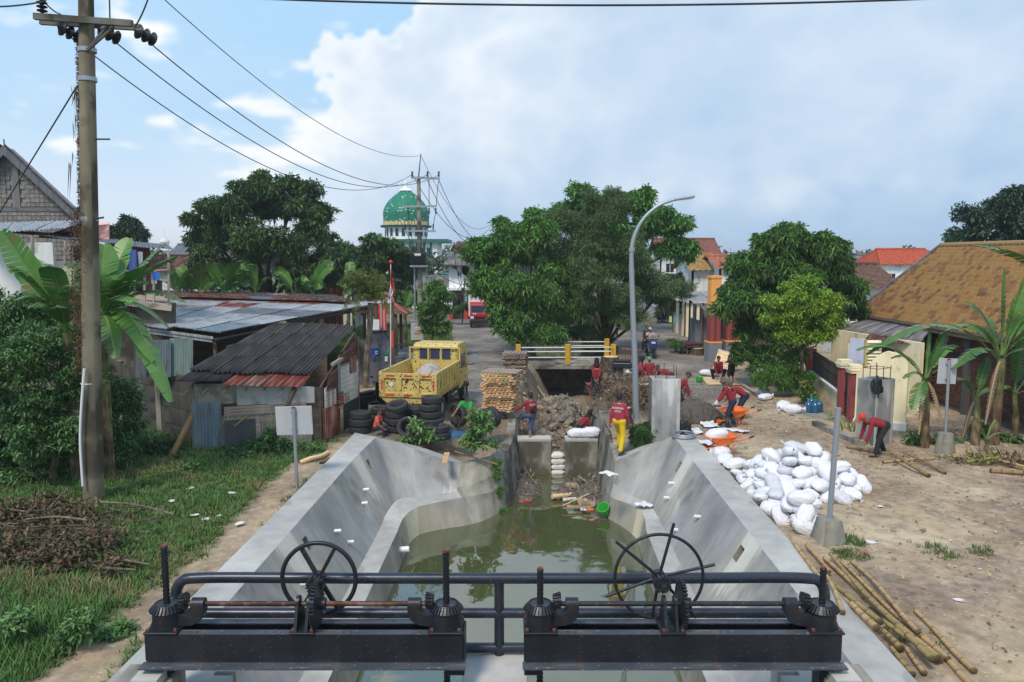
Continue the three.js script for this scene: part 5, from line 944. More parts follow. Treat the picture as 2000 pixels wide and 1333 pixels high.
{ // minaret far left
const b = D(322, 500, 200).setY(0), t = thing('minaret', 'tiny pale minaret on the far horizon', 'minaret', b), top = D(0, 462, 200).y;
part(t, 'tower', clean(new THREE.LatheGeometry([[1.5, 0], [1.5, top - 4], [1.9, top - 3.8], [1.9, top - 3.3], [1.1, top - 3.2], [1.1, top - 1.6], [1.4, top - 1.5], [0.9, top - .8], [.1, top], [.05, top + 2]].map(([a, c]) => new THREE.Vector2(a, c)), 12)), M.plaster);
}
for (const [u, v, d, h] of [[1473, 454, 640, 0]]) {   // lattice pylons on the horizon
const b = D(u, 503, d).setY(0), t = thing('pylon', 'lattice power pylon far off behind the mango', 'pylon', b), H = D(u, v, d).y, w = 3.2;
for (const [x, z] of [[-1, -1], [1, -1], [1, 1], [-1, 1]]) part(t, 'leg', rod(V(x * w, 0, z * w), V(x * .4, H, z * .4), 0.2, 0.15, 4), M.galv);
for (const k of [0.72, 0.84, 0.95]) part(t, 'crossarm', bar(V(-5, H * k, 0), V(5, H * k, 0), 0.3, 0.4), M.galv);
for (let k = 0; k < 7; k++) { const f = k / 7, g = (k + 1) / 7, a = mix(w, .4, f), c = mix(w, .4, g); part(t, 'lattice', merge([rod(V(-a, H * f, a), V(c, H * g, c), .12, .12, 4), rod(V(a, H * f, a), V(-c, H * g, c), .12, .12, 4)]), M.galv); }
}
{ // red panel fence behind the big shed
const t = thing('red_fence', 'dark red sheet fence behind the big tin roof', 'fence', D(630, 590, 50).setY(0)), o = t.position.clone();
for (let k = 0; k < 6; k++) { const a = D(592 + k * 13, 600, 50).sub(o), b = D(604 + k * 13, 562, 50).sub(o); part(t, 'panel', corr(V(a.x, 0, 0), V(b.x, 0, 0), V(b.x, b.y, 0), V(a.x, b.y, 0), 5, 0.02), k === 2 ? M.tin : M.rustRed); }
}
// ---- right side
const eaveY = 3.0, ridgeY = 6.1, eX = 15.9, rX = 19.7;
{
const t = thing('tiled_house', 'brick house with broad ochre and brown tiled roof', 'house', [0, 0, 0]);
const z0 = -18, z1 = -35.4, wy = eaveY - 0.05;
part(t, 'roof_deck', slab(V(eX - .1, eaveY - .06, z0), V(eX - .1, eaveY - .06, z1), V(rX, ridgeY - .06, z1), V(rX, ridgeY - .06, z0), -0.06), M.woodDark);
part(t, 'roof_deck', slab(V(rX * 2 - eX, eaveY, z1), V(rX * 2 - eX, eaveY, z0), V(rX, ridgeY, z0), V(rX, ridgeY, z1), 0.06), M.clayMoss);
const sl = Math.hypot(rX - eX, ridgeY - eaveY), rows = 20, ex = sl / rows, tw = 0.25, ang = Math.atan2(ridgeY - eaveY, rX - eX), r = rng(91);
const tg = (() => { const P = [], I = [], n = 6; for (let j = 0; j < 2; j++) for (let i = 0; i <= n; i++) { const u = i / n; P.push((u - .5) * tw * 1.06, 0.035 * Math.sin(u * 2 * PI - 0.6) + (j ? 0 : 0.02), j ? -ex * 0.62 : ex * 0.56); } for (let i = 0; i <= n; i++) P.push(P[i * 3], P[i * 3 + 1] - 0.085, P[i * 3 + 2] - 0.012); const m = n + 1; for (let i = 0; i < n; i++) { I.push(i, i + 1, i + m + 1, i, i + m + 1, i + m); I.push(2 * m + i, 2 * m + i + 1, i + 1, 2 * m + i, i + 1, i); } const g = new THREE.BufferGeometry(); g.setAttribute('position', new THREE.BufferAttribute(new Float32Array(P), 3)); g.setIndex(I); g.computeVertexNormals(); return uvm(g); })();
const tm = [[.37, .23, .08], [.34, .21, .075], [.36, .2, .078], [.3, .165, .07], [.24, .13, .062], [.17, .1, .058], [.35, .235, .095]].map((c) => std({ map: clayTex, color: rgb(c[0] * 1.15, c[1] * 1.15, c[2] * 1.15), roughness: 1 }));
const rest = tm.map(() => []), all = [];
for (let j = 0; j < rows; j++) for (let i = 0; i < (z0 - z1) / tw; i++) {
const f = (j + .5) / rows, z = z1 + .15 + i * tw, x = mix(eX, rX, f), y = mix(eaveY, ridgeY, f) + 0.045;
const band = .16 + .3 * fbm3(x * .9, 1, z * .9, 3) + (1 - f) * -0.14 + (z < -31 ? -0.2 * (1 - f) : 0) + rr(-.4, .36, r);
const k = band > 0.1 ? pick([0, 0, 1, 6], r) : band > -0.15 ? pick([1, 2, 3, 2], r) : band > -.3 ? pick([3, 4], r) : pick([4, 5], r);
const m = new THREE.Matrix4().makeRotationFromEuler(new THREE.Euler(rr(-.03, .03, r) + .24, 0, rr(-.03, .03, r))).premultiply(new THREE.Matrix4().makeRotationX(ang)).premultiply(new THREE.Matrix4().makeRotationY(-PI / 2)).setPosition(x, y, z);
all.push({ m, k, d: Math.abs(z + 27) + (1 - f) * 0.5, vis: 1 });
}
all.sort((a, b) => a.d - b.d);
all.forEach((e, i) => { if (i < 300) { const o = part(t, 'roof_tile', tg, tm[e.k]); o.applyMatrix4(e.m); } else rest[e.k].push(clean(tg.clone()).applyMatrix4(e.m)); });
rest.forEach((l, k) => { if (l.length) part(t, 'roof_tiles', merge(l), tm[k]).userData.kind = 'stuff'; });
const cap = std({ map: clayTex, color: rgb(.4, .26, .12) });
for (let z = z1; z < z0; z += .34) part(t, 'ridge_tile', rod(V(rX, ridgeY + .02, z), V(rX, ridgeY + .045, z + .37), 0.14, 0.125, 8), cap);
part(t, 'verge', slab(V(eX - .1, eaveY - .1, z1 - .02), V(rX, ridgeY - .06, z1 - .02), V(rX, ridgeY + .16, z1 - .02), V(eX - .1, eaveY + .1, z1 - .02), .14), M.asbLight);
part(t, 'fascia', box(0.05, 0.2, z0 - z1, eX - .05, eaveY - .12, (z0 + z1) / 2), M.woodDark);
const bx = 16.25; part(t, 'wall', box(.2, wy, z0 - z1, bx + .12, wy / 2, (z0 + z1) / 2), std({ map: plasTex, color: rgb(.14, .125, .115) }));
part(t, 'gable_wall', uvm(new THREE.ExtrudeGeometry(new THREE.Shape([[bx, 0], [rX * 2 - bx, 0], [rX * 2 - bx, wy], [rX, ridgeY - .2], [bx, wy]].map(([a, b]) => new THREE.Vector2(a, b))), { depth: .2, bevelEnabled: false }).translate(0, 0, z1 + .1)), M.cream);
const bg = box(.06, .062, .215), bms = [[.17, .075, .055], [.14, .065, .05], [.21, .10, .075], [.105, .06, .052]].map((c) => std({ map: clayTex, color: rgb(...c), roughness: 1 })), brest = [[], [], [], []]; let nb = 0;
for (let j = 0; j < 34; j++) for (let i = 0; i < 34; i++) {
const y = .25 + j * .077, z = -22.4 - i * .232 - (j % 2) * .116, k = Math.floor(r() * 4); if (r() < .02) continue;
const big = i < 13 && j >= 9 && nb < 300; if (big) { nb++; part(t, 'brick', bg, bms[k], [bx + rr(-.008, .008, r), y, z]); } else brest[k].push(bg.clone().translate(bx + rr(-.008, .008, r), y, z));
}
brest.forEach((l, k) => { part(t, 'bricks', merge(l), bms[k]).userData.kind = 'stuff'; });
for (const z of [-22.2, -27]) part(t, 'brick_column', box(.22, wy, .3, bx - .04, wy / 2, z), std({ map: plasTex, color: rgb(.1, .1, .1) }));
sheetRoof(t, [G(1622, 643, 2.45), G(1796, 671, 2.45), G(1816, 647, 2.8), G(1692, 627, 2.8)], 7, 1, () => M.asbLight, 61, .09);
sheetRoof(t, [G(1690, 667, 2.38), G(1800, 676, 2.36), G(1806, 666, 2.5), G(1700, 655, 2.5)], 3, 1, () => M.rustDark, 63, .09);
wall(t, V(13.9, 0, -33.2), V(14.9, 0, -27.8), 2.5, M.cream, [[1.2, .8, 1.1, 1.3], [3.2, .1, .9, 2.1, 1]]);
part(t, 'white_panel', slab(D(1655, 716, 27.6), D(1688, 716, 27), D(1690, 662, 27), D(1662, 660, 27.6), .04), std({ map: plasTex, color: rgb(.62, .64, .78) }));
for (let k = 0; k < 9; k++) part(t, 'louvre_slat', slab(D(1693, 722 - k * 6.5, 26.6), D(1722, 722 - k * 6.5, 26.6), D(1722, 717 - k * 6.5, 26.7), D(1693, 717 - k * 6.5, 26.7), .02), M.cream);
part(t, 'louvre_frame', bar(D(1691, 725, 26.6), D(1691, 664, 26.6), .08, .08), std({ map: plasTex, color: rgb(.6, .5, .2) }));
}
{ // cream side wall with stepped top
const a = V(11.5, 0, -25.35), b = V(12.78, 0, -24.5), t = thing('garden_wall', 'cream plastered wall behind the column with the hung backpack', 'wall', a), d = b.clone().sub(a), n = d.clone().normalize();
const sh = new THREE.Shape(); const L = d.length(); sh.moveTo(0, 0); sh.lineTo(L, 0); sh.lineTo(L, 2.1); sh.quadraticCurveTo(L - .05, 2.45, L - .35, 2.5); sh.lineTo(.9, 2.55); sh.quadraticCurveTo(.5, 2.4, .35, 2.0); sh.lineTo(0, 1.75); sh.closePath();
part(t, 'body', uvm(new THREE.ExtrudeGeometry(sh, { depth: .18, bevelEnabled: false }).translate(0, 0, -.18)), M.cream, null, [0, Math.atan2(-d.z, d.x), 0]);
part(t, 'base_course', uvm(box(L + .06, .25, .3, L / 2, .1, -.07)), M.plaster, null, [0, Math.atan2(-d.z, d.x), 0]);
}
const pil = [V(12.93, 0, -32.85), V(11.8, 0, -27.0), V(11.6, 0, -25.7)];
{ // front fence
const t = thing('front_fence', 'cream garden fence with maroon pillars and black iron bars', 'fence');
pil.forEach((p, i) => {
const g = part(t, 'pillar', box(.3, 1.75, .3, p.x, .87, p.z), M.maroon);
part(g, 'capital', merge([box(.4, .08, .4, p.x, 1.76, p.z), box(.46, .08, .46, p.x, 1.85, p.z), box(.4, .1, .4, p.x, 1.95, p.z)]), M.cream);
});
const run = (a, b, gate) => {
const d = b.clone().sub(a), L = d.length(), u = d.clone().divideScalar(L), s = a.clone().addScaledVector(u, .16), e = b.clone().addScaledVector(u, -.16);
if (!gate) { part(t, 'low_wall', slab(s.clone().setY(-.1), e.clone().setY(-.1), e.clone().setY(.72), s.clone().setY(.72), .14), M.cream); part(t, 'wall_coping', bar(s.clone().setY(.75), e.clone().setY(.75), .22, .06), M.plaster); }
const y0 = gate ? .08 : .82, y1 = 1.62;
for (const y of [y0 + .02, (y0 + y1) / 2, y1 - .08]) part(t, 'fence_rail', bar(s.clone().setY(y), e.clone().setY(y), .025, .04), M.black);
const n = Math.round(L / .16); for (let k = 1; k < n; k++) { const p = s.clone().lerp(e, k / n); part(t, 'fence_bar', box(.022, y1 - y0 + .1, .022, p.x, (y0 + y1) / 2, p.z), M.black); }
if (gate) part(t, 'gate_backing', slab(s.clone().setY(.1).add(V(.08, 0, 0)), e.clone().setY(.1).add(V(.08, 0, 0)), e.clone().setY(1.5).add(V(.08, 0, 0)), s.clone().setY(1.5).add(V(.08, 0, 0)), .01), std({ color: rgb(.5, .52, .62) }));
};
run(pil[0], pil[1], false); run(pil[1], pil[2], true);
}
function concColumn(label, p, w, h, turn, sp) {
const t = thing('concrete_column', label, 'column', p, turn, 'new square concrete columns');
part(t, 'shaft', rbox(w, h, w * .8, .025, 0, h / 2 - .05, 0), M.concWall);
for (const s of [-1, 1]) part(t, 'edge_band', rbox(.1, h - .02, w * .8 + .02, .012, s * (w / 2 - .05), h / 2 - .05, 0), M.concTop);
part(t, 'rough_top', heap(0, 0, w * .42, w * .34, h - .06, .05, .06, sp, 12), M.concOld);
const r = rng(sp); for (const [a, b] of [[-1, -1], [1, -1], [1, 1], [-1, 1], [0, 1], [0, -1]]) part(t, 'rebar', rod(V(a * w * .38, h - .1, b * w * .28), V(a * w * .38 + rr(-.03, .03, r), h + rr(.2, .42, r), b * w * .28), .012), M.bolt);
return t;
}
concColumn('tall new concrete column standing beside the curved street lamp', V(4.62, -.05, -22.95), .84, 2.1, -.03, 5);
{ const t = concColumn('new concrete column with a black backpack hung on it', V(11.0, -.05, -22.9), .82, 2.08, .5, 9);
const q = [[-.31, -.23], [.31, -.23], [.31, .23], [-.31, .23]].map(([a, b]) => V(a, 2.35, b)); for (let i = 0; i < 4; i++) part(t, 'rebar_tie', rod(q[i], q[(i + 1) % 4], .009), M.bolt); }
{ // orange and maroon street gate
for (const [u, v, x0, x1, top, ch, label] of [[1392, 706, 1385, 1406, 541, 615, 'orange and maroon gate column on a grey plinth'], [1426, 703, 1413, 1437, 556, 627, 'orange and maroon gate column nearer the mango']]) {
const b = G(u, v), d = -b.z, t = thing('gate_column', label, 'column', b, .1, 'painted street gate columns'), w = (x1 - x0) / 1500 * d, yt = D(0, top, d).y, ym = D(0, ch, d).y;
part(t, 'plinth', box(w * 1.25, 1.05, w * 1.2, 0, .5, 0), M.greyPaint); part(t, 'plinth_band', box(w * 1.3, .08, w * 1.25, 0, 1.06, 0), M.orange);
part(t, 'shaft_lower', box(w, ym - 1.05, w, 0, (ym + 1.05) / 2, 0), M.maroon); part(t, 'shaft_upper', box(w * .98, yt - ym, w * .98, 0, (ym + yt) / 2, 0), M.orange);
part(t, 'groove', box(.06, ym - 1.2, .03, 0, (ym + 1.05) / 2, w / 2 + .005), std({ color: rgb(.12, .03, .03) }));
part(t, 'cap', box(w * 1.1, .14, w * 1.1, 0, yt, 0), M.orange);
}
}
function shed(label, x0, x1, z0, z1, h0, h1, roofM, wallM, seed) {   // lean-to shop: front to the lane at x0
const t = thing('shop_shed', label, 'shed', V(x0, 0, z0), 0, 'sheds along the lane'), o = t.position.clone(), P = (x, y, z) => V(x, y, z).sub(o);
sheetRoof(t, [P(x0 - .7, h0, z0 + .3), P(x1, h0 + .1, z0 + .3), P(x1, h1 + .1, z1), P(x0 - .7, h1, z1)], 3, 2, () => roofM, seed, .14);
for (const x of [x0, x1]) for (const z of [z0, z1]) part(t, 'post', bar(P(x, 0, z), P(x, h0, z), .1, .1), M.woodDark);
part(t, 'side_wall', slab(P(x0, 0, z0), P(x1, 0, z0), P(x1, h0 - .1, z0), P(x0, h0 - .1, z0), .06), wallM);
for (let k = 0; k < 4; k++) part(t, 'front_board', slab(P(x0, 0, mix(z1, z0, k / 4)), P(x0, 0, mix(z1, z0, (k + .9) / 4)), P(x0, k % 2 ? h0 - .2 : h0 * .6, mix(z1, z0, (k + .9) / 4)), P(x0, k % 2 ? h0 - .2 : h0 * .6, mix(z1, z0, k / 4)), .05), k % 2 ? wallM : M.woodGrey);
part(t, 'rear_wall', slab(P(x1, 0, z0), P(x1, 0, z1), P(x1, h0, z1), P(x1, h0, z0), .06), wallM);
}
shed('dark lane-side shed with a white sheet roof', 11.6, 14.6, -46.5, -50, 2.85, 3.3, M.tin, M.greyPaint, 71);
shed('dark lane-side shed with grey patched roof behind the gate columns', 11.9, 15.2, -43, -46, 2.25, 2.7, M.asbLight, M.woodDark, 73);
shed('pale lane-side shed with low tin awning and washing', 12.2, 15, -54, -58, 2.5, 2.9, M.tin, M.cream, 75);
cloth('hanging_cloth', 'pale yellow cloth hung at the lane-side shed', 1307, 618, 1312, 630, 52, std({ color: rgb(.6, .6, .3) }));
cloth('hanging_cloth', 'teal cloth hung at the lane-side shed', 1316, 618, 1322, 632, 52, std({ color: rgb(.15, .35, .36) }));
{ // bridge
const t = thing('footbridge', 'small concrete bridge with yellow posts and white pipe rails', 'bridge', [2.95, -.2, -41.5]), o = V(2.95, -.2, -41.5), P = (u, v, h) => G(u, v, h).sub(o);
part(t, 'deck', rbox(5.6, .24, 3.0, .03, 0, .06, 0), M.concOld);
for (const x of [-2.1, 2.1]) part(t, 'abutment', box(.5, 2.0, 3.0, x, -1.0, 0), M.stoneDark);
for (const [x, z] of [[-2.62, 1.42], [-.02, 1.42], [2.38, 1.42], [-2.62, -1.4], [2.38, -1.4]]) { const w = part(t, 'post', rbox(.27, 1.08, .22, .02, x, .72, z), M.yellowPost); if (x > 2 && z > 0) part(w, 'green_patch', box(.285, .36, .235, x + .004, .42, z), std({ map: plasTex, color: rgb(.14, .5, .03) })); }
for (const y of [.55, .86, 1.08]) { part(t, 'rail', rod(V(-2.6, y, 1.42), V(2.4, y + .02, 1.42), .03), M.plastic); part(t, 'rail', rod(V(-2.6, y, -1.4), V(2.4, y, -1.4), .03), M.plastic); }
part(t, 'rear_wall', box(4, 1.6, .3, 0, -1, -2), M.stoneDark);
const f = thing('railing_fence', 'short orange-brown barred railing beside the bridge post', 'railing', [5.75, -.05, -40]);
for (let k = 0; k < 7; k++) part(f, 'bar', box(.03, .9, .03, .05 + k * .13, .5, k * .12), M.bolt);
for (const y of [.12, .9]) part(f, 'rail', bar(V(0, y, -.05), V(.9, y, .78), .04, .04), std({ map: plasTex, color: rgb(.5, .2, .05) }));
const w = thing('stone_lining', 'dark rough stone lining of the ditch near the bridge', 'retaining wall', [0, 0, 0]), r = rng(77), sg = [0, 1, 2].map((k) => { const g = new THREE.IcosahedronGeometry(.2, 1), p = g.attributes.position; for (let i = 0; i < p.count; i++) { const m = 1 + .35 * n3(p.getX(i) * 7 + k * 9, p.getY(i) * 7, p.getZ(i) * 7); p.setXYZ(i, p.getX(i) * m * 1.2, p.getY(i) * m * .8, p.getZ(i) * m); } return uvm(mergeVertices(g)); });
for (const s of [-1, 1]) for (let i = 0; i < 22; i++) for (let j = 0; j < 4; j++) { const z = -33 - i * .36, cx = mix(2.25, 3.2, i / 22); const o2 = part(w, 'stone', pick(sg, r), pick([M.stoneDark, M.stoneDark, M.stone], r), [cx + s * (1.75 + j * .14 + rr(-.05, .05, r)), -1.5 + j * .36, z + rr(-.08, .08, r)]); o2.rotation.set(r() * 3, r() * 3, r() * 3); }
}
// ---------------------------------------------------------------- vegetation
const UP = V(0, 1, 0);
const PAL = {
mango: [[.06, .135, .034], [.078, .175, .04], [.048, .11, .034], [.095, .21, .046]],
mangoBright: [[.1, .24, .034], [.125, .29, .04], [.075, .18, .032], [.16, .33, .05]],  // brighter green leaf tones, drawn at random per cluster
feather: [[.085, .165, .042], [.11, .2, .048], [.07, .135, .038], [.14, .23, .065]],
flame: [[.085, .26, .03], [.11, .31, .035], [.07, .2, .03], [.14, .36, .045]],
lime: [[.2, .37, .02], [.26, .44, .025], [.16, .31, .02], [.32, .46, .04]],
shrub: [[.07, .18, .044], [.1, .235, .055], [.055, .14, .04], [.135, .29, .07]],
weed: [[.1, .23, .055], [.13, .28, .065], [.075, .18, .045], [.17, .32, .07]],
far: [[.05, .1, .04], [.06, .12, .045], [.04, .085, .04]],
blue: [[.042, .1, .055], [.055, .125, .062], [.036, .085, .048]],
dryl: [[.19, .12, .07], [.14, .085, .05], [.24, .16, .09], [.11, .075, .05]],
straw: [[.3, .25, .11], [.2, .19, .07]],
};
function leaf(T, p, dir, L, W, k, side, sag = .25) {
const s = side || V(dir.z, rr(-.3, .3), -dir.x).normalize(), m = p.clone().addScaledVector(dir, L * .45), t = p.clone().addScaledVector(dir, L); t.y -= L * sag;
m.y -= L * sag * .1;
const a = m.clone().addScaledVector(s, W / 2), b = m.clone().addScaledVector(s, -W / 2); a.y += W * .15; b.y += W * .15;
T.tri(p, a, t, k); T.tri(p, t, b, k);
}
function foliage(lobes, n, o, seed) {   // lobes: centre, radii (V)
const r0 = rng(seed + 7), subs = o.sub ?? 9; if (subs) lobes = lobes.flatMap((l) => { const out = [{ ...l, r: l.r.clone().multiplyScalar(.5) }]; for (let i = 0; i < subs; i++) { const a = r0() * 2 * PI, y = rr(-.75, 1, r0), s = Math.sqrt(Math.max(0, 1 - y * y)), q = rr(.62, .95, r0), k = rr(.26, .46, r0); out.push({ ...l, c: l.c.clone().add(V(Math.cos(a) * s * l.r.x * q, y * l.r.y * q, Math.sin(a) * s * l.r.z * q)), r: V(l.r.x * k, Math.max(l.r.y, l.r.x * .7) * k * .8, l.r.z * k) }); } return out; });
const T = new Tris(), r = rng(seed), w = lobes.map((l) => Math.pow(l.r.x * l.r.y * l.r.z, 2 / 3)), tot = w.reduce((a, b) => a + b, 0);
for (let i = 0; i < n; i++) {
let q = r() * tot, li = 0; while (q > w[li] && li < lobes.length - 1) q -= w[li++];
const l = lobes[li]; let a = r() * 2 * PI, cz = r() * 2 - 1; const sz = Math.sqrt(1 - cz * cz), dir = V(Math.cos(a) * sz, cz, Math.sin(a) * sz);
const dens = 1 + (o.rough ?? .28) * 2 * n3(dir.x * 2.2 + li * 3.1, dir.y * 2.2 + seed, dir.z * 2.2);
if (n3(dir.x * 3.4 + li, dir.y * 3.4, dir.z * 3.4 + seed) < -(o.gap ?? .28)) continue;
const rho = Math.pow(r(), .33) * dens, p = l.c.clone().add(V(dir.x * l.r.x * rho, dir.y * l.r.y * rho, dir.z * l.r.z * rho));
if (o.floor !== undefined && p.y < o.floor) continue;
let pal = o.pal; if (o.young && r() < o.young) pal = o.youngPal;
if (l.pal) pal = l.pal;
const base = pick(pal, r), j = rr(.8, 1.22, r), out = dir.clone().add(V(0, o.up ?? .25, 0)).normalize(), k = o.k;
for (let m = 0; m < k; m++) {
const v = V(r() * 2 - 1, r() * 2 - 1, r() * 2 - 1).normalize().lerp(out, o.aim ?? .35).normalize(), jj = j * rr(.88, 1.14, r), s = V(v.z + (r() - .5), (r() - .5) * .8, -v.x + (r() - .5)).normalize();
const pp = p.clone().add(V((r() - .5) * o.spread, (r() - .5) * o.spread * .6, (r() - .5) * o.spread));
leaf(T, pp, v, o.L * rr(.65, 1.25, r), o.W * rr(.8, 1.2, r), [base[0] * jj, base[1] * jj, base[2] * jj], s, o.sag ?? .25);
}
}
return T.geo();
}
function tree(name, label, category, base, d, lobesPx, n, o, seed, limbs = 6, group, barkM = M.bark) {
const t = thing(name, label, category, base, 0, group), lobes = lobesPx.map(([u, v, R_, dz = 0, sq = .8, dp = 1, pal]) => { const c = D(u, v, d + dz).sub(base), k = R_ / 1500 * (d + dz); return { c, r: V(k, k * sq, k * dp), pal }; });
const cen = lobes.reduce((a, l) => a.add(l.c), V(0, 0, 0)).divideScalar(lobes.length), low = Math.min(...lobes.map((l) => l.c.y - l.r.y)), fork = V(cen.x * .35, Math.max(.4, low * .75 + .3), cen.z * .35), tr = o.trunk ?? .22, r = rng(seed + 1);
if (limbs) {
part(t, 'trunk', uvm(pipe([V(0, -.2, 0), V(fork.x * .3 + .05, fork.y * .5, fork.z * .3), fork, fork.clone().lerp(cen, .5)], tr, 12, 10)), barkM);
lobes.slice(0, limbs).forEach((l, i) => { const e = l.c.clone(), m = fork.clone().lerp(e, .5).add(V(rr(-.3, .3, r), -.15, rr(-.3, .3, r))); part(t, 'branch', uvm(pipe([fork, m, e], tr * rr(.28, .42, r), 10, 7)), barkM); });
}
part(t, 'crown', foliage(lobes, n, o, seed), o.mat ?? M.leaf);
return t;
}
const MANGO = { pal: PAL.mango, k: 10, L: .3, W: .085, spread: .25, sag: .35, aim: .3 };
tree('mango_tree', 'broad dark mango tree rising behind the big tin roof', 'tree', V(-15.6, 0, -50), 50, [
[470, 400, 62, -1], [560, 400, 66, 0], [420, 470, 58, 0], [530, 480, 70, -2], [610, 440, 56, 1], [640, 500, 48, 0], [390, 520, 40, 0], [480, 540, 52, 1], [590, 545, 46, -1], [395, 425, 34, 0], [520, 365, 40, 0], [650, 545, 36, 2], [430, 555, 34, 1]], 7600, { ...MANGO, L: .36, W: .1, young: .05, youngPal: [[.13, .26, .03], [.2, .3, .04], [.26, .15, .05]], gap: .2, rough: .3, trunk: .3 }, 101, 9);
tree('tree', 'dense dark tree behind the palm and below the dome', 'tree', V(-10.5, 0, -60), 60, [[740, 500, 52, 0], [700, 530, 45, 0], [780, 520, 45, 1], [740, 570, 55, 0], [670, 500, 30, 0], [790, 580, 34, 0], [660, 550, 36, 1]], 3600, { ...MANGO, L: .36, W: .12, gap: .34 }, 103, 3);
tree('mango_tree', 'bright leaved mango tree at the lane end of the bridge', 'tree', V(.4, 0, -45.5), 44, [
[985, 500, 62, 0], [1040, 470, 52, 0], [965, 550, 48, -1], [1030, 590, 68, -2, .9], [1050, 640, 45, -2], [1000, 645, 36, -2], [940, 490, 34, 1], [1075, 540, 50, 0], [1000, 450, 34, 1], [1085, 600, 44, 0], [985, 605, 32, -1]], 5200, { ...MANGO, pal: PAL.mangoBright, young: .1, youngPal: PAL.flame, L: .34, W: .09, gap: .3, trunk: .18 }, 107, 7);
tree('feathery_tree', 'tall fine-leaved tree with dark trunk beside the bridge', 'tree', V(5.4, 0, -45), 45, [
[1165, 450, 78, 0], [1110, 500, 62, 0], [1230, 500, 66, 0], [1170, 540, 80, -1], [1270, 545, 52, 0], [1130, 600, 56, -1], [1205, 600, 58, -1], [1285, 575, 40, 3], [1180, 400, 44, 0], [1100, 440, 36, 1], [1320, 565, 32, 3], [1212, 615, 28, 1], [1160, 660, 36, 0]], 11500, { pal: PAL.feather, k: 9, L: .2, W: .05, spread: .42, sag: .2, aim: .4, gap: .3, rough: .3, trunk: .24, mat: M.leafDull }, 109, 9);
tree('flame_tree', 'wide bright green tree crown showing behind the feathery tree', 'tree', V(6.5, 0, -57), 56, [
[1090, 420, 48, 0, .6], [1050, 440, 36, 0, .6], [1150, 390, 40, 0, .55], [1140, 370, 22, 0, .6], [1290, 440, 50, 0, .6], [1320, 490, 36, 0, .8], [1220, 400, 40, 0, .6], [1255, 385, 20, 0], [1330, 440, 18, 0, .6], [1200, 470, 60, 0]], 3800, { pal: PAL.flame, k: 11, L: .42, W: .14, spread: .5, sag: .3, aim: .25, gap: .2, up: .1, trunk: .25 }, 113, 6);
tree('tree', 'dark rounded tree at the far end of the lane', 'tree', V(14, 0, -66), 66, [[1340, 540, 32, 0], [1320, 580, 34, 0], [1355, 570, 26, 0], [1305, 610, 26, 0], [1345, 600, 20, 0]], 2200, { ...MANGO, pal: PAL.far, L: .4, W: .14 }, 117, 3);
tree('mango_tree', 'full mango tree in front of the lane-side gardens', 'tree', V(13.6, 0, -34.5), 33.5, [
[1545, 490, 62, 0], [1610, 500, 56, 0], [1480, 530, 58, 0], [1550, 560, 80, 0], [1640, 570, 52, 1], [1460, 590, 48, -1], [1440, 560, 36, 0], [1500, 630, 56, 0], [1665, 600, 34, 1], [1550, 455, 30, 0], [1600, 465, 26, 0], [1425, 600, 28, -1], [1560, 630, 60, 1], [1500, 480, 30, 0]], 5000, { ...MANGO, pal: [...PAL.mango, ...PAL.mangoBright], young: .08, youngPal: PAL.flame, L: .3, W: .075, sag: .5, gap: .32, trunk: .2 }, 119, 8);
tree('lime_green_tree', 'small yellow-green tree in front of the mango by the fence', 'tree', V(11.55, 0, -30.4), 30, [
[1575, 570, 44, 0, .6], [1540, 590, 40, -.3, .6], [1610, 590, 40, .3, .6], [1570, 620, 56, 0, .65], [1520, 620, 28, 0, .6], [1625, 625, 28, 0, .6], [1560, 655, 40, 0, .5], [1605, 655, 28, 0, .5], [1530, 650, 20, 0, .5]], 3600, { pal: PAL.lime, k: 11, L: .17, W: .055, spread: .26, sag: .1, aim: .3, up: .6, gap: .15, rough: .4, trunk: .075 }, 123, 8, null, M.barkPale);
tree('tree', 'blue-green tree behind the ochre tiled roof', 'tree', V(25.5, 0, -43), 43, [[1930, 430, 52, 0], [1985, 410, 48, 0], [1890, 455, 34, 0], [1960, 470, 60, 0], [2030, 420, 60, 0], [1865, 470, 22, 0], [2040, 470, 60, 0], [1990, 380, 24, 0]], 3800, { pal: PAL.blue, k: 10, L: .26, W: .13, spread: .3, sag: .2, gap: .26, rough: .36, trunk: .2 }, 127, 6);
tree('tree', 'small round dark tree behind the pink house', 'tree', V(-30, 0, -60), 60, [[243, 440, 22, 0], [262, 455, 22, 0], [228, 455, 18, 0], [250, 468, 26, 0]], 1400, { ...MANGO, pal: PAL.far, L: .4, W: .13 }, 131, 3);
tree('young_tree', 'slim young tree beside the transformer pole', 'tree', V(-4.55, 0, -42.5), 42.5, [[850, 570, 26, 0], [838, 600, 26, 0], [862, 610, 24, 0], [850, 640, 28, 0], [835, 640, 18, 0], [868, 580, 16, 0]], 1700, { pal: PAL.mangoBright, k: 8, L: .2, W: .07, spread: .3, sag: .2, gap: .2, trunk: .06 }, 133, 6);
tree('bare_tree', 'thin sparse tree in front of the white house', 'tree', V(-4.2, 0, -64), 64, [[905, 490, 20, 0], [930, 480, 18, 0], [885, 482, 14, 0], [925, 560, 14, 0]], 260, { pal: [[.2, .18, .06], [.12, .15, .05]], k: 6, L: .25, W: .09, spread: .5, gap: .1, trunk: .06 }, 137, 4);
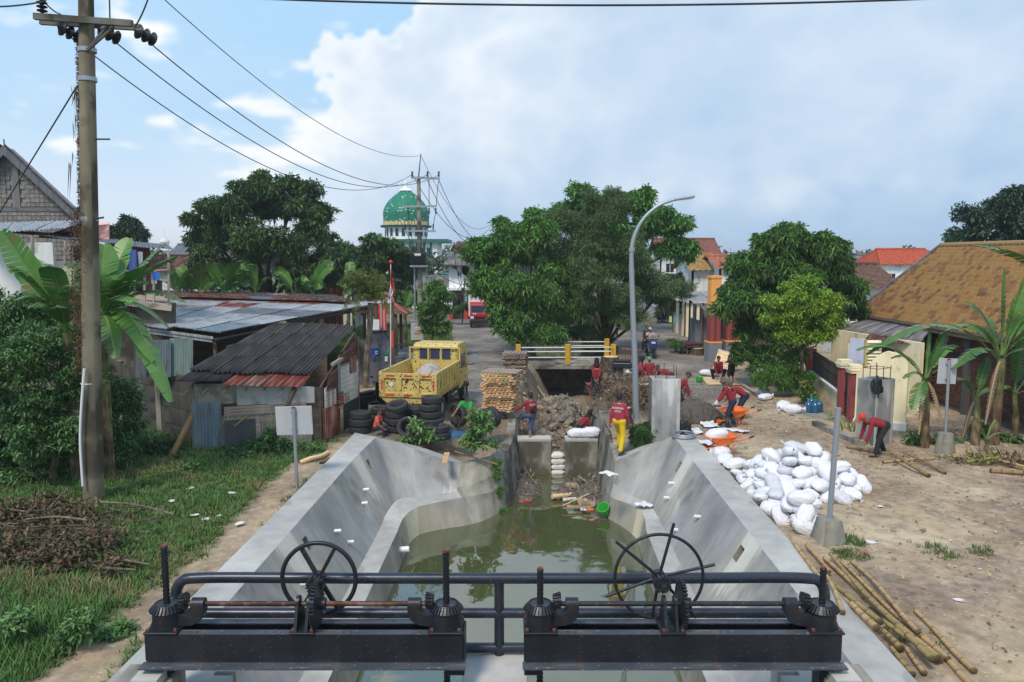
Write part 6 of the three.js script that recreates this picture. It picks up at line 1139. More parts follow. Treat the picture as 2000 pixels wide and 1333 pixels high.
tree('leafy_shrub', 'tall feathery shrub thicket left of the concrete pole', 'shrub', V(-13, 0, -20), 19.5, [
[20, 600, 50, .6], [70, 640, 58, .6], [130, 680, 56, .8], [40, 700, 84, -1], [140, 730, 60, -.6], [30, 800, 90, -1.2], [110, 830, 80, -1.2], [215, 790, 58, 1], [232, 850, 50, 1], [200, 900, 52, .5], [30, 900, 84, -.6], [110, 920, 60, -.4], [245, 910, 40, .8], [-40, 700, 90, 0], [-40, 850, 90, 0]], 11000, { pal: PAL.shrub, k: 9, L: .15, W: .055, spread: .24, sag: .15, aim: .2, up: .5, gap: .3, rough: .3, floor: 0, trunk: .06 }, 141, 10);
function bush(name, label, u, v, d, lobes, n, o, seed, group) { const b = G(u, v); return tree(name, label, 'shrub', b, d ?? -b.z, lobes, n, { floor: -.05, sub: 5, ...o }, seed, 0, group); }
const SH = { pal: PAL.shrub, k: 7, L: .16, W: .06, spread: .15, up: .5, gap: .3 };
bush('shrub', 'low dark shrub in front of the panel wall', 300, 900, 21.5, [[300, 870, 34, 0, .6], [280, 900, 30, 0, .6], [330, 890, 26, 0, .6], [350, 900, 22, -.5, .5]], 900, { ...SH, pal: PAL.mango }, 151);
bush('shrub', 'green weeds along the front of the patched shack', 450, 900, 21.2, [[420, 905, 26, -.2, .5], [470, 890, 26, 0, .6], [520, 870, 30, .4, .7], [560, 880, 28, .4, .7], [600, 880, 24, .6, .7], [530, 845, 16, .5], [495, 895, 22, .2, .6], [440, 885, 16, .4]], 1500, { ...SH, L: .14, pal: [...PAL.mango, ...PAL.shrub] }, 153);
bush('shrub', 'light green weed patch growing in the grass near the pole', 360, 930, 19.5, [[360, 925, 30, 0, .5], [400, 930, 26, .2, .4], [320, 935, 26, -.2, .4], [250, 950, 24, -.6, .4], [220, 1000, 22, -1.3, .5], [190, 1010, 24, -1.5, .6]], 900, { ...SH, pal: PAL.weed, L: .13 }, 155);
bush('shrub', 'yellowish sapling weeds at the lower edge beside the dirt path', 170, 1270, null, [[160, 1230, 46, 0, .7], [120, 1270, 40, 0, .7], [220, 1240, 36, .4, .6], [20, 1220, 36, 0, .6], [250, 1290, 30, .2, .5]], 620, { ...SH, pal: PAL.weed, L: .11, W: .05, gap: .2 }, 157);
bush('shrub', 'green papaya-like weed beside the tyres', 820, 870, 23.2, [[812, 832, 16, 0], [835, 850, 18, 0], [800, 862, 18, 0, .6], [850, 868, 14, 0, .6]], 130, { ...SH, pal: PAL.weed, k: 8, L: .19, W: .09, spread: .25, gap: .15 }, 161);
bush('shrub', 'tall leafy weed standing before the leaning tyre', 940, 880, 22.7, [[935, 815, 20, 0], [945, 840, 22, 0], [925, 860, 22, 0], [955, 875, 20, 0], [930, 885, 22, 0, .6]], 200, { ...SH, pal: PAL.weed, k: 8, L: .19, W: .09, spread: .25, gap: .15 }, 163);
bush('shrub', 'dense dark shrub at the foot of the tall concrete column', 1257, 868, 22.9, [[1255, 850, 18, 0, 1], [1262, 842, 13, 0, 1], [1248, 858, 13, 0]], 420, { pal: PAL.mango, k: 10, L: .24, W: .035, spread: .1, aim: .5, up: .4, sag: .5, gap: .5 }, 165);
bush('garden_shrub', 'leafy garden shrub beside the leaning plywood sheet', 1475, 735, 33, [[1470, 690, 30, 0], [1450, 680, 24, 0], [1500, 690, 26, 0], [1480, 710, 24, -.3], [1520, 670, 22, 0], [1445, 700, 20, 0]], 1500, { ...SH, pal: [...PAL.shrub, ...PAL.mangoBright], L: .17 }, 167);
bush('garden_shrub', 'bushy dark shrub along the garden fence', 1540, 775, 30.5, [[1530, 720, 28, 0, .9], [1510, 735, 24, -.3], [1560, 735, 24, 0], [1535, 750, 22, 0], [1490, 745, 20, 0], [1570, 760, 16, 0], [1550, 690, 22, .5]], 1500, { ...SH, pal: PAL.mangoBright, L: .2, W: .04, sag: .5 }, 169);
bush('flowering_shrub', 'flowering shrub with red tips by the fence pillar', 1577, 800, 29, [[1577, 765, 16, 0, 1], [1582, 782, 13, 0]], 320, { ...SH, pal: [...PAL.mangoBright, [.45, .06, .03]], L: .14 }, 171);
bush('undergrowth', 'tangled green undergrowth along the ditch beyond the bridge', 1130, 690, 48, [[1130, 650, 34, 0, .7], [1080, 660, 30, 1, .8], [1150, 670, 20, 0, .6], [1110, 620, 30, 2, .8], [1190, 660, 16, 0, .6]], 1700, { ...SH, L: .22, W: .08 }, 173);
bush('shrub', 'rounded shrub overgrowing the white garden gate', 905, 615, 64, [[905, 600, 16, 0, .6], [890, 608, 12, 0, .6], [918, 605, 12, 0, .6]], 500, { ...SH, L: .2, W: .08 }, 177);
bush('shrub', 'leafy creeper hanging over the tin fence', 690, 740, 33, [[690, 665, 8, 0, 2], [694, 690, 7, 0, 1.6]], 260, { ...SH, pal: PAL.weed }, 179);
bush('hanging_plant', 'green creeper hanging down the stained throat wall', 975, 990, 22.4, [[972, 930, 7, 0, 2.6], [976, 965, 7, -.1, 2.6], [970, 905, 10, .2, 1], [984, 998, 9, -.3, .6]], 420, { ...SH, pal: PAL.weed, L: .07, W: .025, sag: .6, floor: -2 }, 181);
bush('shrub', 'low weeds growing at the lane edge by the sheds', 1330, 685, 44.5, [[1325, 675, 16, 0, .4], [1345, 680, 12, 0, .4], [1310, 668, 12, .6, .4]], 360, { ...SH, pal: PAL.weed, L: .2, W: .04 }, 183);
bush('undergrowth', 'dry leaves and green weeds around the feet of the banana plants', 1880, 872, 22.8, [[1800, 862, 26, 0, .5], [1850, 868, 26, .4, .5], [1900, 862, 30, .6, .6], [1960, 862, 30, .4, .6], [1780, 858, 18, -.2, .7], [2000, 870, 30, 0, .5], [1925, 840, 22, .9, .7]], 900, { ...SH, pal: [...PAL.dryl, ...PAL.weed, ...PAL.shrub], L: .24, W: .06, k: 5, sag: .4 }, 185);
function straps(name, label, u, v, n, L, W, pal, seed, spread = .25, h = 0) {
const b = G(u, v), t = thing(name, label, 'plant', b), r = rng(seed);
for (let i = 0; i < n; i++) {
const T = new Tris(), a = r() * 2 * PI, e = rr(.5, 1.35, r), k = pick(pal, r), o = V(rr(-spread, spread, r), h, rr(-spread, spread, r)), dv = V(Math.cos(a) * Math.cos(e), Math.sin(e), Math.sin(a) * Math.cos(e)), s = V(-Math.sin(a), 0, Math.cos(a)); let p = o, w0 = W * .6; const l = L * rr(.7, 1.15, r);
for (let j = 1; j <= 4; j++) { const f = j / 4, q = o.clone().addScaledVector(dv, l * f).add(V(0, -l * .35 * f * f * Math.cos(e), 0)), w = W * (j === 4 ? .05 : 1 - f * .5); const A = p.clone().addScaledVector(s, w0 / 2), B = p.clone().addScaledVector(s, -w0 / 2), C = q.clone().addScaledVector(s, w / 2), E = q.clone().addScaledVector(s, -w / 2); T.tri(A, B, E, k); T.tri(A, E, C, k); p = q; w0 = w; }
part(t, 'leaf', T.geo(), M.leaf);
}
}
straps('strap_plant', 'clump of yellow-edged strap leaves beside the column footing', 1668, 838, 26, .7, .06, [[.2, .26, .06], [.3, .3, .08], [.1, .16, .04]], 191, .5);
straps('strap_plant', 'second clump of strap leaves nearer the kerb', 1640, 822, 16, .6, .06, [[.2, .26, .06], [.3, .3, .08], [.1, .16, .04]], 193, .4);
straps('agave', 'dark spiky agave beside the tin fence', 748, 735, 26, 1.1, .1, [[.06, .11, .05], [.08, .14, .06], [.05, .09, .04]], 195, .25);
straps('strap_plant', 'green strap plant growing at the pavilion platform', 795, 705, 16, .9, .08, [[.07, .13, .04], [.1, .17, .05]], 197, .5);
const bananaM = leafMat({ roughness: .45, transmission: .3 });
function bananaLeaf(t, s, e, arch, W, seed, dry = 0, tear = .35, face = null) {
const r = rng(seed), T = new Tris(), N = 18, L = s.distanceTo(e), pts = [], base = dry ? pick([[.22, .15, .08], [.28, .2, .11], [.16, .1, .06]], r) : pick([[.08, .21, .035], [.1, .26, .04], [.065, .18, .035], [.13, .31, .05]], r), pale = dry ? [.3, .24, .14] : [.2, .34, .09];
for (let i = 0; i <= N; i++) { const f = i / N; pts.push(s.clone().lerp(e, f).add(V(0, arch * 4 * f * (1 - f) * (1 - .25 * f), 0))); }
W *= dry ? .5 : 1.08; const wid = (f) => (f < .12 ? .03 + .1 * f : W * Math.pow(Math.sin(PI * Math.min(1, (f - .1) / .92 * .94 + .06)), .55));
for (const sg of [-1, 1]) {
let off = 0, prevOff = 0;
for (let i = 1; i < N; i++) {
const f0 = i / N, f1 = (i + 1) / N, d = pts[i + 1].clone().sub(pts[i]).normalize(), sd = (face ? face.clone().cross(d) : d.clone().cross(UP)).normalize(), nrm = sd.clone().cross(d).normalize();
if (r() < tear) off = rr(-.12, .4, r); else off *= .6;
const dr = (f, o) => -.1 - o * .8 - .16 * f, w0 = wid(f0) / 2, w1 = wid(f1) / 2;
const A = pts[i], B = pts[i + 1], g = off !== 0 && Math.abs(off) > .05 ? .022 : 0;
const C = B.clone().addScaledVector(sd, sg * w1 * .95).addScaledVector(nrm, w1 * dr(f1, off)).addScaledVector(d, w1 * .3 - g), E = A.clone().addScaledVector(sd, sg * w0 * .95).addScaledVector(nrm, w0 * dr(f0, off)).addScaledVector(d, w0 * .3 + g);
const j = rr(.88, 1.1, r), k = r() < .05 && !dry ? [.2, .17, .06] : [base[0] * j, base[1] * j, base[2] * j];
T.tri(A, B, C, k); T.tri(A, C, E, k);
}
}
const m = part(t, dry ? 'dead_leaf' : 'leaf', T.geo(), dry ? M.dry : bananaM);
const mid = new Tris(), w = .022; for (let i = 0; i < N; i++) { const ww = w * (1.6 - i / N), a = pts[i], b = pts[i + 1], d = b.clone().sub(a).normalize(), sd = (face ? face.clone().cross(d) : d.clone().cross(UP)).normalize(), up = V(0, .008, 0); const q = [a.clone().addScaledVector(sd, ww), a.clone().addScaledVector(sd, -ww), b.clone().addScaledVector(sd, -ww * .95), b.clone().addScaledVector(sd, ww * .95)], lo = [a.clone().add(V(0, -ww, 0)), b.clone().add(V(0, -ww, 0))]; q.forEach((p) => p.add(up)); mid.tri(q[0], q[1], q[2], pale); mid.tri(q[0], q[2], q[3], pale); mid.tri(q[1], lo[0], lo[1], pale); mid.tri(q[1], lo[1], q[2], pale); mid.tri(q[0], q[3], lo[1], pale); mid.tri(q[0], lo[1], lo[0], pale); }
part(m, 'midrib', mid.geo(), dry ? M.dry : bananaM);
}
const stemM = std({ map: barkTex, color: rgb(.22, .24, .09), roughness: .7 }), stemOld = std({ map: barkTex, color: rgb(.24, .17, .1), roughness: .95 });
function banana(label, bu, bv, d, tu, tv, leaves, seed, group, r0 = .13) {
const b = bv ? G(bu, bv) : D(bu, 700, d).setY(0), t = thing('banana_plant', label, 'banana plant', b, 0, group), dd = d ?? -b.z, top = D(tu, tv, dd).sub(b), r = rng(seed);
part(t, 'stem', uvm(pipe([V(0, -.1, 0), top.clone().multiplyScalar(.5).add(V(.03, 0, 0)), top], r0 * .8, 10, 10)), stemM);
part(t, 'stem_sheath', uvm(rod(V(0, -.1, 0), top.clone().multiplyScalar(.55), r0 * 1.1, r0 * .86, 10)), stemOld);
leaves.forEach(([u, v, dz, arch, W, dry, upr], i) => { const e = D(u, v, dd + dz).sub(b), s = top.clone().lerp(e, .04); bananaLeaf(t, s, e, arch, W, seed * 31 + i, dry, .3, upr ? V(rr(-.3, .3, r), 0, 1).normalize() : null); });
return t;
}
banana('banana plant with one huge raised leaf left of the pole', 135, null, 18.6, 130, 650, [[4, 450, 0, .1, .7, 0, 1], [70, 505, 1.2, .45, .62], [30, 585, -.4, .5, .55], [95, 520, -.6, .5, .6], [148, 510, .8, .2, .6, 0, 1], [52, 545, -.5, .35, .55], [140, 560, -.8, .25, .5], [20, 520, -1, .4, .5], [110, 600, -1.4, .3, .5], [60, 600, -1.2, .4, .5]], 201, 'banana plants behind the pole');
banana('banana plant with many arching leaves right of the concrete pole', 200, null, 18.8, 197, 625, [[203, 478, .4, .1, .8, 0, 1], [252, 466, 1.0, .2, .62, 0, 1], [322, 476, .5, .25, .6], [342, 500, .2, .3, .56], [292, 552, -.5, .4, .6], [362, 590, -.4, .55, .42], [300, 705, -.8, .75, .62], [334, 785, -.9, 1.0, .6], [222, 555, -.6, .3, .66, 0, 1], [240, 610, 1.2, .3, .6], [180, 700, -1.2, .5, .4, 1], [280, 520, -1, .35, .55], [262, 590, -1.3, .4, .55], [330, 640, .4, .6, .5], [225, 700, -1.4, .5, .5], [170, 540, -1, .3, .5]], 203, 'banana plants behind the pole');
banana('young banana plant under the thicket left of the pole', 100, 945, null, 108, 880, [[60, 820, .3, .25, .34], [120, 800, -.2, .2, .32], [152, 890, -.4, .2, .3], [50, 860, -.4, .2, .3]], 205, null, .09);
banana('big banana plant by the brick wall reaching above the roof edge', 1940, 868, null, 1957, 700, [[1962, 522, .2, .05, .12, 0, 1], [1692, 692, -.6, 1.1, .62], [1838, 652, 1.2, .75, .6], [2060, 560, .5, .5, .6], [2050, 600, -.8, .5, .5], [1900, 600, 2, .3, .5, 0, 1], [2040, 660, -.6, .4, .5], [1925, 830, -.8, .4, .34, 1], [1880, 640, 1, .5, .45], [1885, 590, .6, .5, .5], [2010, 540, 1, .4, .5, 0, 1], [2060, 720, -.5, .5, .5], [1860, 720, -1, .5, .5]], 207, 'banana plants at the brick wall', .16);
banana('banana plant in front of the cream wall with a long leaf to the fence', 1806, 874, null, 1808, 742, [[1672, 684, -.4, .6, .42], [1818, 630, .2, .05, .12, 0, 1], [1870, 675, .6, .4, .4], [1783, 800, -.6, .2, .45], [1765, 740, -.3, .25, .3], [1840, 830, -.6, .3, .34, 1], [1795, 850, -.5, .3, .3, 1], [1740, 700, .4, .4, .4], [1868, 740, -.5, .35, .4], [1850, 650, .2, .3, .4, 0, 1]], 209, 'banana plants at the brick wall');
banana('banana plant with one broad glowing upright leaf by the brick wall', 1985, 860, null, 1982, 770, [[1998, 645, .2, .1, .5, 0, 1], [2060, 720, 0, .3, .4], [1955, 760, -.4, .2, .3], [2040, 800, -.4, .3, .3, 1]], 211, 'banana plants at the brick wall', .1);
banana('short banana plant with a drooping leaf behind the small sign', 1905, 870, 23.6, 1908, 780, [[1862, 742, -.3, .35, .42], [1930, 700, .3, .2, .35, 0, 1], [1950, 770, .2, .3, .35], [1880, 860, -.5, .3, .3, 1]], 213, 'banana plants at the brick wall');
banana('banana plant outside the frame edge whose leaf hangs over the ochre roof', 2090, 880, null, 2085, 560, [[1898, 478, -.4, .35, .56], [1985, 655, .3, .6, .4], [2150, 480, 0, .4, .5]], 215, 'banana plants at the brick wall', .15);
banana('young banana sprout with thin leaves at the foot of the brick wall', 1925, 885, null, 1927, 860, [[1905, 815, 0, .1, .1], [1945, 820, .1, .1, .1], [1972, 850, 0, .15, .1], [1915, 840, -.2, .1, .08]], 217, null, .06);
{ const r = rng(219); for (const [u, d] of [[345, 46.5], [368, 47.5], [392, 46.5], [415, 47], [436, 46], [458, 47], [610, 46.5], [575, 47], [500, 47], [680, 46.5]]) { const ls = []; for (let k = 0; k < 7; k++) ls.push([u + rr(-42, 42, r), rr(508, 566, r), rr(-.8, .8, r), rr(.3, .8, r), rr(.6, .8, r), 0, r() < .5]); banana('pale green banana plant in the grove behind the big tin roof', u, null, d, u, 578, ls, 220 + u, 'banana grove behind the tin roof'); } }
banana('lone bright banana leaf behind the pavilion', 792, null, 46, 790, 605, [[801, 568, .2, .05, .7, 0, 1], [776, 590, 0, .3, .4]], 231);
{ // palm
const b = V(-6.25, 0, -32.8), t = thing('palm_tree', 'slim palm with bushy yellow-green fronds behind the shack', 'palm', b), P = (u, v, dz = 0) => D(u, v, 32.8 + dz).sub(b), r = rng(241);
part(t, 'trunk', uvm(pipe([V(-.1, -.1, 0), P(716, 700), P(722, 640), P(724, 592)], .13, 16, 10)), M.barkPale);
const tips = [[662, 540], [676, 528], [700, 522], [735, 524], [752, 536], [762, 556], [668, 566], [672, 590], [690, 604], [748, 586], [760, 596], [700, 560], [726, 545], [740, 570]];
tips.forEach(([u, v], i) => {
const T = new Tris(), s = P(724, 592), e = P(u, v, rr(-1.2, 1.2, r)), N = 22, pt = (f) => s.clone().lerp(e, f).add(V(0, .55 * 4 * f * (1 - f) - .25 * f * f, 0));
for (let k = 2; k <= N; k++) { const f = k / N, p = pt(f), d = pt(Math.min(1, f + .02)).sub(pt(f - .02)).normalize(); for (let q = 0; q < 6; q++) { const a = r() * 2 * PI, v2 = V(Math.cos(a), rr(-.6, .5, r), Math.sin(a)).normalize().lerp(d, .45).normalize(), c = pick([[.16, .22, .04], [.2, .27, .05], [.12, .18, .035], [.27, .29, .07]], r); leaf(T, p, v2, rr(.26, .44, r) * (1.05 - f * .5), .035, c, null, .45); } }
part(t, 'frond', T.geo(), M.leaf);
});
}
// ---- brush pile of cut branches
{
const c = G(110, 1060), t = thing('brush_pile', 'pile of cut branches with withered brown leaves in the grass', 'brush pile', c), r = rng(251);
const lobes = [[60, 1000, 60], [130, 1010, 60], [40, 1060, 70], [180, 1050, 56], [120, 1080, 60], [220, 1090, 30], [0, 1010, 60], [90, 970, 34]].map(([u, v, k]) => { const p = G(u, v + 18, .12).sub(c); return { c: p, r: V(k / 1500 * 16, k / 1500 * 11, k / 1500 * 16) }; });
part(t, 'dead_leaves', foliage(lobes, 4200, { pal: [[.13, .085, .05], [.1, .065, .04], [.18, .12, .07], [.07, .055, .04], [.06, .09, .03]], k: 3, L: .12, W: .06, spread: .24, sag: .1, gap: .4, floor: 0, aim: .2, sub: 0 }, 253), M.dry).userData.kind = 'stuff';
for (let i = 0; i < 34; i++) { const a = rr(-.5, .5, r) + (r() < .3 ? PI / 2 : 0), L = rr(.8, 2.2, r), p = V(rr(-1.6, 1.3, r), rr(.1, .5, r), rr(-1.3, 1.0, r)), d = V(Math.cos(a) * L / 2, rr(-.12, .12, r), Math.sin(a) * L / 2), m = p.clone().add(V(0, rr(-.05, .1, r), rr(-.1, .1, r))); part(t, 'branch', uvm(pipe([p.clone().sub(d), m, p.clone().add(d)], rr(.008, .024, r), 8, 6)), pick([M.barkPale, M.bark, M.bark], r)); }
for (const [u, v, w, x] of [[215, 1090, 292, 1103], [200, 1110, 262, 1114], [70, 1040, 118, 1036], [25, 1046, 100, 1060]]) part(t, 'branch', uvm(rod(G(u, v, .3).sub(c), G(w, x, .15).sub(c), .03, .02, 8)), M.barkPale);
}
// ---- grass: countless tufts
{
const r = rng(261), tuft = (n, h, w, lean) => { const T = new Tris(); for (let i = 0; i < n; i++) { const a = r() * 2 * PI, d = r() * .11, p = V(Math.cos(a) * d, -.02, Math.sin(a) * d), b = r() * 2 * PI, hh = h * rr(.5, 1.15, r), l = lean * rr(.3, 1.2, r) * hh, s = V(-Math.sin(b), 0, Math.cos(b)).multiplyScalar(w / 2), m = p.clone().add(V(Math.cos(b) * l * .35, hh * .6, Math.sin(b) * l * .35)), e = p.clone().add(V(Math.cos(b) * l, hh * .95, Math.sin(b) * l)), k = rr(.8, 1.2, r), c = [k, k, k]; T.tri(p.clone().add(s), p.clone().sub(s), m.clone().addScaledVector(s, -.8), c); T.tri(p.clone().add(s), m.clone().addScaledVector(s, -.8), m.clone().addScaledVector(s, .8), c); T.tri(m.clone().addScaledVector(s, .8), m.clone().addScaledVector(s, -.8), e, c); } return T.geo(); };
const kinds = [tuft(9, .09, .014, .8), tuft(11, .16, .014, .7), tuft(13, .24, .015, .75), tuft(12, .1, .02, 1.2)], lists = kinds.map(() => []);
const dry = (x, z) => fbm3(x * .6, 21, z * .6, 3);
function sow(n, x0, x1, z0, z1, pickKind, dens) {
for (let i = 0; i < n; i++) {
const x = rr(x0, x1, r), z = rr(z0, z1, r); if (inPoly(x, z, basin)) continue;
const g = cover(x, z).grass; if (r() > g * dens) continue;
const k = pickKind(x, z), dd = dry(x, z) + rr(-.22, .22, r), s = rr(.7, 1.35, r);
const base = dd > .27 ? [.25, .22, .1] : dd > .12 ? [.13, .17, .05] : pick([[.08, .18, .04], [.065, .15, .034], [.105, .21, .045]], r);
lists[k].push({ m: new THREE.Matrix4().makeRotationY(r() * 6.28).scale(V(s, s * rr(.8, 1.25, r), s)).setPosition(x, groundH(x, z), z), c: base });
}
}
const tall = (x, z) => z > -12.6 + n3(x, 3, z) && x < -6.4;
sow(46000, -17, -4.9, -25.2, -7, (x, z) => { const q = r(); return tall(x, z) ? (q < .6 ? 2 : 1) : q < .55 ? 0 : q < .8 ? 3 : q < .97 ? 1 : 2; }, 1);
sow(6500, -3, .5, -25.6, -22.2, () => (r() < .5 ? 1 : r() < .7 ? 2 : 0), 1);
sow(16000, -13, -3.4, -62, -38, () => (r() < .6 ? 2 : 1), 1);
sow(2500, -.5, 6.5, -60, -44, () => (r() < .6 ? 2 : 1), 1);
for (const [u, v, n, R0] of [[1655, 1058, 60, .35], [1660, 1085, 60, .35], [1835, 1080, 40, .4], [1910, 1078, 24, .3], [1790, 1250, 30, .4], [790, 700, 40, 1.2], [1290, 800, 10, .4]]) { const p = G(u, v); for (let i = 0; i < n; i++) { const a = r() * 6.28, d = Math.sqrt(r()) * R0, x = p.x + Math.cos(a) * d, z = p.z + Math.sin(a) * d; lists[r() < .7 ? 0 : 1].push({ m: new THREE.Matrix4().makeRotationY(r() * 6.28).setPosition(x, groundH(x, z), z), c: pick([[.07, .14, .035], [.12, .16, .05]], r) }); } }
const gm = std({ vertexColors: true, roughness: .85 }), col = new THREE.Color();
lists.forEach((l, k) => { const im = new THREE.InstancedMesh(kinds[k], gm, l.length); im.name = k ? 'grass_' + String(k).padStart(3, '0') : 'grass'; l.forEach((e, i) => { im.setMatrixAt(i, e.m); im.setColorAt(i, col.setRGB(...e.c)); }); im.castShadow = im.receiveShadow = true; scene.add(im); tag(im, ['short green grass over the bank', 'medium grass tufts over the bank', 'tall rank grass tufts near the lower edge', 'flat spreading grass tufts over the bank'][k], 'grass', null, 'stuff'); });
}
// ---- far belt of trees reading as one mass
{
const lobes = [], r = rng(271); for (let u = -200; u < 2250; u += 26) { const d = rr(95, 170, r), v = rr(500, 512, r) + (u > 420 && u < 700 ? -6 : 0), c = D(u, v, d), k = rr(14, 26, r) / 1500 * d; lobes.push({ c, r: V(k * 1.4, k * .8, k) }); const c2 = D(u + 10, v + 18, d - 4); lobes.push({ c: c2, r: V(k * 1.5, k, k) }); }
tag(part(scene, 'treeline', foliage(lobes, 9000, { pal: PAL.far, k: 5, L: .9, W: .5, spread: 1.2, sag: .2, gap: .4, floor: 0, sub: 0 }, 273), M.leafDull), 'distant belt of dark trees between the far houses', 'trees', null, 'stuff');
}
// ---------------------------------------------------------------- vehicles, tyres, pallets, sandbags, bamboo, small things
const font = await new FontLoader().loadAsync('fonts/droid/droid_sans_bold.typeface.json');
function text(str, size) { const g = new THREE.ShapeGeometry(font.generateShapes(str, size), 3); g.computeBoundingBox(); const b = g.boundingBox; return clean(g.translate(-(b.min.x + b.max.x) / 2, -(b.min.y + b.max.y) / 2, 0)); }
{ const { cab, cy, z } = globalThis.__cab; part(cab, 'lettering', text('P S', .09), M.red, [-.12, cy + .03, z + .006]); part(cab, 'lettering', text('1SW1', .12), M.red, [-.12, cy - .12, z + .006]); delete globalThis.__cab; }
function wheelGeo(R0, w, ri) { const pts = [[ri, -w * .42], [R0 * .86, -w * .5], [R0 * .97, -w * .44], [R0, -w * .3], [R0, w * .3], [R0 * .97, w * .44], [R0 * .86, w * .5], [ri, w * .42], [ri, -w * .42]].map(([a, b]) => new THREE.Vector2(a, b)); return clean(new THREE.LatheGeometry(pts, 28)); }
{ // yellow dump truck seen from behind
const t = thing('dump_truck', 'yellow dump truck with worn paint and a load of pale sand', 'truck', [-3.5, 0, -25.5], rad(-9.5)), Y = M.yellow, L = 3.35, W = 2.0, y0 = .92, y1 = 1.72;
const bed = part(t, 'bed_floor', box(W, .08, L, 0, y0, -L / 2), Y);
const tg = new THREE.Shape([[-W / 2, 0], [W / 2, 0], [W / 2, .8], [-W / 2, .8]].map(([a, b]) => new THREE.Vector2(a, b)));
for (let k = 0; k < 3; k++) { const c = -.62 + k * .62; tg.holes.push(new THREE.Path([[c - .24, .14], [c + .24, .14], [c + .22, .64], [c - .22, .64]].map(([a, b]) => new THREE.Vector2(a, b)))); }
const tail = part(t, 'tailgate', uvm(new THREE.ExtrudeGeometry(tg, { depth: .05, bevelSize: .008, bevelThickness: .008, bevelSegments: 1 }).translate(0, y0, -.02)), Y);
part(tail, 'inner_sheet', box(W - .02, .78, .02, 0, y0 + .4, -.03), Y);
for (let k = 0; k < 3; k++) { part(tail, 'reflector_strip', box(.3, .05, .006, -.6 + k * .62, y0 + .72, .045), M.red); part(tail, 'reflector_strip', box(.3, .05, .006, -.62 + k * .62, y0 + .07, .045), M.red); }
for (const x of [-.9, .9]) part(tail, 'reflector_strip', box(.05, .32, .006, x, y0 + .4, .045), M.red);
part(tail, 'sticker', box(.13, .13, .005, 0, 0, 0).rotateZ(PI / 4 + .1).translate(-.58, y0 + .42, .002), M.plastic);
part(t, 'rear_sill', uvm(new THREE.ExtrudeGeometry(new THREE.Shape([[-W / 2, 0], [-W / 2 + .25, -.2], [W / 2 - .25, -.2], [W / 2, 0]].map(([a, b]) => new THREE.Vector2(a, b))), { depth: .06, bevelEnabled: false }).translate(0, y0 - .02, -.07)), Y);
for (const s of [-1, 1]) {
const side = part(t, 'side_board', box(.05, y1 - y0, L, s * (W / 2 - .025), (y0 + y1) / 2, -L / 2 - .03), Y);
for (let k = 0; k <= 8; k++) part(side, 'rib', box(.05, y1 - y0 - .06, .06, s * (W / 2 + .02), (y0 + y1) / 2, -.12 - k * .39), Y);
part(side, 'top_rail', box(.09, .07, L, s * (W / 2 - .02), y1 + .01, -L / 2 - .03), Y);
for (let k = 0; k < 8; k++) part(side, 'side_marker', box(.01, .05, .14, s * (W / 2 + .006), y0 + .09, -.32 - k * .39), std({ color: rgb(.7, .3, .02) }));
part(t, 'side_guard', merge([box(.04, .07, 1.7, s * (W / 2 - .05), .72, -2.4), box(.04, .07, 1.7, s * (W / 2 - .05), .52, -2.4), box(.04, .5, .05, s * (W / 2 - .05), .65, -1.65), box(.04, .5, .05, s * (W / 2 - .05), .65, -3.2)]), M.darkMetal);
part(t, 'mudguard', box(.5, .62, .02, s * .74, .5, -.42), M.black);
part(t, 'chassis_rail', box(.1, .2, 5.0, s * .4, .68, -2.7), M.darkMetal);
const lamp = part(t, 'tail_lamp', box(.34, .13, .06, s * .7, .66, -.1), M.darkMetal); part(lamp, 'lens', box(.12, .1, .02, s * .62, .66, -.065), M.red);
for (const [z, dual] of [[-1.05, 1], [-4.55, 0]]) for (let k = 0; k <= dual; k++) { const w = part(t, 'wheel', wheelGeo(.39, .22, .22).rotateZ(PI / 2), M.rubber, [s * (.84 - k * .25), .39, z]); part(w, 'rim', cyl(.23, .23, .12, 18).rotateZ(PI / 2), M.woodGrey); }
}
part(t, 'axle', rod(V(-.7, .39, -1.05), V(.7, .39, -1.05), .07), M.darkMetal); part(t, 'differential', clean(new THREE.SphereGeometry(.2, 12, 8)), M.yellowPost, [0, .4, -1.0]);
part(t, 'headboard', box(W, .84, .06, 0, 1.32, -L - .03), Y);
part(t, 'bulkhead_rail', merge([box(W, .05, .05, 0, 2.2, -L - .08), ...[-.97, -.25, .25, .97].map((x) => box(.05, .5, .05, x, 1.95, -L - .08))]), Y);
part(t, 'sand_load', heap(.2, -2.1, .76, 1.1, y0 + .1, .8, .04, 21, 26), M.sandGrey);
const cs = new THREE.Shape(); cs.moveTo(0, .62); cs.lineTo(0, 2.1); cs.quadraticCurveTo(.02, 2.28, .2, 2.3); cs.lineTo(1.15, 2.28); cs.quadraticCurveTo(1.32, 2.22, 1.4, 2.0); cs.lineTo(1.62, 1.2); cs.lineTo(1.66, .6); cs.lineTo(1.35, .6); cs.absarc(1.0, .45, .42, .45, PI - .45, false); cs.lineTo(0, .62);
const cab = part(t, 'cab', uvm(new THREE.ExtrudeGeometry(cs, { depth: 1.66, bevelSize: .05, bevelThickness: .05, bevelSegments: 3, curveSegments: 8 }).rotateY(PI / 2).translate(-.83, 0, -L - .2)), Y);
for (const [x, w] of [[-.45, .3], [0, .36], [.45, .3]]) { const f = part(cab, 'rear_window', rbox(w + .05, .46, .02, .008, x, 1.97, -L - .135), Y); part(f, 'pane', box(w, .4, .02, x, 1.97, -L - .122), M.blueGlass); }
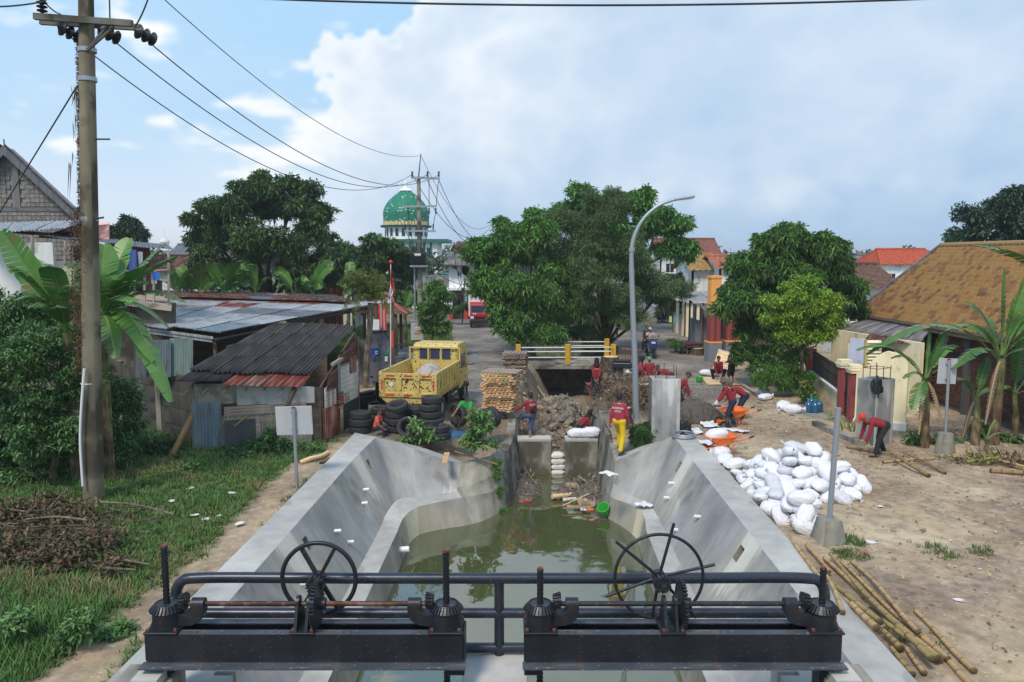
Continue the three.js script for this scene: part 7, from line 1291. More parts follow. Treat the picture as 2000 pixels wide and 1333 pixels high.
for (const s of [-1, 1]) { const door = part(cab, 'door', rbox(.03, 1.15, .95, .02, s * .885, 1.25, -L - .95), Y); part(door, 'window', box(.02, .52, .72, s * .898, 1.62, -L - .92), M.glassDark); part(door, 'handle', box(.03, .03, .14, s * .91, 1.22, -L - .62), M.darkMetal); }
for (const s of [-1, 1]) { const m = part(t, 'mirror', rbox(.05, .42, .24, .03, s * 1.3, 1.66, -L - 1.45).rotateY(0), M.darkMetal); part(m, 'mirror_arm', pipe([V(s * .9, 1.4, -L - 1.5), V(s * 1.15, 1.4, -L - 1.48), V(s * 1.28, 1.5, -L - 1.45)], .018, 10, 6), M.darkMetal); part(m, 'mirror_glass', box(.19, .36, .012, s * 1.3, 1.66, -L - 1.32), M.galv); }
part(t, 'fuel_tank', rbox(.4, .34, .7, .06, .72, .62, -2.1), M.darkMetal);
part(t, 'bumper', box(1.8, .2, .12, 0, .55, -L - 1.9), M.darkMetal);
}
{ // small red box truck facing the camera
const b = V(-2.5, 0, -61), t = thing('box_truck', 'red delivery truck with pale box coming down the left lane', 'truck', b, .06), Rd = std({ color: rgb(.45, .02, .025), roughness: .35 });
const cs = new THREE.Shape(); cs.moveTo(0, .5); cs.lineTo(0, 1.95); cs.lineTo(.9, 2.0); cs.quadraticCurveTo(1.15, 1.98, 1.25, 1.6); cs.lineTo(1.45, 1.15); cs.lineTo(1.45, .5); cs.closePath();
const cab = part(t, 'cab', clean(new THREE.ExtrudeGeometry(cs, { depth: 1.6, bevelSize: .05, bevelThickness: .05, bevelSegments: 2 }).rotateY(-PI / 2).translate(.8, 0, -1.45)), Rd);
part(cab, 'windscreen', box(1.5, .58, .03, 0, 0, 0).rotateX(-.42).translate(0, 1.5, -.1), M.glassDark);
part(cab, 'grille', box(1.3, .22, .04, 0, .82, .06), M.darkMetal); part(cab, 'number_plate', box(.45, .14, .02, 0, .5, .12), M.black);
for (const s of [-1, 1]) { part(cab, 'headlight', box(.26, .2, .05, s * .68, .84, .06), M.plastic); part(cab, 'mirror', rbox(.12, .3, .08, .03, s * 1.0, 1.5, -.1), M.darkMetal); part(cab, 'emblem', cyl(.06, .06, .02, 12).rotateX(PI / 2).translate(s * .08 - .5, 1.14, .06), M.plastic); for (const z of [-.5, -3.6]) part(t, 'wheel', wheelGeo(.36, .2, .2).rotateZ(PI / 2), M.rubber, [s * .74, .36, z]); }
part(t, 'bumper', box(1.75, .24, .14, 0, .5, .04), M.darkMetal);
const bx = part(t, 'cargo_box', rbox(1.9, 1.9, 3.2, .03, 0, 1.75, -3.2), M.white); part(bx, 'roof_cover', rbox(1.94, .14, 3.24, .03, 0, 2.72, -3.2), std({ color: rgb(.06, .22, .24), roughness: .6 }));
}
function scooter(label, pos, turn, color) {
const t = thing('motor_scooter', label, 'motorbike', pos, turn, 'motorbikes'), bm = std({ color, roughness: .3 });
for (const z of [.62, -.62]) { const w = part(t, 'wheel', clean(new THREE.TorusGeometry(.24, .055, 10, 26).rotateY(PI / 2)), M.rubber, [0, .29, z]); part(w, 'rim', cyl(.2, .2, .04, 14).rotateZ(PI / 2), M.darkMetal); }
part(t, 'front_shield', uvm(new THREE.ExtrudeGeometry(new THREE.Shape([[-.12, .4], [.12, .4], [.22, .75], [.16, 1.02], [-.16, 1.02], [-.22, .75]].map(([a, b]) => new THREE.Vector2(a, b))), { depth: .08, bevelSize: .03, bevelThickness: .03, bevelSegments: 2 }).translate(0, 0, .36)), bm);
part(t, 'headlight', box(.22, .1, .05, 0, .9, .48), M.plastic); part(t, 'front_fender', rbox(.14, .12, .44, .05, 0, .55, .62), M.darkMetal);
part(t, 'body', rbox(.26, .32, .95, .1, 0, .58, -.4), bm); part(t, 'seat', rbox(.26, .12, .8, .05, 0, .79, -.42), M.black); part(t, 'footboard', rbox(.3, .08, .42, .03, 0, .34, .14), M.darkMetal);
part(t, 'handlebar', rod(V(-.34, 1.06, .3), V(.34, 1.06, .3), .02), M.darkMetal); for (const s of [-1, 1]) part(t, 'mirror', rbox(.12, .08, .02, .01, s * .34, 1.24, .3), M.black);
part(t, 'fork', rod(V(0, .3, .62), V(0, 1.02, .34), .04), M.darkMetal);
return t;
}
const bikePos = G(1271, 699);
scooter('blue and white scooter carrying two people up the lane', bikePos, .12, rgb(.03, .06, .2));
scooter('black scooter parked beside the shack wall', V(-5.0, 0, -27.4), 2.6, rgb(.02, .02, .025));
scooter('dark scooter parked behind the workers near the lamp', V(5.55, 0, -35.5), 1.4, rgb(.03, .03, .035));
// ---- tyres
const tyreG = (() => { const R0 = .36, w = .23, ri = .2; const g = [wheelGeo(R0, w, ri)]; return merge(g); })();
const tyreTread = (() => { const gs = []; for (let k = 0; k < 36; k++) { const a = k / 36 * 2 * PI; gs.push(clean(new THREE.BoxGeometry(.03, .15, .016)).rotateZ((k % 2 ? 1 : -1) * .3).translate(0, 0, .36).rotateY(a)); } return merge(gs); })();
function tyre(pos, rot, label, group) { const t = thing('tyre', label, 'tyre', pos, 0, group); const s = rr(.9, 1.06); t.scale.setScalar(s); t.rotation.set(...rot); part(t, 'casing', tyreG, M.rubber); part(t, 'tread', tyreTread, M.rubber); }
{
const stack = (x, z, n, y, label) => { for (let k = 0; k < n; k++) tyre(V(x + rr(-.05, .05), y + .12 + k * .235, z + rr(-.05, .05)), [rr(-.03, .03), rr(0, 3), rr(-.03, .03)], label, 'worn tyres stacked behind the truck'); };
stack(-2.62, -24.3, 5, 0, 'worn black tyre in the tallest stack behind the truck'); stack(-2.3, -23.85, 2, -.12, 'worn black tyre low beside the tallest stack');
stack(-4.85, -24.2, 3, 0, 'worn black tyre in the stack nearest the shack'); stack(-4.35, -25.0, 3, 0, 'worn black tyre in the stack under the tailgate');
stack(-3.75, -24.35, 3, 0, 'worn black tyre in the stack beside the boy'); stack(-3.2, -25.0, 3, 0, 'worn black tyre in the hidden stack by the wheels');
tyre(V(-2.95, .2, -23.55), [1.15, .2, .2], 'tyre leaning upright among the weeds with open centre showing', 'leaning tyres'); tyre(V(-3.3, .28, -23.75), [1.2, -.2, .1], 'tyre leaning behind the weed-covered one', 'leaning tyres'); tyre(V(-3.7, .82, -24.35), [.25, 0, .12], 'tilted tyre lying on top of the stack by the boy', 'leaning tyres');
tyre(V(-1.75, .34, -25.2), [.6, .5, 1.1], 'tyre leaning against the truck side behind the squatting man', 'leaning tyres'); tyre(V(-1.9, .36, -25.5), [.6, .5, 1.15], 'second tyre leaning against the truck side', 'leaning tyres');
tyre(V(-.85, .3, -24.7), [1.2, .3, .5], 'big tyre leaning behind the tall weed', 'leaning tyres'); tyre(V(-.7, .32, -24.95), [1.2, .3, .55], 'rear tyre of the leaning pair by the tall weed', 'leaning tyres');
}
solo('blue_tarp', heap(-1.8, -24.1, .42, .3, .02, .05, .05, 33, 16), std({ color: rgb(.02, .09, .2), roughness: .5 }), 'crumpled blue plastic sheet on the ground by the tyres', 'tarp');
// ---- pallets
function pallet(pos, turn, mats, label, group, seed) {
const t = thing('pallet', label, 'pallet', pos, turn, group), r = rng(seed);
for (const z of [-.46, 0, .46]) part(t, 'stringer', palletG.s, pick(mats, r), [0, .05, z]);
for (let k = 0; k < 8; k++) part(t, 'deck_board', palletG.d, pick(mats, r), [-.52 + k * .149 + rr(-.008, .008, r), .1, 0]);
for (let k = 0; k < 3; k++) part(t, 'bottom_board', palletG.d, pick(mats, r), [-.5 + k * .5, .0, 0]);
}
const palletG = { s: box(1.18, .075, .07), d: box(.1, .02, 1.08) };
{
const p1 = V(-.42, 0, -28.1), p2 = V(.15, 0, -37.3);
for (let k = 0; k < 11; k++) pallet(V(p1.x + rr(-.09, .09), .012 + k * .128, p1.z + rr(-.09, .09)), -.25 + rr(-.13, .13) + (k > 7 ? .06 : 0), [M.wood, M.woodPale, M.woodPale], 'pale wooden pallet in the near stack by the lane', 'near pallet stack', 300 + k);
for (let k = 0; k < 8; k++) pallet(V(p2.x + rr(-.03, .03), .012 + k * .125, p2.z + rr(-.04, .04)), -.1 + rr(-.04, .04), k < 7 ? [M.woodDark, M.woodGrey, M.wood] : [M.woodGrey], 'dark weathered pallet in the far stack by the bridge', 'far pallet stack', 330 + k);
const top = thing('slatted_panel', 'greyish slatted panel lying on top of the near pallet stack', 'pallet', V(p1.x + .05, 1.43, p1.z), -.3); for (let k = 0; k < 10; k++) part(top, 'slat', box(.12, .02, 1.0), M.woodGrey, [-.6 + k * .135, 0, 0]); for (const z of [-.4, .4]) part(top, 'batten', box(1.35, .03, .07), M.woodGrey, [0, -.025, z]);
const gr = solo('green_cord', pipe([V(p1.x - .1, 1.47, p1.z + .2), V(p1.x, 1.47, p1.z + .55), V(p1.x + .05, 1.3, p1.z + .62), V(p1.x + .2, 1.1, p1.z + .66)], .015, 16, 5), M.green, 'thin green cord on the near pallet stack', 'cord');
}
// ---- sandbags
const bagG = [0, 1, 2, 3, 4, 5].map((s) => {
const g = new THREE.SphereGeometry(1, 30, 20), p = g.attributes.position;
for (let i = 0; i < p.count; i++) {
let x = p.getX(i), y = p.getY(i), z = p.getZ(i); const e = (v, k) => Math.sign(v) * Math.pow(Math.abs(v), k);
const X = e(x, .62), Z = e(z, .7), Yv = e(y, .8), end = Math.pow(Math.abs(X), 3), cr = 1 + .1 * n3(X * 3 + s * 5, Yv * 3, Z * 3) + .075 * Math.abs(n3(X * 6, Yv * 5 + s * 3, Z * 6)) - .05 * Math.abs(n3(X * 13, Yv * 11, Z * 11 + s));
let h = .155 * (1 - .5 * end) * cr, zz = .235 * (1 - .16 * end * (X > 0 ? 2.4 : .4)) * cr;
const fold = .014 * Math.sin(Z * 17 + s * 2 + n3(X * 4, s, Z * 4) * 3) * end + .013 * Math.sin(X * 18 + s + 5 * n3(X * 3, Yv * 3, Z * 3 + s)) + .02 * n3(X * 5, Yv * 6, Z * 5 + s * 7);
p.setXYZ(i, X * .36 * (1 + .07 * n3(s, Yv * 2, Z * 2)), Yv * h + fold, Z * zz);
}
const gs = [clean((g.computeVertexNormals(), g))];
if (s % 2) { const T = new THREE.ConeGeometry(.085, .16, 9, 3, true), q = T.attributes.position; for (let i = 0; i < q.count; i++) { const m = 1 + .35 * Math.sin(i * 2.4); q.setXYZ(i, q.getX(i) * m, q.getY(i), q.getZ(i) * m * .6); } T.rotateZ(PI / 2).translate(.39, .03, 0); T.computeVertexNormals(); gs.push(clean(T)); }
return uvm(merge(gs));
});
function bag(pos, rot, label, group, sc = 1, mat = M.sack) { const m = solo('sandbag', pick(bagG), mat, label, 'sandbag', group, pos, rot); m.scale.set(sc * rr(.92, 1.12), sc * rr(.85, 1.2), sc * rr(.92, 1.12)); return m; }
{
const r = rng(401), put = (cx, cz, rx, rz, layers, label, h0 = .2) => {
for (let k = 0; k < layers; k++) { const f = 1 - k / (layers + .3), n = Math.max(1, Math.round(rx * rz * f * f * 24)); for (let i = 0; i < n; i++) { const a = i * 2.4 + k, d = Math.sqrt((i + .5) / n) * f; bag(V(cx + Math.cos(a) * d * rx + rr(-.06, .06, r), .13 + k * h0 + rr(-.03, .05, r), cz + Math.sin(a) * d * rz), [rr(-.3, .3, r) + Math.sin(a) * d * .45, rr(0, 6.28, r), rr(-.3, .3, r) - Math.cos(a) * d * .45], label, 'white sandbags heaped beside the canal', .76, r() < .12 ? M.sackGrey : M.sack); } }
};
put(7.05, -18.35, 1.5, 1.4, 5, 'white woven sandbag in the large heap behind the bare post');
put(5.98, -17.2, .5, 1.3, 3, 'white woven sandbag in the row heaped along the canal coping'); put(6.1, -15.75, .42, .75, 3, 'white woven sandbag in the small front pile by the concrete block', .22);
for (const [u, v, a] of [[1395, 893, .3], [1405, 905, 1.2], [1425, 915, .5]]) bag(G(u, v).add(V(.15, .12, 0)), [0, a, .1], 'limp white sack lying between the wheelbarrow and the heap', 'limp sacks by the wheelbarrow', .9);
for (let k = 0; k < 4; k++) bag(V(1.6 + rr(-.03, .03, r), -1.86 + k * .2, -26.2), [0, rr(-.06, .06, r), 0], 'dirty sandbag stacked in the gap of the weir', 'sandbags plugging the weir gap', .78, M.sackDirty);
bag(V(2.28, -.5, -26.3), [0, .15, .03], 'white sandbag on the weir block, lying nearer the gap', 'sandbags on the weir block', 1.0); bag(V(2.72, -.46, -26.25), [0, -.2, .12], 'white sandbag on the weir block, lying nearer the ditch wall', 'sandbags on the weir block', 1.0);
for (const [u, v, s, l] of [[1492, 772, 1.1, 'largest white sack on the garden side of the lane'], [1495, 782, .8, 'white sack lying just in front of the largest one'], [1530, 800, 1.0, 'white sack slumped near the water jugs'], [1548, 806, 1.0, 'flattened white sack nearest the water jugs'], [1378, 733, .9, 'white sack at the far corner of the flat plywood'], [1392, 735, .9, 'white sack beside the seated worker'], [1232, 733, .7, 'small white sack on the earth mound edge'], [1177, 786, .5, 'small white bag at the standing man\'s boots']]) bag(G(u, v).add(V(0, .13, 0)), [rr(-.2, .2, r), rr(0, 6, r), rr(-.1, .1, r)], l, 'single white sacks on the ground', s);
}
function cloth2(name, label, u, v, w, h, seed, mat = M.plastic, y = .05, group = 'empty white sacks on the ground') {
const g = new THREE.PlaneGeometry(w, h, 14, 14).rotateX(-PI / 2), p = g.attributes.position; for (let i = 0; i < p.count; i++) { const x = p.getX(i), z = p.getZ(i); p.setXYZ(i, x + .06 * n3(x * 4, seed, z * 4), .09 * Math.abs(n3(x * 3 + seed, 2, z * 3)) + .05 * n3(x * 7, seed, z * 7) + .03, z + .06 * n3(x * 4, seed + 9, z * 4)); } g.computeVertexNormals();
return solo(name, clean(g), mat, label, 'sack', group, G(u, v).add(V(0, y - .03, 0)), [0, seed, 0]);
}
cloth2('empty_sack', 'flat empty white sack behind the loaded wheelbarrow', 1385, 832, .9, .5, 1.5); cloth2('empty_sack', 'flat empty white sack at the shoveller\'s boots', 1434, 844, .9, .32, 2.6); cloth2('empty_sack', 'crumpled white sack sheet beside the coping top', 1345, 845, .8, .8, 3.1); cloth2('empty_sack', 'long white sack sheet trailing along the coping', 1375, 872, .7, 1.4, 4.4, M.plastic, .1); cloth2('empty_sack', 'white sack sheet hanging below the wheelbarrow', 1395, 905, .6, 1.0, 5.2); cloth2('empty_sack', 'torn white sack in front of the concrete block', 1585, 1032, .7, .5, 6.3); cloth2('empty_sack', 'muddy cloth lying on the edge of the throat wall', 1192, 912, .3, .5, 7.1, M.sackDirty, -.2); cloth2('empty_sack', 'crumpled white bag on the canal ledge', 1250, 985, .35, .4, 8.2, M.plastic, .05).position.copy(G(1256, 988, -1.14));
// ---- bamboo poles
function bambooGeo(L, r0, r1, seed) { const n = Math.max(4, Math.round(L / .32)), pts = [new THREE.Vector2(.001, 0)]; for (let k = 0; k <= n; k++) { const f = k / n, R0 = mix(r0, r1, f), y = L * f; if (k) pts.push(new THREE.Vector2(R0 * .96, y - .03)); pts.push(new THREE.Vector2(R0 * 1.12, y), new THREE.Vector2(R0 * .97, Math.min(L, y + .025))); } pts.push(new THREE.Vector2(.001, L)); const g = new THREE.LatheGeometry(pts, 10), p = g.attributes.position; for (let i = 0; i < p.count; i++) { const y = p.getY(i) / L; p.setX(i, p.getX(i) + L * .01 * Math.sin(y * 4.2 + seed)); p.setZ(i, p.getZ(i) + L * .006 * Math.sin(y * 6 + seed * 2)); } g.computeVertexNormals(); const out = uvm(g), q = out.attributes.position, c = new Float32Array(q.count * 3), st = L / n; for (let i = 0; i < q.count; i++) { const e = Math.abs(q.getY(i) / st - Math.round(q.getY(i) / st)) * st, k = e < .012 ? .34 : 1; c.set([k, k, k], i * 3); } out.setAttribute('color', new THREE.BufferAttribute(c, 3)); return out; }
for (const k of ['bamboo', 'bambooGreen', 'bambooOld']) (M[k + 'Pole'] = M[k].clone()).vertexColors = true;
function bambooPole(u0, v0, u1, v1, y0, y1, r0, mat, label, group, seed) {
const a = G(u0, v0, y0), b = G(u1, v1, y1), d = b.clone().sub(a), m = solo('bamboo_pole', bambooGeo(d.length(), r0 * .78, r0 * .58, seed), mat, label, 'bamboo pole', group, a); m.quaternion.setFromUnitVectors(UP, d.normalize()); return m;
}
{
const g = 'bamboo poles along the canal coping', B = M.bambooPole, Gn = M.bambooGreenPole, O = M.bambooOldPole;
[[1576, 1066, 1622, 1118, .1, .1, .05, B, 'short pale bamboo pole nearest the sandbags'], [1832, 1288, 1612, 1090, .1, .06, .065, B, 'long pale bamboo pole in the middle of the bundle'], [1822, 1290, 1618, 1083, .2, .14, .06, Gn, 'long greenish bamboo pole lying on the middle of the bundle'], [1798, 1234, 1663, 1096, .22, .06, .05, B, 'bamboo pole bowed across the top of the bundle'], [1790, 1232, 1668, 1118, .06, .04, .045, O, 'thin grey bamboo pole under the bowed one'], [1718, 1214, 1618, 1133, .3, .2, .065, Gn, 'green bamboo pole with cut end beside the coping'], [1856, 1290, 1640, 1100, .08, .05, .05, B, 'long thin bamboo pole on the lot side of the bundle'], [1648, 1196, 1612, 1118, .36, .4, .05, B, 'pale bamboo pole lying on the concrete coping'], [1712, 1228, 1664, 1180, .36, .38, .07, B, 'thick bamboo stub with dark cut end on the coping edge'], [1832, 1286, 1724, 1212, .16, .2, .06, Gn, 'greenish bamboo pole crossing the lower bundle'], [1906, 1312, 1786, 1194, .07, .06, .055, B, 'bamboo pole lying apart on the lot side'], [1760, 1268, 1726, 1232, .1, .16, .07, Gn, 'short green bamboo stub below the bundle'], [1782, 1318, 1742, 1266, .06, .1, .055, Gn, 'green bamboo tip lowest by the coping'], [1806, 1316, 1770, 1266, .05, .08, .05, B, 'pale bamboo tip beside the lowest green one'], [1900, 1340, 1804, 1242, .05, .05, .06, B, 'bamboo pole running out of the lower frame edge'], [1606, 1142, 1547, 1052, .34, .34, .05, B, 'bamboo pole lying on the coping close to the sandbags']].forEach((q, i) => bambooPole(...q.slice(0, 8), q[8], g, i * 1.7));
const h = 'bamboo poles near the brick wall';
[[1654, 872, 1766, 892, .06, .06, .05, O, 'bamboo pole lying left of the bending man\'s feet'], [1815, 930, 1738, 882, .05, .3, .07, O, 'thick bamboo pole lifted by the bending man'], [1848, 924, 1766, 884, .05, .1, .05, O, 'bamboo pole behind the bending man'], [1725, 902, 1826, 896, .05, .05, .05, B, 'pale bamboo pole behind the bending man\'s feet'], [1835, 892, 1990, 898, .05, .1, .03, B, 'thin split bamboo lying towards the frame edge'], [1888, 882, 2010, 915, .15, .1, .06, B, 'split bamboo lying on the banana litter'], [1935, 920, 2020, 926, .06, .06, .08, O, 'cut trunk piece at the frame edge']].forEach((q, i) => bambooPole(...q.slice(0, 8), q[8], h, i * 2.3 + 1));
const lt = G(1930, 905), T = foliage([{ c: V(0, .05, 0), r: V(1.2, .12, .55) }, { c: V(1, .05, .2), r: V(.8, .1, .4) }], 360, { pal: PAL.straw.concat(PAL.dryl), k: 2, L: .34, W: .05, spread: .2, sag: .05, floor: 0, sub: 0 }, 411); tag(part(scene, 'plant_litter', T, M.dry, lt), 'heap of cut banana stalks and dry leaves by the brick wall', 'litter', null, 'stuff');
for (const [u, v, a] of [[1910, 900, .2], [1925, 895, -.3], [1940, 908, .5], [1915, 908, -.1]]) solo('banana_stalk', rod(V(-.35, 0, 0), V(.35, .06, 0), .05, .035, 8), std({ color: rgb(.3, .32, .09) }), 'cut green banana stalk in the litter by the brick wall', 'banana stalk', 'cut banana stalks', G(u, v).add(V(0, .1, 0)), [0, a, .1]);
}
// ---- wheelbarrows
function wheelbarrow(label, pos, turn) {
const t = thing('wheelbarrow', label, 'wheelbarrow', pos, turn, 'orange wheelbarrows'), sc = t.scale.setScalar(.88), O = M.orangePaint, P = [], I = [];
const top = [[-.46, .62, -.3], [.4, .66, -.34], [.4, .66, .34], [-.46, .62, .3]].map((p) => V(...p)), bot = [[-.2, .34, -.16], [.2, .36, -.2], [.2, .36, .2], [-.2, .34, .16]].map((p) => V(...p)), gs = [slab(bot[3], bot[2], bot[1], bot[0], .012)];
for (let i = 0; i < 4; i++) { const j = (i + 1) % 4; gs.push(slab(bot[i], bot[j], top[j], top[i], .012)); }
const tray = part(t, 'tray', merge(gs), O); part(tray, 'rim', pipe([...top], .018, 40, 6, true), O);
for (const s of [-1, 1]) { const h = part(t, 'handle', pipe([V(-.62, .2, s * .08), V(-.1, .32, s * .18), V(.45, .5, s * .26), V(.9, .62, s * .28)], .022, 20, 8), O); part(h, 'grip', rod(V(.82, .6, s * .28), V(.98, .64, s * .28), .03), M.black); part(t, 'leg', pipe([V(.1, .36, s * .2), V(.22, .02, s * .22), V(.36, .4, s * .24)], .018, 12, 6), O); }
const w = part(t, 'wheel', clean(new THREE.TorusGeometry(.15, .045, 10, 22)), M.rubber, [-.58, .19, 0]); part(w, 'rim', cyl(.11, .11, .05, 12).rotateX(PI / 2), O);
return t;
}
wheelbarrow('orange wheelbarrow being filled beside the sand pile', G(1432, 832), .15); wheelbarrow('orange wheelbarrow holding a white sack near the coping', G(1408, 888), .1);
bag(G(1400, 888).add(V(0, .58, 0)), [0, .3, .1], 'white sack lying in the wheelbarrow near the coping', 'sack in the wheelbarrow', 1.0);
solo('shovel', rod(G(1392, 862, .1), G(1388, 858, .8), .02), M.woodWhite, 'upright shovel handle stuck among the white sacks', 'shovel');
// ---- boards
solo('plywood_sheet', slab(D(1390, 726, 37.6), D(1428, 736, 36.6), D(1446, 694, 37.6), D(1404, 682, 38.6), .02), M.ply, 'large plywood sheet leaning at the gate column', 'plywood', 'plywood sheets'); solo('plywood_sheet', slab(G(1382, 751, .05), G(1448, 751, .05), G(1432, 737, .05), G(1370, 737, .05), .03), M.ply, 'plywood sheet lying flat before the seated worker', 'plywood', 'plywood sheets'); solo('plywood_sheet', slab(G(1424, 776, .05), G(1462, 777, .06), G(1464, 765, .06), G(1420, 756, .05), .04), M.plyGrey, 'greyish plywood sheet lying nearest the sacks', 'plywood', 'plywood sheets');
for (let k = 0; k < 7; k++) solo('plank', bar(G(1432 + k * 4, 742 + k * 2, .04 + k * .006), G(1455 + k * 5, 752 + k * 4, .04 + k * .006), .1, .03), pick([M.wood, M.woodPale, M.woodGrey]), 'loose timber plank beside the flat plywood', 'plank', 'loose planks by the plywood');
solo('lumber_scrap', bar(G(868, 905, -.3), G(873, 885, -.2), .16, .03), M.wood, 'split wood board lying in the weeds on the bank', 'board'); solo('stick', rod(G(888, 882, -.35), G(972, 908, -.5), .02), M.bambooOld, 'thin pale stick lying over the grassy bank edge', 'stick'); solo('stick', rod(D(1050, 755, 31), D(1068, 782, 28.5), .02), M.bamboo, 'thin bamboo stick leaning on the ditch side', 'stick');
solo('fallen_branch', pipe([G(585, 905, .05), G(605, 897, .1), G(625, 893, .08), G(640, 885, .05)], .07, 16, 8), M.woodPale, 'bent pale branch lying by the sign post', 'branch'); solo('fallen_branch', pipe([G(625, 905, .05), G(640, 898, .08), G(655, 893, .05)], .04, 12, 8), M.barkPale, 'short dark branch near the canal wall top', 'branch');
// ---- stumps, lattice mat, bucket, jugs, packs, hose
function stump(label, p, r0, h) { const t = thing('tree_stump', label, 'tree stump', p, 0, 'tree stumps'); const g = new THREE.CylinderGeometry(r0, r0 * 1.35, h, 14, 3), q = g.attributes.position; for (let i = 0; i < q.count; i++) { const a = Math.atan2(q.getZ(i), q.getX(i)), m = 1 + .12 * Math.sin(a * 3 + r0 * 9) + .08 * n3(a, q.getY(i) * 3, 1); q.setX(i, q.getX(i) * m); q.setZ(i, q.getZ(i) * m); } g.computeVertexNormals(); part(t, 'trunk', uvm(g.translate(0, h / 2 - .05, 0)), M.bark); part(t, 'cut_face', cyl(r0 * .86, r0 * .9, .02, 14, 0, h - .045, 0), M.woodPale); }
stump('big dark tree stump beside the bridge railing', V(4.95, -.05, -38.2), .42, .75); stump('narrow pale stump behind the street lamp', G(1222, 838), .16, .75); stump('round stump beside the dark cart', G(1362, 693), .35, .42);
{ const a = D(1222, 752, 30.2), b = D(1262, 738, 30.8), c = D(1302, 800, 27.6), d = D(1290, 836, 26.3), t = thing('bamboo_lattice', 'yellowish woven bamboo lattice leaning on the earth mound', 'lattice'), q = [d, c, b, a]; const lm = std({ map: bambooTex, color: rgb(.9, .82, .62), roughness: .9 });
part(t, 'mat', slab(a.clone(), b.clone(), c.clone(), d.clone(), .02), std({ map: weaveTex, color: rgb(.85, .72, .5), roughness: 1 }));
for (let k = 0; k <= 8; k++) { const f = k / 8; part(t, 'slat', bar(lerp2([a, b, c, d], 0, f).add(V(0, .03, .03)), lerp2([a, b, c, d], 1, f).add(V(0, .03, .03)), .05, .02), lm); } for (let k = 0; k <= 5; k++) { const f = k / 5; part(t, 'slat', bar(lerp2([a, b, c, d], f, 0).add(V(0, .045, .045)), lerp2([a, b, c, d], f, 1).add(V(0, .045, .045)), .05, .02), lm); } }
const bucketG = clean(new THREE.LatheGeometry([[.001, 0], [.12, 0], [.17, .26], [.185, .26], [.185, .275], [.165, .275], [.115, .015]].map(([x, y]) => new THREE.Vector2(x, y)), 20));
solo('bucket', bucketG, M.green, 'bright green bucket lying in the canal water', 'bucket', 'green buckets', G(1182, 1003, -1.78), [.5, 0, .3]); solo('bucket', bucketG, M.green, 'bright green bucket standing beside the plywood', 'bucket', 'green buckets', G(1366, 748), [0, 0, 0]);
{ const jm = new THREE.MeshPhysicalMaterial({ color: rgb(.04, .16, .32), roughness: .15, transmission: .35, thickness: .02, side: THREE.DoubleSide }), jg = clean(new THREE.LatheGeometry([[.001, 0], [.13, 0], [.14, .04], [.132, .12], [.14, .2], [.132, .28], [.13, .32], [.06, .4], [.035, .42], [.035, .47]].map(([x, y]) => new THREE.Vector2(x, y)), 20)), cg = cyl(.04, .04, .04, 12);
[[1579, 806, 'water jug at the end nearest the sacks'], [1585, 798, 'water jug at the back of the row'], [1592, 807, 'water jug in the middle of the row'], [1600, 805, 'water jug nearest the fence wall']].forEach(([u, v, l]) => { const t = thing('water_jug', 'blue plastic ' + l, 'water jug', G(u, v), 0, 'water jugs by the fence'); part(t, 'bottle', jg, jm); part(t, 'cap', cg, std({ color: rgb(.02, .3, .2) }), [0, .48, 0]); });
solo('paving_slab', rbox(1.6, .08, .9, .02), M.concOld, 'low concrete slab under the water jugs', 'slab', null, G(1590, 812).add(V(0, -.03, .1)), [0, .2, 0]); }
function backpack(label, p, turn, s = 1) { const t = thing('backpack', label, 'backpack', p, turn, 'black backpacks'); t.scale.setScalar(s); part(t, 'body', rbox(.3, .46, .18, .08, 0, .23, 0, 4), M.black); part(t, 'pocket', rbox(.22, .2, .08, .035, 0, .14, .11, 3), M.darkMetal); for (const x of [-.09, .09]) part(t, 'strap', pipe([V(x, .42, -.08), V(x * 1.2, .3, -.13), V(x, .06, -.09)], .02, 10, 6), M.darkMetal); part(t, 'loop', pipe([V(-.03, .45, 0), V(0, .55, 0), V(.03, .45, 0)], .012, 10, 5), M.black); part(t, 'hanging_strap', rod(V(.04, .06, .02), V(.05, -.12, .04), .012), M.darkMetal); }
backpack('black backpack hanging on the new column by the cream wall', D(1713, 770, 22.42), .5); backpack('black backpack propped against the tall column', V(5.15, .22, -22.75), 1.2, 1.1); backpack('second dark bag leaning behind the propped backpack', V(5.35, .12, -23.0), .8, 1.0);
{ const t = thing('hose_coil', 'grey plastic hose coiled on the top corner of the canal wall', 'hose', V(5.1, .33, -22.3)); for (let k = 0; k < 3; k++) part(t, 'loop', clean(new THREE.TorusGeometry(.34 - k * .015, .022, 8, 40).rotateX(PI / 2).translate(rr(-.02, .02), .02 + k * .035, rr(-.02, .02))), M.galv); solo('dark_cloth', heap(5.1, -22.3, .2, .14, .34, .08, .03, 45, 12), M.black, 'dark cloth bundle inside the coiled hose', 'cloth'); }
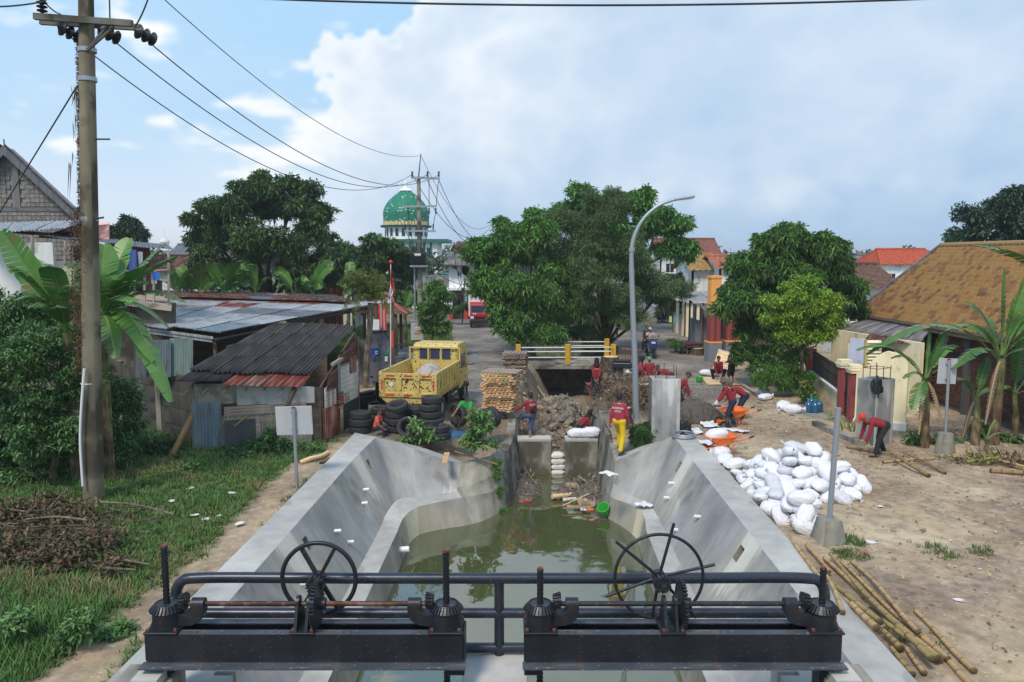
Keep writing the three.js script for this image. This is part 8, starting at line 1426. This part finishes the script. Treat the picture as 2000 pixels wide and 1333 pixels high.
{ // cart, broken roof tiles, kerb
const p = G(1343, 690), t = thing('hand_cart', 'low dark cart with maroon cover beside the sheds', 'cart', p, .3); part(t, 'bed', box(1.0, .12, 1.7, 0, .5, 0), M.woodDark); part(t, 'cover', rbox(1.06, .1, 1.76, .03, 0, .6, 0), std({ map: plasTex, color: rgb(.09, .02, .04) })); for (const [x, z] of [[-.42, .7], [.42, .7], [-.42, -.7], [.42, -.7]]) part(t, 'leg', box(.08, .5, .08, x, .22, z), M.woodDark); for (const s of [-1, 1]) part(t, 'wheel', clean(new THREE.TorusGeometry(.22, .04, 8, 18).rotateY(PI / 2)), M.rubber, [s * .56, .25, 0]);
const r = rng(431), tg = (() => { const g = new THREE.CylinderGeometry(.16, .16, .34, 8, 1, true, 0, 1.6).rotateX(PI / 2).translate(0, -.1, 0); return uvm(g); })();
for (let k = 0; k < 44; k++) { const a = r() * 6.28, d = Math.sqrt(r()); const m = solo('broken_tile', tg, k % 5 ? std({ map: clayTex, color: rgb(.42, .13, .07) }) : M.clayDark, 'orange roof tile in the loose pile by the shack corner', 'roof tile', 'roof tiles piled by the shack', V(-5.55 + Math.cos(a) * d * .75, .06 + (1 - d) * .42, -29.6 + Math.sin(a) * d * 1.3), [rr(-.6, .6, r), r() * 6.28, rr(-.7, .7, r)]); }
solo('kerb', bar(G(1592, 828, .06), G(1682, 868, .06), .22, .2), M.concOld, 'low concrete kerb in front of the strap plants', 'kerb');
}
// ---- rocks in the ditch and trash below the weir
{
const r = rng(441), rg = [0, 1, 2, 3].map((k) => { const g = new THREE.IcosahedronGeometry(.2, 2), p = g.attributes.position; for (let i = 0; i < p.count; i++) { const m = 1 + .5 * n3(p.getX(i) * 5 + k * 9, p.getY(i) * 5, p.getZ(i) * 5) + .2 * n3(p.getX(i) * 14, p.getY(i) * 14 + k, p.getZ(i) * 14); p.setXYZ(i, p.getX(i) * m * 1.25, p.getY(i) * m * .8, p.getZ(i) * m); } return uvm(toCreasedNormals(g, .7)); });
for (let k = 0; k < 95; k++) { const a = r() * 6.28, d = Math.sqrt(r()) * .95, x = 1.9 + Math.cos(a) * d * 1.5 + (r() < .3 ? .3 : 0), z = -31.6 + Math.sin(a) * d * 4.6, s = rr(.35, 1.15, r) * (z > -29 ? .8 : 1); const m = solo('rock', pick(rg, r), pick([M.stone, M.stone, M.stoneTan, M.stoneDark], r), 'rough rock in the rubble heap filling the ditch', 'rock', 'rocks in the rubble heap', V(x, heapY(x, z, 1.9, -32, 1.75, 4.9, -2.0, 1.5) + .06, z), [r() * 6, r() * 6, r() * 6]); m.scale.setScalar(s); }
for (let k = 0; k < 46; k++) { const a = r() * 6.28, d = .55 + Math.sqrt(r()) * .5, x = .35 + Math.cos(a) * d * .9, z = -33 + Math.sin(a) * d * 4; const m = solo('bank_rock', pick(rg, r), pick([M.stone, M.stoneTan], r), 'stone lying on the broken bank between the pallets and the ditch', 'rock', 'stones on the ditch bank', V(x - .4, groundH(x - .4, z) + .03, z), [r() * 6, r() * 6, r() * 6]); m.scale.setScalar(rr(.3, .9, r)); }
for (let k = 0; k < 30; k++) { const x = rr(3.6, 6.0, r), z = rr(-31, -26.8, r); const L = rr(.4, 1.2, r), a = r() * 6.28, y = heapY(x, z, 4.9, -29.3, 1.9, 3.2, -.15, .9) + .1; solo('root', pipe([V(x, y, z), V(x + Math.cos(a) * L / 2, y + rr(-.05, .15, r), z + Math.sin(a) * L / 2), V(x + Math.cos(a) * L, y - .1, z + Math.sin(a) * L)], rr(.015, .04, r), 8, 6), pick([M.bark, M.barkPale, M.woodPale], r), 'torn root sticking out of the earth mound', 'root', 'roots in the earth mound'); }
tag(part(scene, 'root_litter', foliage([{ c: V(4.9, .35, -29.2), r: V(1.8, .6, 2.9) }, { c: V(4.4, .5, -28), r: V(1, .4, 1.2) }], 2600, { pal: [[.2, .145, .09], [.15, .11, .075], [.26, .19, .12], [.11, .085, .06]], k: 2, L: .3, W: .035, spread: .3, sag: .1, gap: .6, sub: 0, floor: -.1 }, 443), M.dry), 'shredded roots and straw over the earth mound', 'litter', null, 'stuff');
tag(part(scene, 'ditch_litter', foliage([{ c: V(1.9, -1.3, -31.6), r: V(1.6, .8, 4.4) }, { c: V(2.3, -1.75, -23.8), r: V(.8, .14, 1.6) }, { c: V(.4, -1.75, -24.4), r: V(.5, .14, 1.4) }], 1500, { pal: [[.16, .13, .1], [.11, .09, .07], [.22, .19, .15], [.3, .28, .26]], k: 2, L: .2, W: .06, spread: .25, sag: .05, gap: .6, sub: 0 }, 445), M.dry), 'twigs and rotten leaves in the ditch and below the weir', 'litter', null, 'stuff');
const tr = [[1118, 955, 'rock', 'tan flat stone on the mud below the weir', rg[0], M.stoneTan, 1.0], [1145, 985, 'rock', 'pale flat stone nearest the green bucket', rg[1], M.stoneTan, 1.0], [1147, 962, 'foam_piece', 'white foam piece on the mud below the weir', box(.34, .06, .24), M.plastic, 1], [1098, 970, 'log_piece', 'short pinkish log on the mud below the weir', rod(V(-.35, 0, 0), V(.35, 0, 0), .08, .07, 10), M.woodPale, 1], [1112, 977, 'log_piece', 'pale root piece beside the short log', rod(V(-.2, 0, 0), V(.2, .03, .1), .07, .04, 8), M.woodWhite, 1], [1130, 992, 'bottle', 'row of trash plank with yellow wrapper at the mud edge', box(.7, .05, .1), M.bamboo, 1], [1153, 998, 'bottle', 'small orange bottle at the mud edge', rod(V(-.1, 0, 0), V(.1, 0, 0), .05, .03, 8), M.orangePaint, 1], [1142, 997, 'bottle', 'small white bottle at the mud edge', rod(V(-.1, 0, 0), V(.08, 0, .06), .05, .03, 8), M.pvc, 1], [1126, 983, 'bottle', 'small green bottle on the mud', rod(V(-.06, 0, 0), V(.08, 0, 0), .05, .03, 8), M.green, 1], [1030, 975, 'wrapper', 'red wrapper floating by the throat wall', box(.25, .02, .1), M.red, 1]];
tr.forEach(([u, v, n, l, g, m, s]) => { const o = solo(n, g, m, l, n.replace('_', ' '), 'trash below the weir', G(u, v, -1.8).add(V(0, n === 'wrapper' ? -.07 : .02, 0)), [rr(-.15, .15, r), rr(-.6, .6, r), rr(-.1, .1, r)]); });
solo('stick', rod(G(1100, 988, -1.75), G(1150, 965, -1.6), .02), M.woodPale, 'thin stick across the mud below the weir', 'stick'); solo('stick', rod(G(1025, 915, -1.3), G(1045, 945, -1.8), .02), M.bambooOld, 'thin stick leaning in the corner below the weir', 'stick');
const pg = rg[2].clone().scale(.16, .13, .16), im = new THREE.InstancedMesh(pg, M.stoneTan, 2600), c = new THREE.Color(), m4 = new THREE.Matrix4();
for (let k = 0; k < 2600; k++) { let x, z; do { x = rr(-6, 15, r); z = rr(-38, -9, r); } while (inPoly(x, z, basin) || (x < -5.2 && z > -20)); const s = Math.pow(r(), 3) * 1.6 + .35; m4.makeRotationFromEuler(new THREE.Euler(r() * 6, r() * 6, r() * 6)).scale(V(s, s, s)).setPosition(x, groundH(x, z) + .005, z); im.setMatrixAt(k, m4); const q = rr(.55, 1.25, r); im.setColorAt(k, c.setRGB(q, q, q * .97)); }
im.name = 'gravel'; im.castShadow = im.receiveShadow = true; scene.add(im); tag(im, 'loose pebbles and clods over the dirt lot', 'gravel', null, 'stuff');
const lt = new Tris(); for (let k = 0; k < 2200; k++) { let x, z; do { x = r() < .5 ? rr(-5, 1, r) : rr(5.6, 15, r); z = rr(-33, -10, r); } while (inPoly(x, z, basin) || (x > 5 && r() < .55 && z > -19)); const p = V(x, groundH(x, z) + .02, z), a = r() * 6.28, L = rr(.04, .11, r); leaf(lt, p, V(Math.cos(a), rr(0, .35, r), Math.sin(a)), L, L * .5, pick(r() < .12 ? [[.55, .55, .55]] : PAL.dryl, r), null, .1); }
tag(part(scene, 'leaf_litter', lt.geo(), M.dry), 'scattered dry leaves and paper bits on the ground', 'litter', null, 'stuff');
const scrap = [[453, 966], [372, 960], [400, 1020], [430, 1012], [335, 985], [380, 1012], [468, 1028], [1700, 1060], [1690, 1082], [1875, 1175], [1720, 990]];
scrap.forEach(([u, v], i) => { const p = G(u, v); const g = new THREE.CircleGeometry(rr(.05, .1, r), 7).rotateX(-PI / 2), q = g.attributes.position; for (let k = 0; k < q.count; k++) q.setXYZ(k, q.getX(k) * (1.3 + .5 * Math.sin(k * 2.1 + i)), .035 * Math.abs(n3(q.getX(k) * 19 + i, 1, q.getZ(k) * 19)), q.getZ(k)); g.computeVertexNormals(); solo('plastic_scrap', clean(g), i === 8 ? M.red : M.sackDirty, i < 7 ? 'white plastic scrap lying in the grass' : i === 8 ? 'pink-red wrapper on the dirt by the concrete block' : 'pale plastic scrap lying on the dirt lot', 'plastic scrap', i < 7 ? 'scraps in the grass' : 'scraps on the lot', p.setY(groundH(p.x, p.z) + (i < 7 ? .06 : .012)), [0, i * 1.3, 0]); });
}
// ---------------------------------------------------------------- people
const smin = (a, b, k) => { const h = Math.max(k - Math.abs(a - b), 0) / k; return Math.min(a, b) - h * h * k * .25; };
function capDist(px, py, pz, B) { const { a, d, l2, r0, r1 } = B; const x = px - a.x, y = py - a.y, z = pz - a.z; let t = (x * d.x + y * d.y + z * d.z) / l2; t = t < 0 ? 0 : t > 1 ? 1 : t; const ex = x - d.x * t, ey = y - d.y * t, ez = z - d.z * t; return Math.sqrt(ex * ex + ey * ey + ez * ez) - (r0 + (r1 - r0) * t); }
const bone = (a, b, r0, r1 = r0) => { const d = b.clone().sub(a); return { a, d, b, l2: Math.max(1e-8, d.lengthSq()), r0, r1 }; };
function skin(bones, cell, k = .03, cut) {
const lo = V(1e9, 1e9, 1e9), hi = V(-1e9, -1e9, -1e9);
for (const B of bones) { const m = Math.max(B.r0, B.r1) + cell * 3; for (const p of [B.a, B.b]) { lo.min(p.clone().subScalar(m)); hi.max(p.clone().addScalar(m)); } }
return nets((x, y, z) => { let d = 1e9; for (const B of bones) d = smin(d, capDist(x, y, z, B), k); return cut ? Math.max(d, cut(x, y, z)) : d; }, lo, hi, cell);
}
const paint = (g, c) => { g = clean(g); const n = g.attributes.position.count, a = new Float32Array(n * 3); for (let i = 0; i < n; i++) a.set(typeof c === 'function' ? c(g.attributes.position.getX(i), g.attributes.position.getY(i), g.attributes.position.getZ(i)) : c, i * 3); g.setAttribute('color', new THREE.BufferAttribute(a, 3)); return g; };
const SKIN = [.27, .14, .085], ell = (x, y, z, c, r) => { const X = (x - c[0]) / r[0], Y = (y - c[1]) / r[1], Z = (z - c[2]) / r[2], q = Math.sqrt(X * X + Y * Y + Z * Z); return (q - 1) * Math.min(...r); };
const noseB = bone(V(0, .115, .09), V(0, .085, .108), .008, .014), neckB = bone(V(0, -.06, -.01), V(0, .04, -.01), .05, .05), hijB = [bone(V(0, .05, -.02), V(0, -.08, -.03), .085, .12), bone(V(-.09, -.11, -.01), V(.09, -.11, -.01), .07, .07)];
const headG = paint(nets((x, y, z) => {
let d = ell(x, y, z, [0, .125, -.005], [.077, .092, .095]); d = smin(d, ell(x, y, z, [0, .065, .02], [.058, .07, .068]), .03);
d = smin(d, capDist(x, y, z, noseB), .012); for (const s of [-1, 1]) d = smin(d, ell(x, y, z, [s * .08, .1, -.005], [.014, .032, .022]), .008);
for (const s of [-1, 1]) d = Math.max(d, -ell(x, y, z, [s * .032, .118, .096], [.018, .011, .014]));
return smin(d, capDist(x, y, z, neckB), .03);
}, V(-.12, -.08, -.13), V(.12, .25, .14), .0075), (x, y, z) => (z > .06 && Math.abs(y - .118) < .014 && Math.abs(Math.abs(x) - .032) < .018 ? [.03, .02, .02] : z > .06 && Math.abs(y - .05) < .008 && Math.abs(x) < .026 ? [.2, .06, .05] : z > .05 && Math.abs(y - .14) < .006 && Math.abs(Math.abs(x) - .034) < .022 ? [.03, .02, .02] : SKIN));
const handG = (() => {
const bs = [bone(V(0, 0, 0), V(0, -.045, 0), .026, .03), bone(V(-.022, -.05, 0), V(.022, -.05, 0), .017, .017), bone(V(-.024, -.085, .002), V(.026, -.085, .002), .014, .014)];
[[-.03, .058], [-.01, .07], [.011, .067], [.031, .052]].forEach(([x, L], i) => { const a = V(x * .95, -.088, .002), b = V(x * 1.05, -.088 - L * .5, .012), c = V(x * 1.05, -.088 - L * .92, .036); bs.push(bone(a, b, .0105, .0095), bone(b, c, .0095, .008)); });
bs.push(bone(V(-.028, -.03, .008), V(-.05, -.062, .022), .013, .011), bone(V(-.05, -.062, .022), V(-.05, -.092, .034), .011, .009));
return paint(skin(bs, .006, .007), SKIN);
})();
function ik(a, t, l1, l2, pole) {
const d = t.clone().sub(a); let L = d.length(); const mx = (l1 + l2) * .995; if (L > mx) { d.multiplyScalar(mx / L); L = mx; t = a.clone().add(d); }
const u = d.clone().normalize(), c = (l1 * l1 + L * L - l2 * l2) / (2 * L), h = Math.sqrt(Math.max(0, l1 * l1 - c * c)), p = pole.clone().addScaledVector(u, -pole.dot(u)).normalize();
return [a.clone().addScaledVector(u, c).addScaledVector(p, h), t];
}
const clothM = {}; const cm = (c, rough = .85) => clothM[c.join()] ??= std({ color: rgb(...c), roughness: rough, bumpMap: bumpFine, bumpScale: .01 });
const bodyM = std({ vertexColors: true, roughness: .6 });
function person(label, pos, yaw, o) {
const t = thing('person', label, 'person', pos, yaw, o.group), s = (o.h ?? 1.65) / 1.65; t.scale.setScalar(s);
const q = (p) => V(...p), hip = V(o.hip[2] ?? 0, o.hip[0], o.hip[1]), le = o.lean ?? 0, tw = o.twist ?? 0;
const up = V(o.side ?? 0, Math.cos(le), Math.sin(le)).normalize(), right = V(Math.cos(tw), 0, -Math.sin(tw)), fwd = right.clone().cross(up).normalize();
const chest = hip.clone().addScaledVector(up, .32).addScaledVector(fwd, -.02 * Math.sin(le) * 2), neck = hip.clone().addScaledVector(up, .5);
const sh = [-1, 1].map((k) => hip.clone().addScaledVector(up, .45).addScaledVector(right, k * .165)), hp = [-1, 1].map((k) => hip.clone().addScaledVector(right, k * .085));
const kneeP = o.knee ?? [V(-.15, .1, 1), V(.15, .1, 1)], elbP = o.elbow ?? [V(-.6, -.3, -1), V(.6, -.3, -1)];
const legs = [0, 1].map((i) => { const [k, a] = ik(hp[i], q(o.feet[i]).add(V(0, .075, 0)), .41, .41, kneeP[i]); return { h: hp[i], k, a }; });
const arms = [0, 1].map((i) => { const [e, w] = ik(sh[i], q(o.hands[i]), .28, .25, elbP[i]); return { s: sh[i], e, w }; });
const toe = (l, i) => { const y = o.toe ? o.toe[i] : 0; return l.a.clone().add(V(Math.sin(y) * .16, -.045, Math.cos(y) * .16)); }, heel = (l) => l.a.clone().add(V(0, -.045, -.035));
const [hpch, hy] = o.head ?? [0, 0], nv = up.clone().lerp(V(0, 1, 0), .45).normalize(), headAt = neck.clone().addScaledVector(nv, .075), hq = new THREE.Quaternion().setFromEuler(new THREE.Euler(hpch, hy, 0, 'YXZ'));
const HM = new THREE.Matrix4().compose(headAt, hq, V(1, 1, 1));
const gs = [skin([bone(neck, headAt.clone().addScaledVector(nv, .02), .055, .05), bone(chest, hip, .1, .1), ...arms.flatMap((a) => [bone(a.s, a.e, .046, .037), bone(a.e, a.w, .037, .026)]), ...legs.flatMap((l, i) => [bone(l.h, l.k, .075, .052), bone(l.k, l.a, .05, .036), bone(heel(l), toe(l, i), .036, .028), bone(l.a, heel(l), .036, .036)])], .02)].map((g) => paint(g, SKIN));
gs.push(headG.clone().applyMatrix4(HM));
arms.forEach((a, i) => { const d = a.w.clone().sub(a.e).normalize(), qq = new THREE.Quaternion().setFromUnitVectors(V(0, -1, 0), d), g = i ? mirror(handG.clone()) : handG.clone(); g.applyQuaternion(qq).translate(a.w.x, a.w.y, a.w.z); gs.push(g); });
part(t, 'body', merge(gs), bodyM);
const st = o.shirt ?? [.25, .016, .028], S = o.sleeve ?? 1;
const sb = [bone(hip.clone().addScaledVector(up, .03), chest, .112, .118), bone(hp[0].clone().addScaledVector(up, -.0).addScaledVector(right, .015), sh[0].clone().addScaledVector(right, .06).addScaledVector(up, -.05), .1, .09), bone(hp[1].clone().addScaledVector(right, -.015), sh[1].clone().addScaledVector(right, -.06).addScaledVector(up, -.05), .1, .09), bone(sh[0].clone().addScaledVector(right, .02), sh[1].clone().addScaledVector(right, -.02), .064, .064), ...arms.flatMap((a) => (S < .5 ? [bone(a.s, a.s.clone().lerp(a.e, .6), .068, .062)] : [bone(a.s, a.e, .058, .05), bone(a.e, a.e.clone().lerp(a.w, .92), .05, .04)]))];
const shirt = part(t, 'shirt', skin(sb, .019, .025), cm(st), null, null, o.shirtLabel);
if (o.trim) part(shirt, 'collar', clean(new THREE.TorusGeometry(.066, .014, 8, 20).rotateX(PI / 2).applyQuaternion(new THREE.Quaternion().setFromUnitVectors(UP, up)).translate(...neck.clone().addScaledVector(up, -.005).toArray())), cm(o.trim));
const pl = o.pantLen ?? 1, pb = [bone(hp[0], hp[1], .115, .115), ...legs.flatMap((l) => (pl < .75 ? [bone(l.h, l.k.clone().lerp(l.h, Math.max(0, .6 - pl)), .1, .088), ...(pl > .55 ? [bone(l.k, l.k.clone().lerp(l.a, pl - .5), .08, .075)] : [])] : [bone(l.h, l.k, .1, .077), bone(l.k, l.k.clone().lerp(l.a, pl), .074, .062)]))];
part(t, 'trousers', skin(pb, .019, .03), cm(o.pants ?? [.018, .018, .026]));
legs.forEach((l, i) => { if (o.boots) part(t, 'boot', skin([bone(l.k.clone().lerp(l.a, .35), l.a, .072, .058), bone(l.a, heel(l), .055, .052), bone(heel(l), toe(l, i), .05, .046)], .018, .02), cm(o.boots, .5)); else part(t, 'sandal', rbox(.095, .02, .25, .008).applyQuaternion(new THREE.Quaternion().setFromEuler(new THREE.Euler(0, o.toe ? o.toe[i] : 0, 0))).translate(...heel(l).lerp(toe(l, i), .5).add(V(0, -.038, 0)).toArray()), cm([.03, .03, .035])); });
const put = (g, m, n, l) => part(t, n, clean(g).applyMatrix4(HM), m, null, null, l), HC = o.hc ?? [.012, .011, .012];
const skull = (e) => (x, y, z) => smin(ell(x, y, z, [0, .128, -.012], [.082 + e, .097 + e, .1 + e]), ell(x, y, z, [0, .06, -.055], [.06 + e, .07, .05 + e]), .03);
const lo = V(-.16, -.1, -.17), hi = V(.16, .28, .18);
if (o.top === 'cap') { put(nets((x, y, z) => Math.max(skull(.008)(x, y, z), .125 - y - .02 * (z < 0 ? 1 : 0)), lo, hi, .011), cm(HC), 'cap'); put(rbox(.15, .012, .11, .005, 0, .15, .125).applyMatrix4(new THREE.Matrix4().makeRotationX(.12)), cm(HC), 'cap_brim'); }
else if (o.top === 'hijab') put(nets((x, y, z) => { const d = smin(skull(.014)(x, y, z), smin(capDist(x, y, z, hijB[0]), capDist(x, y, z, hijB[1]), .05), .06); return Math.max(d, -ell(x, y, z, [0, .1, .12], [.058, .075, .075])); }, V(-.24, -.2, -.22), V(.24, .28, .22), .013), cm(HC), 'headscarf');
else if (o.top === 'hat') put(new THREE.LatheGeometry([[.001, .1], [.07, .095], [.095, .06], [.1, 0], [.15, -.035], [.152, -.042], [.1, -.006]].map(([a, b]) => new THREE.Vector2(a, b)), 20).translate(0, .16, -.005), cm(HC), 'hat');
else put(nets((x, y, z) => Math.max(skull(.006)(x, y, z), Math.min(z - .045 + (y - .13) * -.2, .175 - y), .03 - y), lo, hi, .01), cm(HC, .7), 'hair');
return { t, up, fwd, right, hip, chest, neck, arms, legs, shirt, s };
}
function backText(P, lines, size, mat, h0 = .34) { lines.forEach((l, i) => { const c = P.hip.clone().addScaledVector(P.up, h0 - i * size * 1.5)  .addScaledVector(P.fwd, -.13), g = text(l, size); const m = new THREE.Matrix4().makeBasis(P.right.clone().negate(), P.up, P.fwd.clone().negate()).setPosition(c); part(P.shirt, 'lettering', g.applyMatrix4(m), mat); }); }
const RED = [.36, .022, .035], NAVY = [.018, .02, .05], BLK = [.014, .014, .016], OLIVE = [.075, .08, .06], WHT = [.6, .6, .62];
const hang = [[-.24, .78, .02], [.24, .78, .02]], stand = { hip: [.88, 0], feet: [[-.1, 0, 0], [.1, 0, .02]], hands: hang };
const gp = 'workers in dark red shirts', ptxt = std({ color: rgb(.62, .6, .58), roughness: .9 }), ytxt = std({ color: rgb(.6, .42, .08), roughness: .9 });
person('boy in an orange and blue shirt sitting among the tyres', V(-4.22, -.05, -23.75), 1.35, { h: 1.25, hip: [.42, -.1], lean: .25, feet: [[-.12, 0, .3], [.12, 0, .28]], hands: [[-.2, .45, .3], [.2, .45, .3]], head: [.1, 0], shirt: [.75, .12, .06], sleeve: 0, pants: [.03, .03, .05] });
person('man in a green shirt and black cap squatting beside the truck', V(-1.5, .02, -25.2), -.35, { hip: [.34, -.1], lean: .35, feet: [[-.18, 0, .12], [.18, 0, .14]], hands: [[-.28, .42, .5], [.22, .38, .48]], head: [.0, .2], shirt: [.03, .3, .07], sleeve: 0, pants: BLK, pantLen: .5, top: 'cap', hc: BLK, knee: [V(-.5, 1, .8), V(.5, 1, .8)] });
{ const P = person('man with a belt bag stepping up from the weir, pointing left', V(.66, -.735, -26.3), PI + .5, { hip: [.87, .0], lean: .08, feet: [[.06, .0, -.02], [.16, .3, .36]], hands: [[-.24, .8, .1], [.52, .93, .42]], head: [.1, .35], pants: [.05, .1, .2], pantLen: .7, trim: [.4, .3, .3], elbow: [V(-1, -.3, -.4), V(.4, -.6, -.6)], group: gp });
backText(P, ['20 21'], .075, ptxt, .37); part(P.t, 'belt_bag', rbox(.24, .13, .08, .03, 0, 0, 0), cm(BLK), P.hip.clone().addScaledVector(P.up, .17).addScaledVector(P.fwd, -.165), [0, 0, .5]); part(P.t, 'bag_strap', pipe([P.hip.clone().addScaledVector(P.up, .17).addScaledVector(P.fwd, -.17), P.chest.clone().addScaledVector(P.right, -.13).addScaledVector(P.fwd, -.13).addScaledVector(P.up, .06), P.neck.clone().addScaledVector(P.right, -.1).addScaledVector(P.up, -.0)], .014, 12, 5), cm(BLK)); }
{ const P = person('worker in boots standing on the ditch edge with hands behind the back', V(3.36, .0, -30.2), PI - .05, { ...stand, hands: [[-.05, .82, -.2], [.06, .8, -.2]], elbow: [V(-1, -.2, -.6), V(1, -.2, -.6)], pants: NAVY, boots: OLIVE, top: 'hijab', hc: BLK, group: gp, h: 1.62 });
const ar = []; for (let k = 0; k <= 10; k++) { const a = PI * k / 10; ar.push(P.hip.clone().addScaledVector(P.up, .3 + Math.sin(a) * .08).addScaledVector(P.right, Math.cos(a) * .1).addScaledVector(P.fwd, -.15)); } part(P.shirt, 'emblem', pipe(ar, .006, 20, 5), ytxt); backText(P, ['DKW'], .04, ytxt, .33); }
person('worker in red crouching beyond the standing worker on the ditch edge', V(3.45, -.1, -31.2), PI - .2, { hip: [.4, -.1], lean: .9, feet: [[-.22, 0, .1], [.22, 0, .12]], hands: [[-.25, .15, .5], [.25, .15, .5]], pants: [.2, .02, .05], head: [.5, 0], knee: [V(-.6, 1, .6), V(.6, 1, .6)], group: gp });
person('worker with dark headscarf bending low in the ditch behind the wall', V(2.62, -1.62, -28.7), PI / 2, { hip: [.82, -.05], lean: .75, feet: [[-.15, 0, -.1], [.15, 0, .1]], hands: [[-.2, .45, .5], [.2, .4, .5]], head: [.4, 0], top: 'hijab', hc: BLK, pants: BLK, boots: OLIVE, group: gp });
{ const P = person('man in bright yellow trousers walking along the canal edge', V(3.2, -.17, -22.5), PI - .55, { h: 1.76, hip: [.86, 0], lean: .03, feet: [[-.12, .0, -.16], [.1, .05, .26]], hands: [[-.25, .8, .12], [.25, .76, -.06]], pants: [.68, .46, .01], shirt: [.32, .03, .055], trim: [.5, .4, .4], head: [.05, -.1], group: gp });
backText(P, ['DUKOEM', 'EZCR'], .058, ptxt, .38); }
person('worker in a faded red shirt beside the lamp post, turned to the lane', V(5.36, -.2, -32.5), 1.3, { ...stand, lean: .35, hands: [[-.2, .75, .3], [.25, .8, .25]], shirt: [.34, .055, .075], pants: NAVY, top: 'hijab', hc: BLK, head: [.3, 0], group: gp });
person('worker in a green cap facing the camera with hands on hips', V(5.82, -.2, -32.2), -.1, { ...stand, hands: [[-.16, .9, .1], [.16, .9, .1]], elbow: [V(-1, 0, -.2), V(1, 0, -.2)], top: 'cap', hc: [.05, .35, .1], trim: [.5, .3, .05], group: gp, h: 1.6 });
{ const P = person('worker bending low behind the tall concrete column top', V(6.5, -.05, -31.6), -1.4, { hip: [.8, -.1], lean: 1.25, feet: [[-.16, 0, -.1], [.16, 0, .08]], hands: [[-.2, .35, .55], [.2, .35, .55]], head: [.5, .2], hc: [.05, .05, .06], pants: NAVY, top: 'cap', group: gp }); backText(P, ['2021'], .07, ptxt, .34); }
person('worker in a dark cap leaning forward right of the tall column', V(6.05, 0, -27.4), 1.35, { hip: [.84, -.08], lean: .7, feet: [[-.14, 0, -.12], [.14, 0, .1]], hands: [[-.2, .5, .4], [.2, .5, .42]], head: [.35, 0], top: 'cap', hc: [.04, .04, .05], pants: NAVY, group: gp });
{ const P = person('worker in a brown hat and tall boots shovelling dark sand', V(7.2, 0, -24.9), -PI / 2 - .15, { h: 1.72, hip: [.86, -.06], lean: .5, feet: [[-.14, 0, -.16], [.16, 0, .12]], hands: [[-.12, .78, .42], [.14, .52, .62]], head: [.25, -.2], top: 'hat', hc: [.12, .1, .075], pants: NAVY, boots: OLIVE, group: gp });
for (const a of P.arms) part(P.t, 'glove', skin([bone(a.w.clone().lerp(a.e, .2), a.w.clone().lerp(a.e, -.25), .042, .05)], .014, .02), cm(WHT));
P.t.updateMatrixWorld(true); const W = P.arms.map((a) => P.t.localToWorld(a.w.clone())), d = W[1].clone().sub(W[0]).normalize(), e = W[1].clone().addScaledVector(d, .55), sv = thing('shovel', 'shovel held by the worker in the brown hat', 'shovel', W[0].clone());
part(sv, 'shaft', rod(d.clone().multiplyScalar(-.15), e.clone().sub(W[0]), .018), M.woodPale); const bl = part(sv, 'blade', rbox(.22, .02, .3, .008), M.darkMetal, e.clone().sub(W[0]).addScaledVector(d, .12)); bl.lookAt(e.clone().addScaledVector(d, 2)); }
person('worker in a grey cap bending over the wheelbarrow being filled', V(7.95, 0, -26.2), -PI / 2, { h: 1.68, hip: [.84, -.12], lean: 1.05, feet: [[-.15, 0, -.14], [.15, 0, .1]], hands: [[-.22, .62, .5], [.22, .62, .5]], head: [.5, 0], top: 'cap', hc: [.1, .1, .1], pants: NAVY, boots: OLIVE, group: gp });
person('worker squatting at the flat plywood, facing the camera', V(9.45, .02, -34.9), -.1, { hip: [.36, -.1], lean: .4, feet: [[-.2, 0, .1], [.2, 0, .1]], hands: [[-.12, .3, .5], [.1, .3, .5]], head: [.35, 0], trim: [.5, .4, .2], pants: BLK, knee: [V(-.5, 1, .7), V(.5, 1, .7)], group: gp });
person('worker in a dark red headscarf and black culottes standing by the plywood', V(9.75, 0, -33.7), PI + .45, { ...stand, h: 1.58, hands: [[-.1, 1.0, .25], [.12, 1.0, .25]], pants: BLK, pantLen: .68, top: 'hijab', hc: [.25, .02, .03], group: gp });
person('worker in a red cap bending down to lift a bamboo pole', V(10.45, 0, -21.4), -PI / 2 + .1, { h: 1.72, hip: [.84, -.12], lean: 1.38, feet: [[-.22, 0, -.28], [.2, 0, .22]], hands: [[-.16, .22, .52], [.16, .2, .56]], head: [.9, 0], top: 'cap', hc: [.6, .05, .03], pants: BLK, group: gp });
{ const b = bikePos, fw = V(Math.sin(.12), 0, Math.cos(.12));
person('scooter driver in a pale cap and light shirt on the lane', b.clone().addScaledVector(fw, -.28), .12, { hip: [.9, 0], lean: .12, feet: [[-.14, .36, .42], [.14, .36, .42]], hands: [[-.3, 1.05, .52], [.3, 1.05, .52]], head: [0, 0], top: 'cap', hc: [.5, .5, .5], shirt: [.42, .36, .36], pants: BLK, pantLen: .5, sleeve: 0, knee: [V(-.4, .6, 1), V(.4, .6, 1)] });
person('scooter passenger in dark clothes behind the driver', b.clone().addScaledVector(fw, -.66).add(V(-.06, 0, 0)), .12, { hip: [.98, 0], lean: .05, feet: [[-.24, .32, .2], [.24, .32, .2]], hands: [[-.2, 1.0, .3], [.2, 1.0, .3]], shirt: [.02, .045, .04], pants: BLK, knee: [V(-.7, .5, 1), V(.7, .5, 1)] }); }
scene.fog = new THREE.FogExp2(0xe4ebf2, 0.0005);
renderer.render(scene, camera);
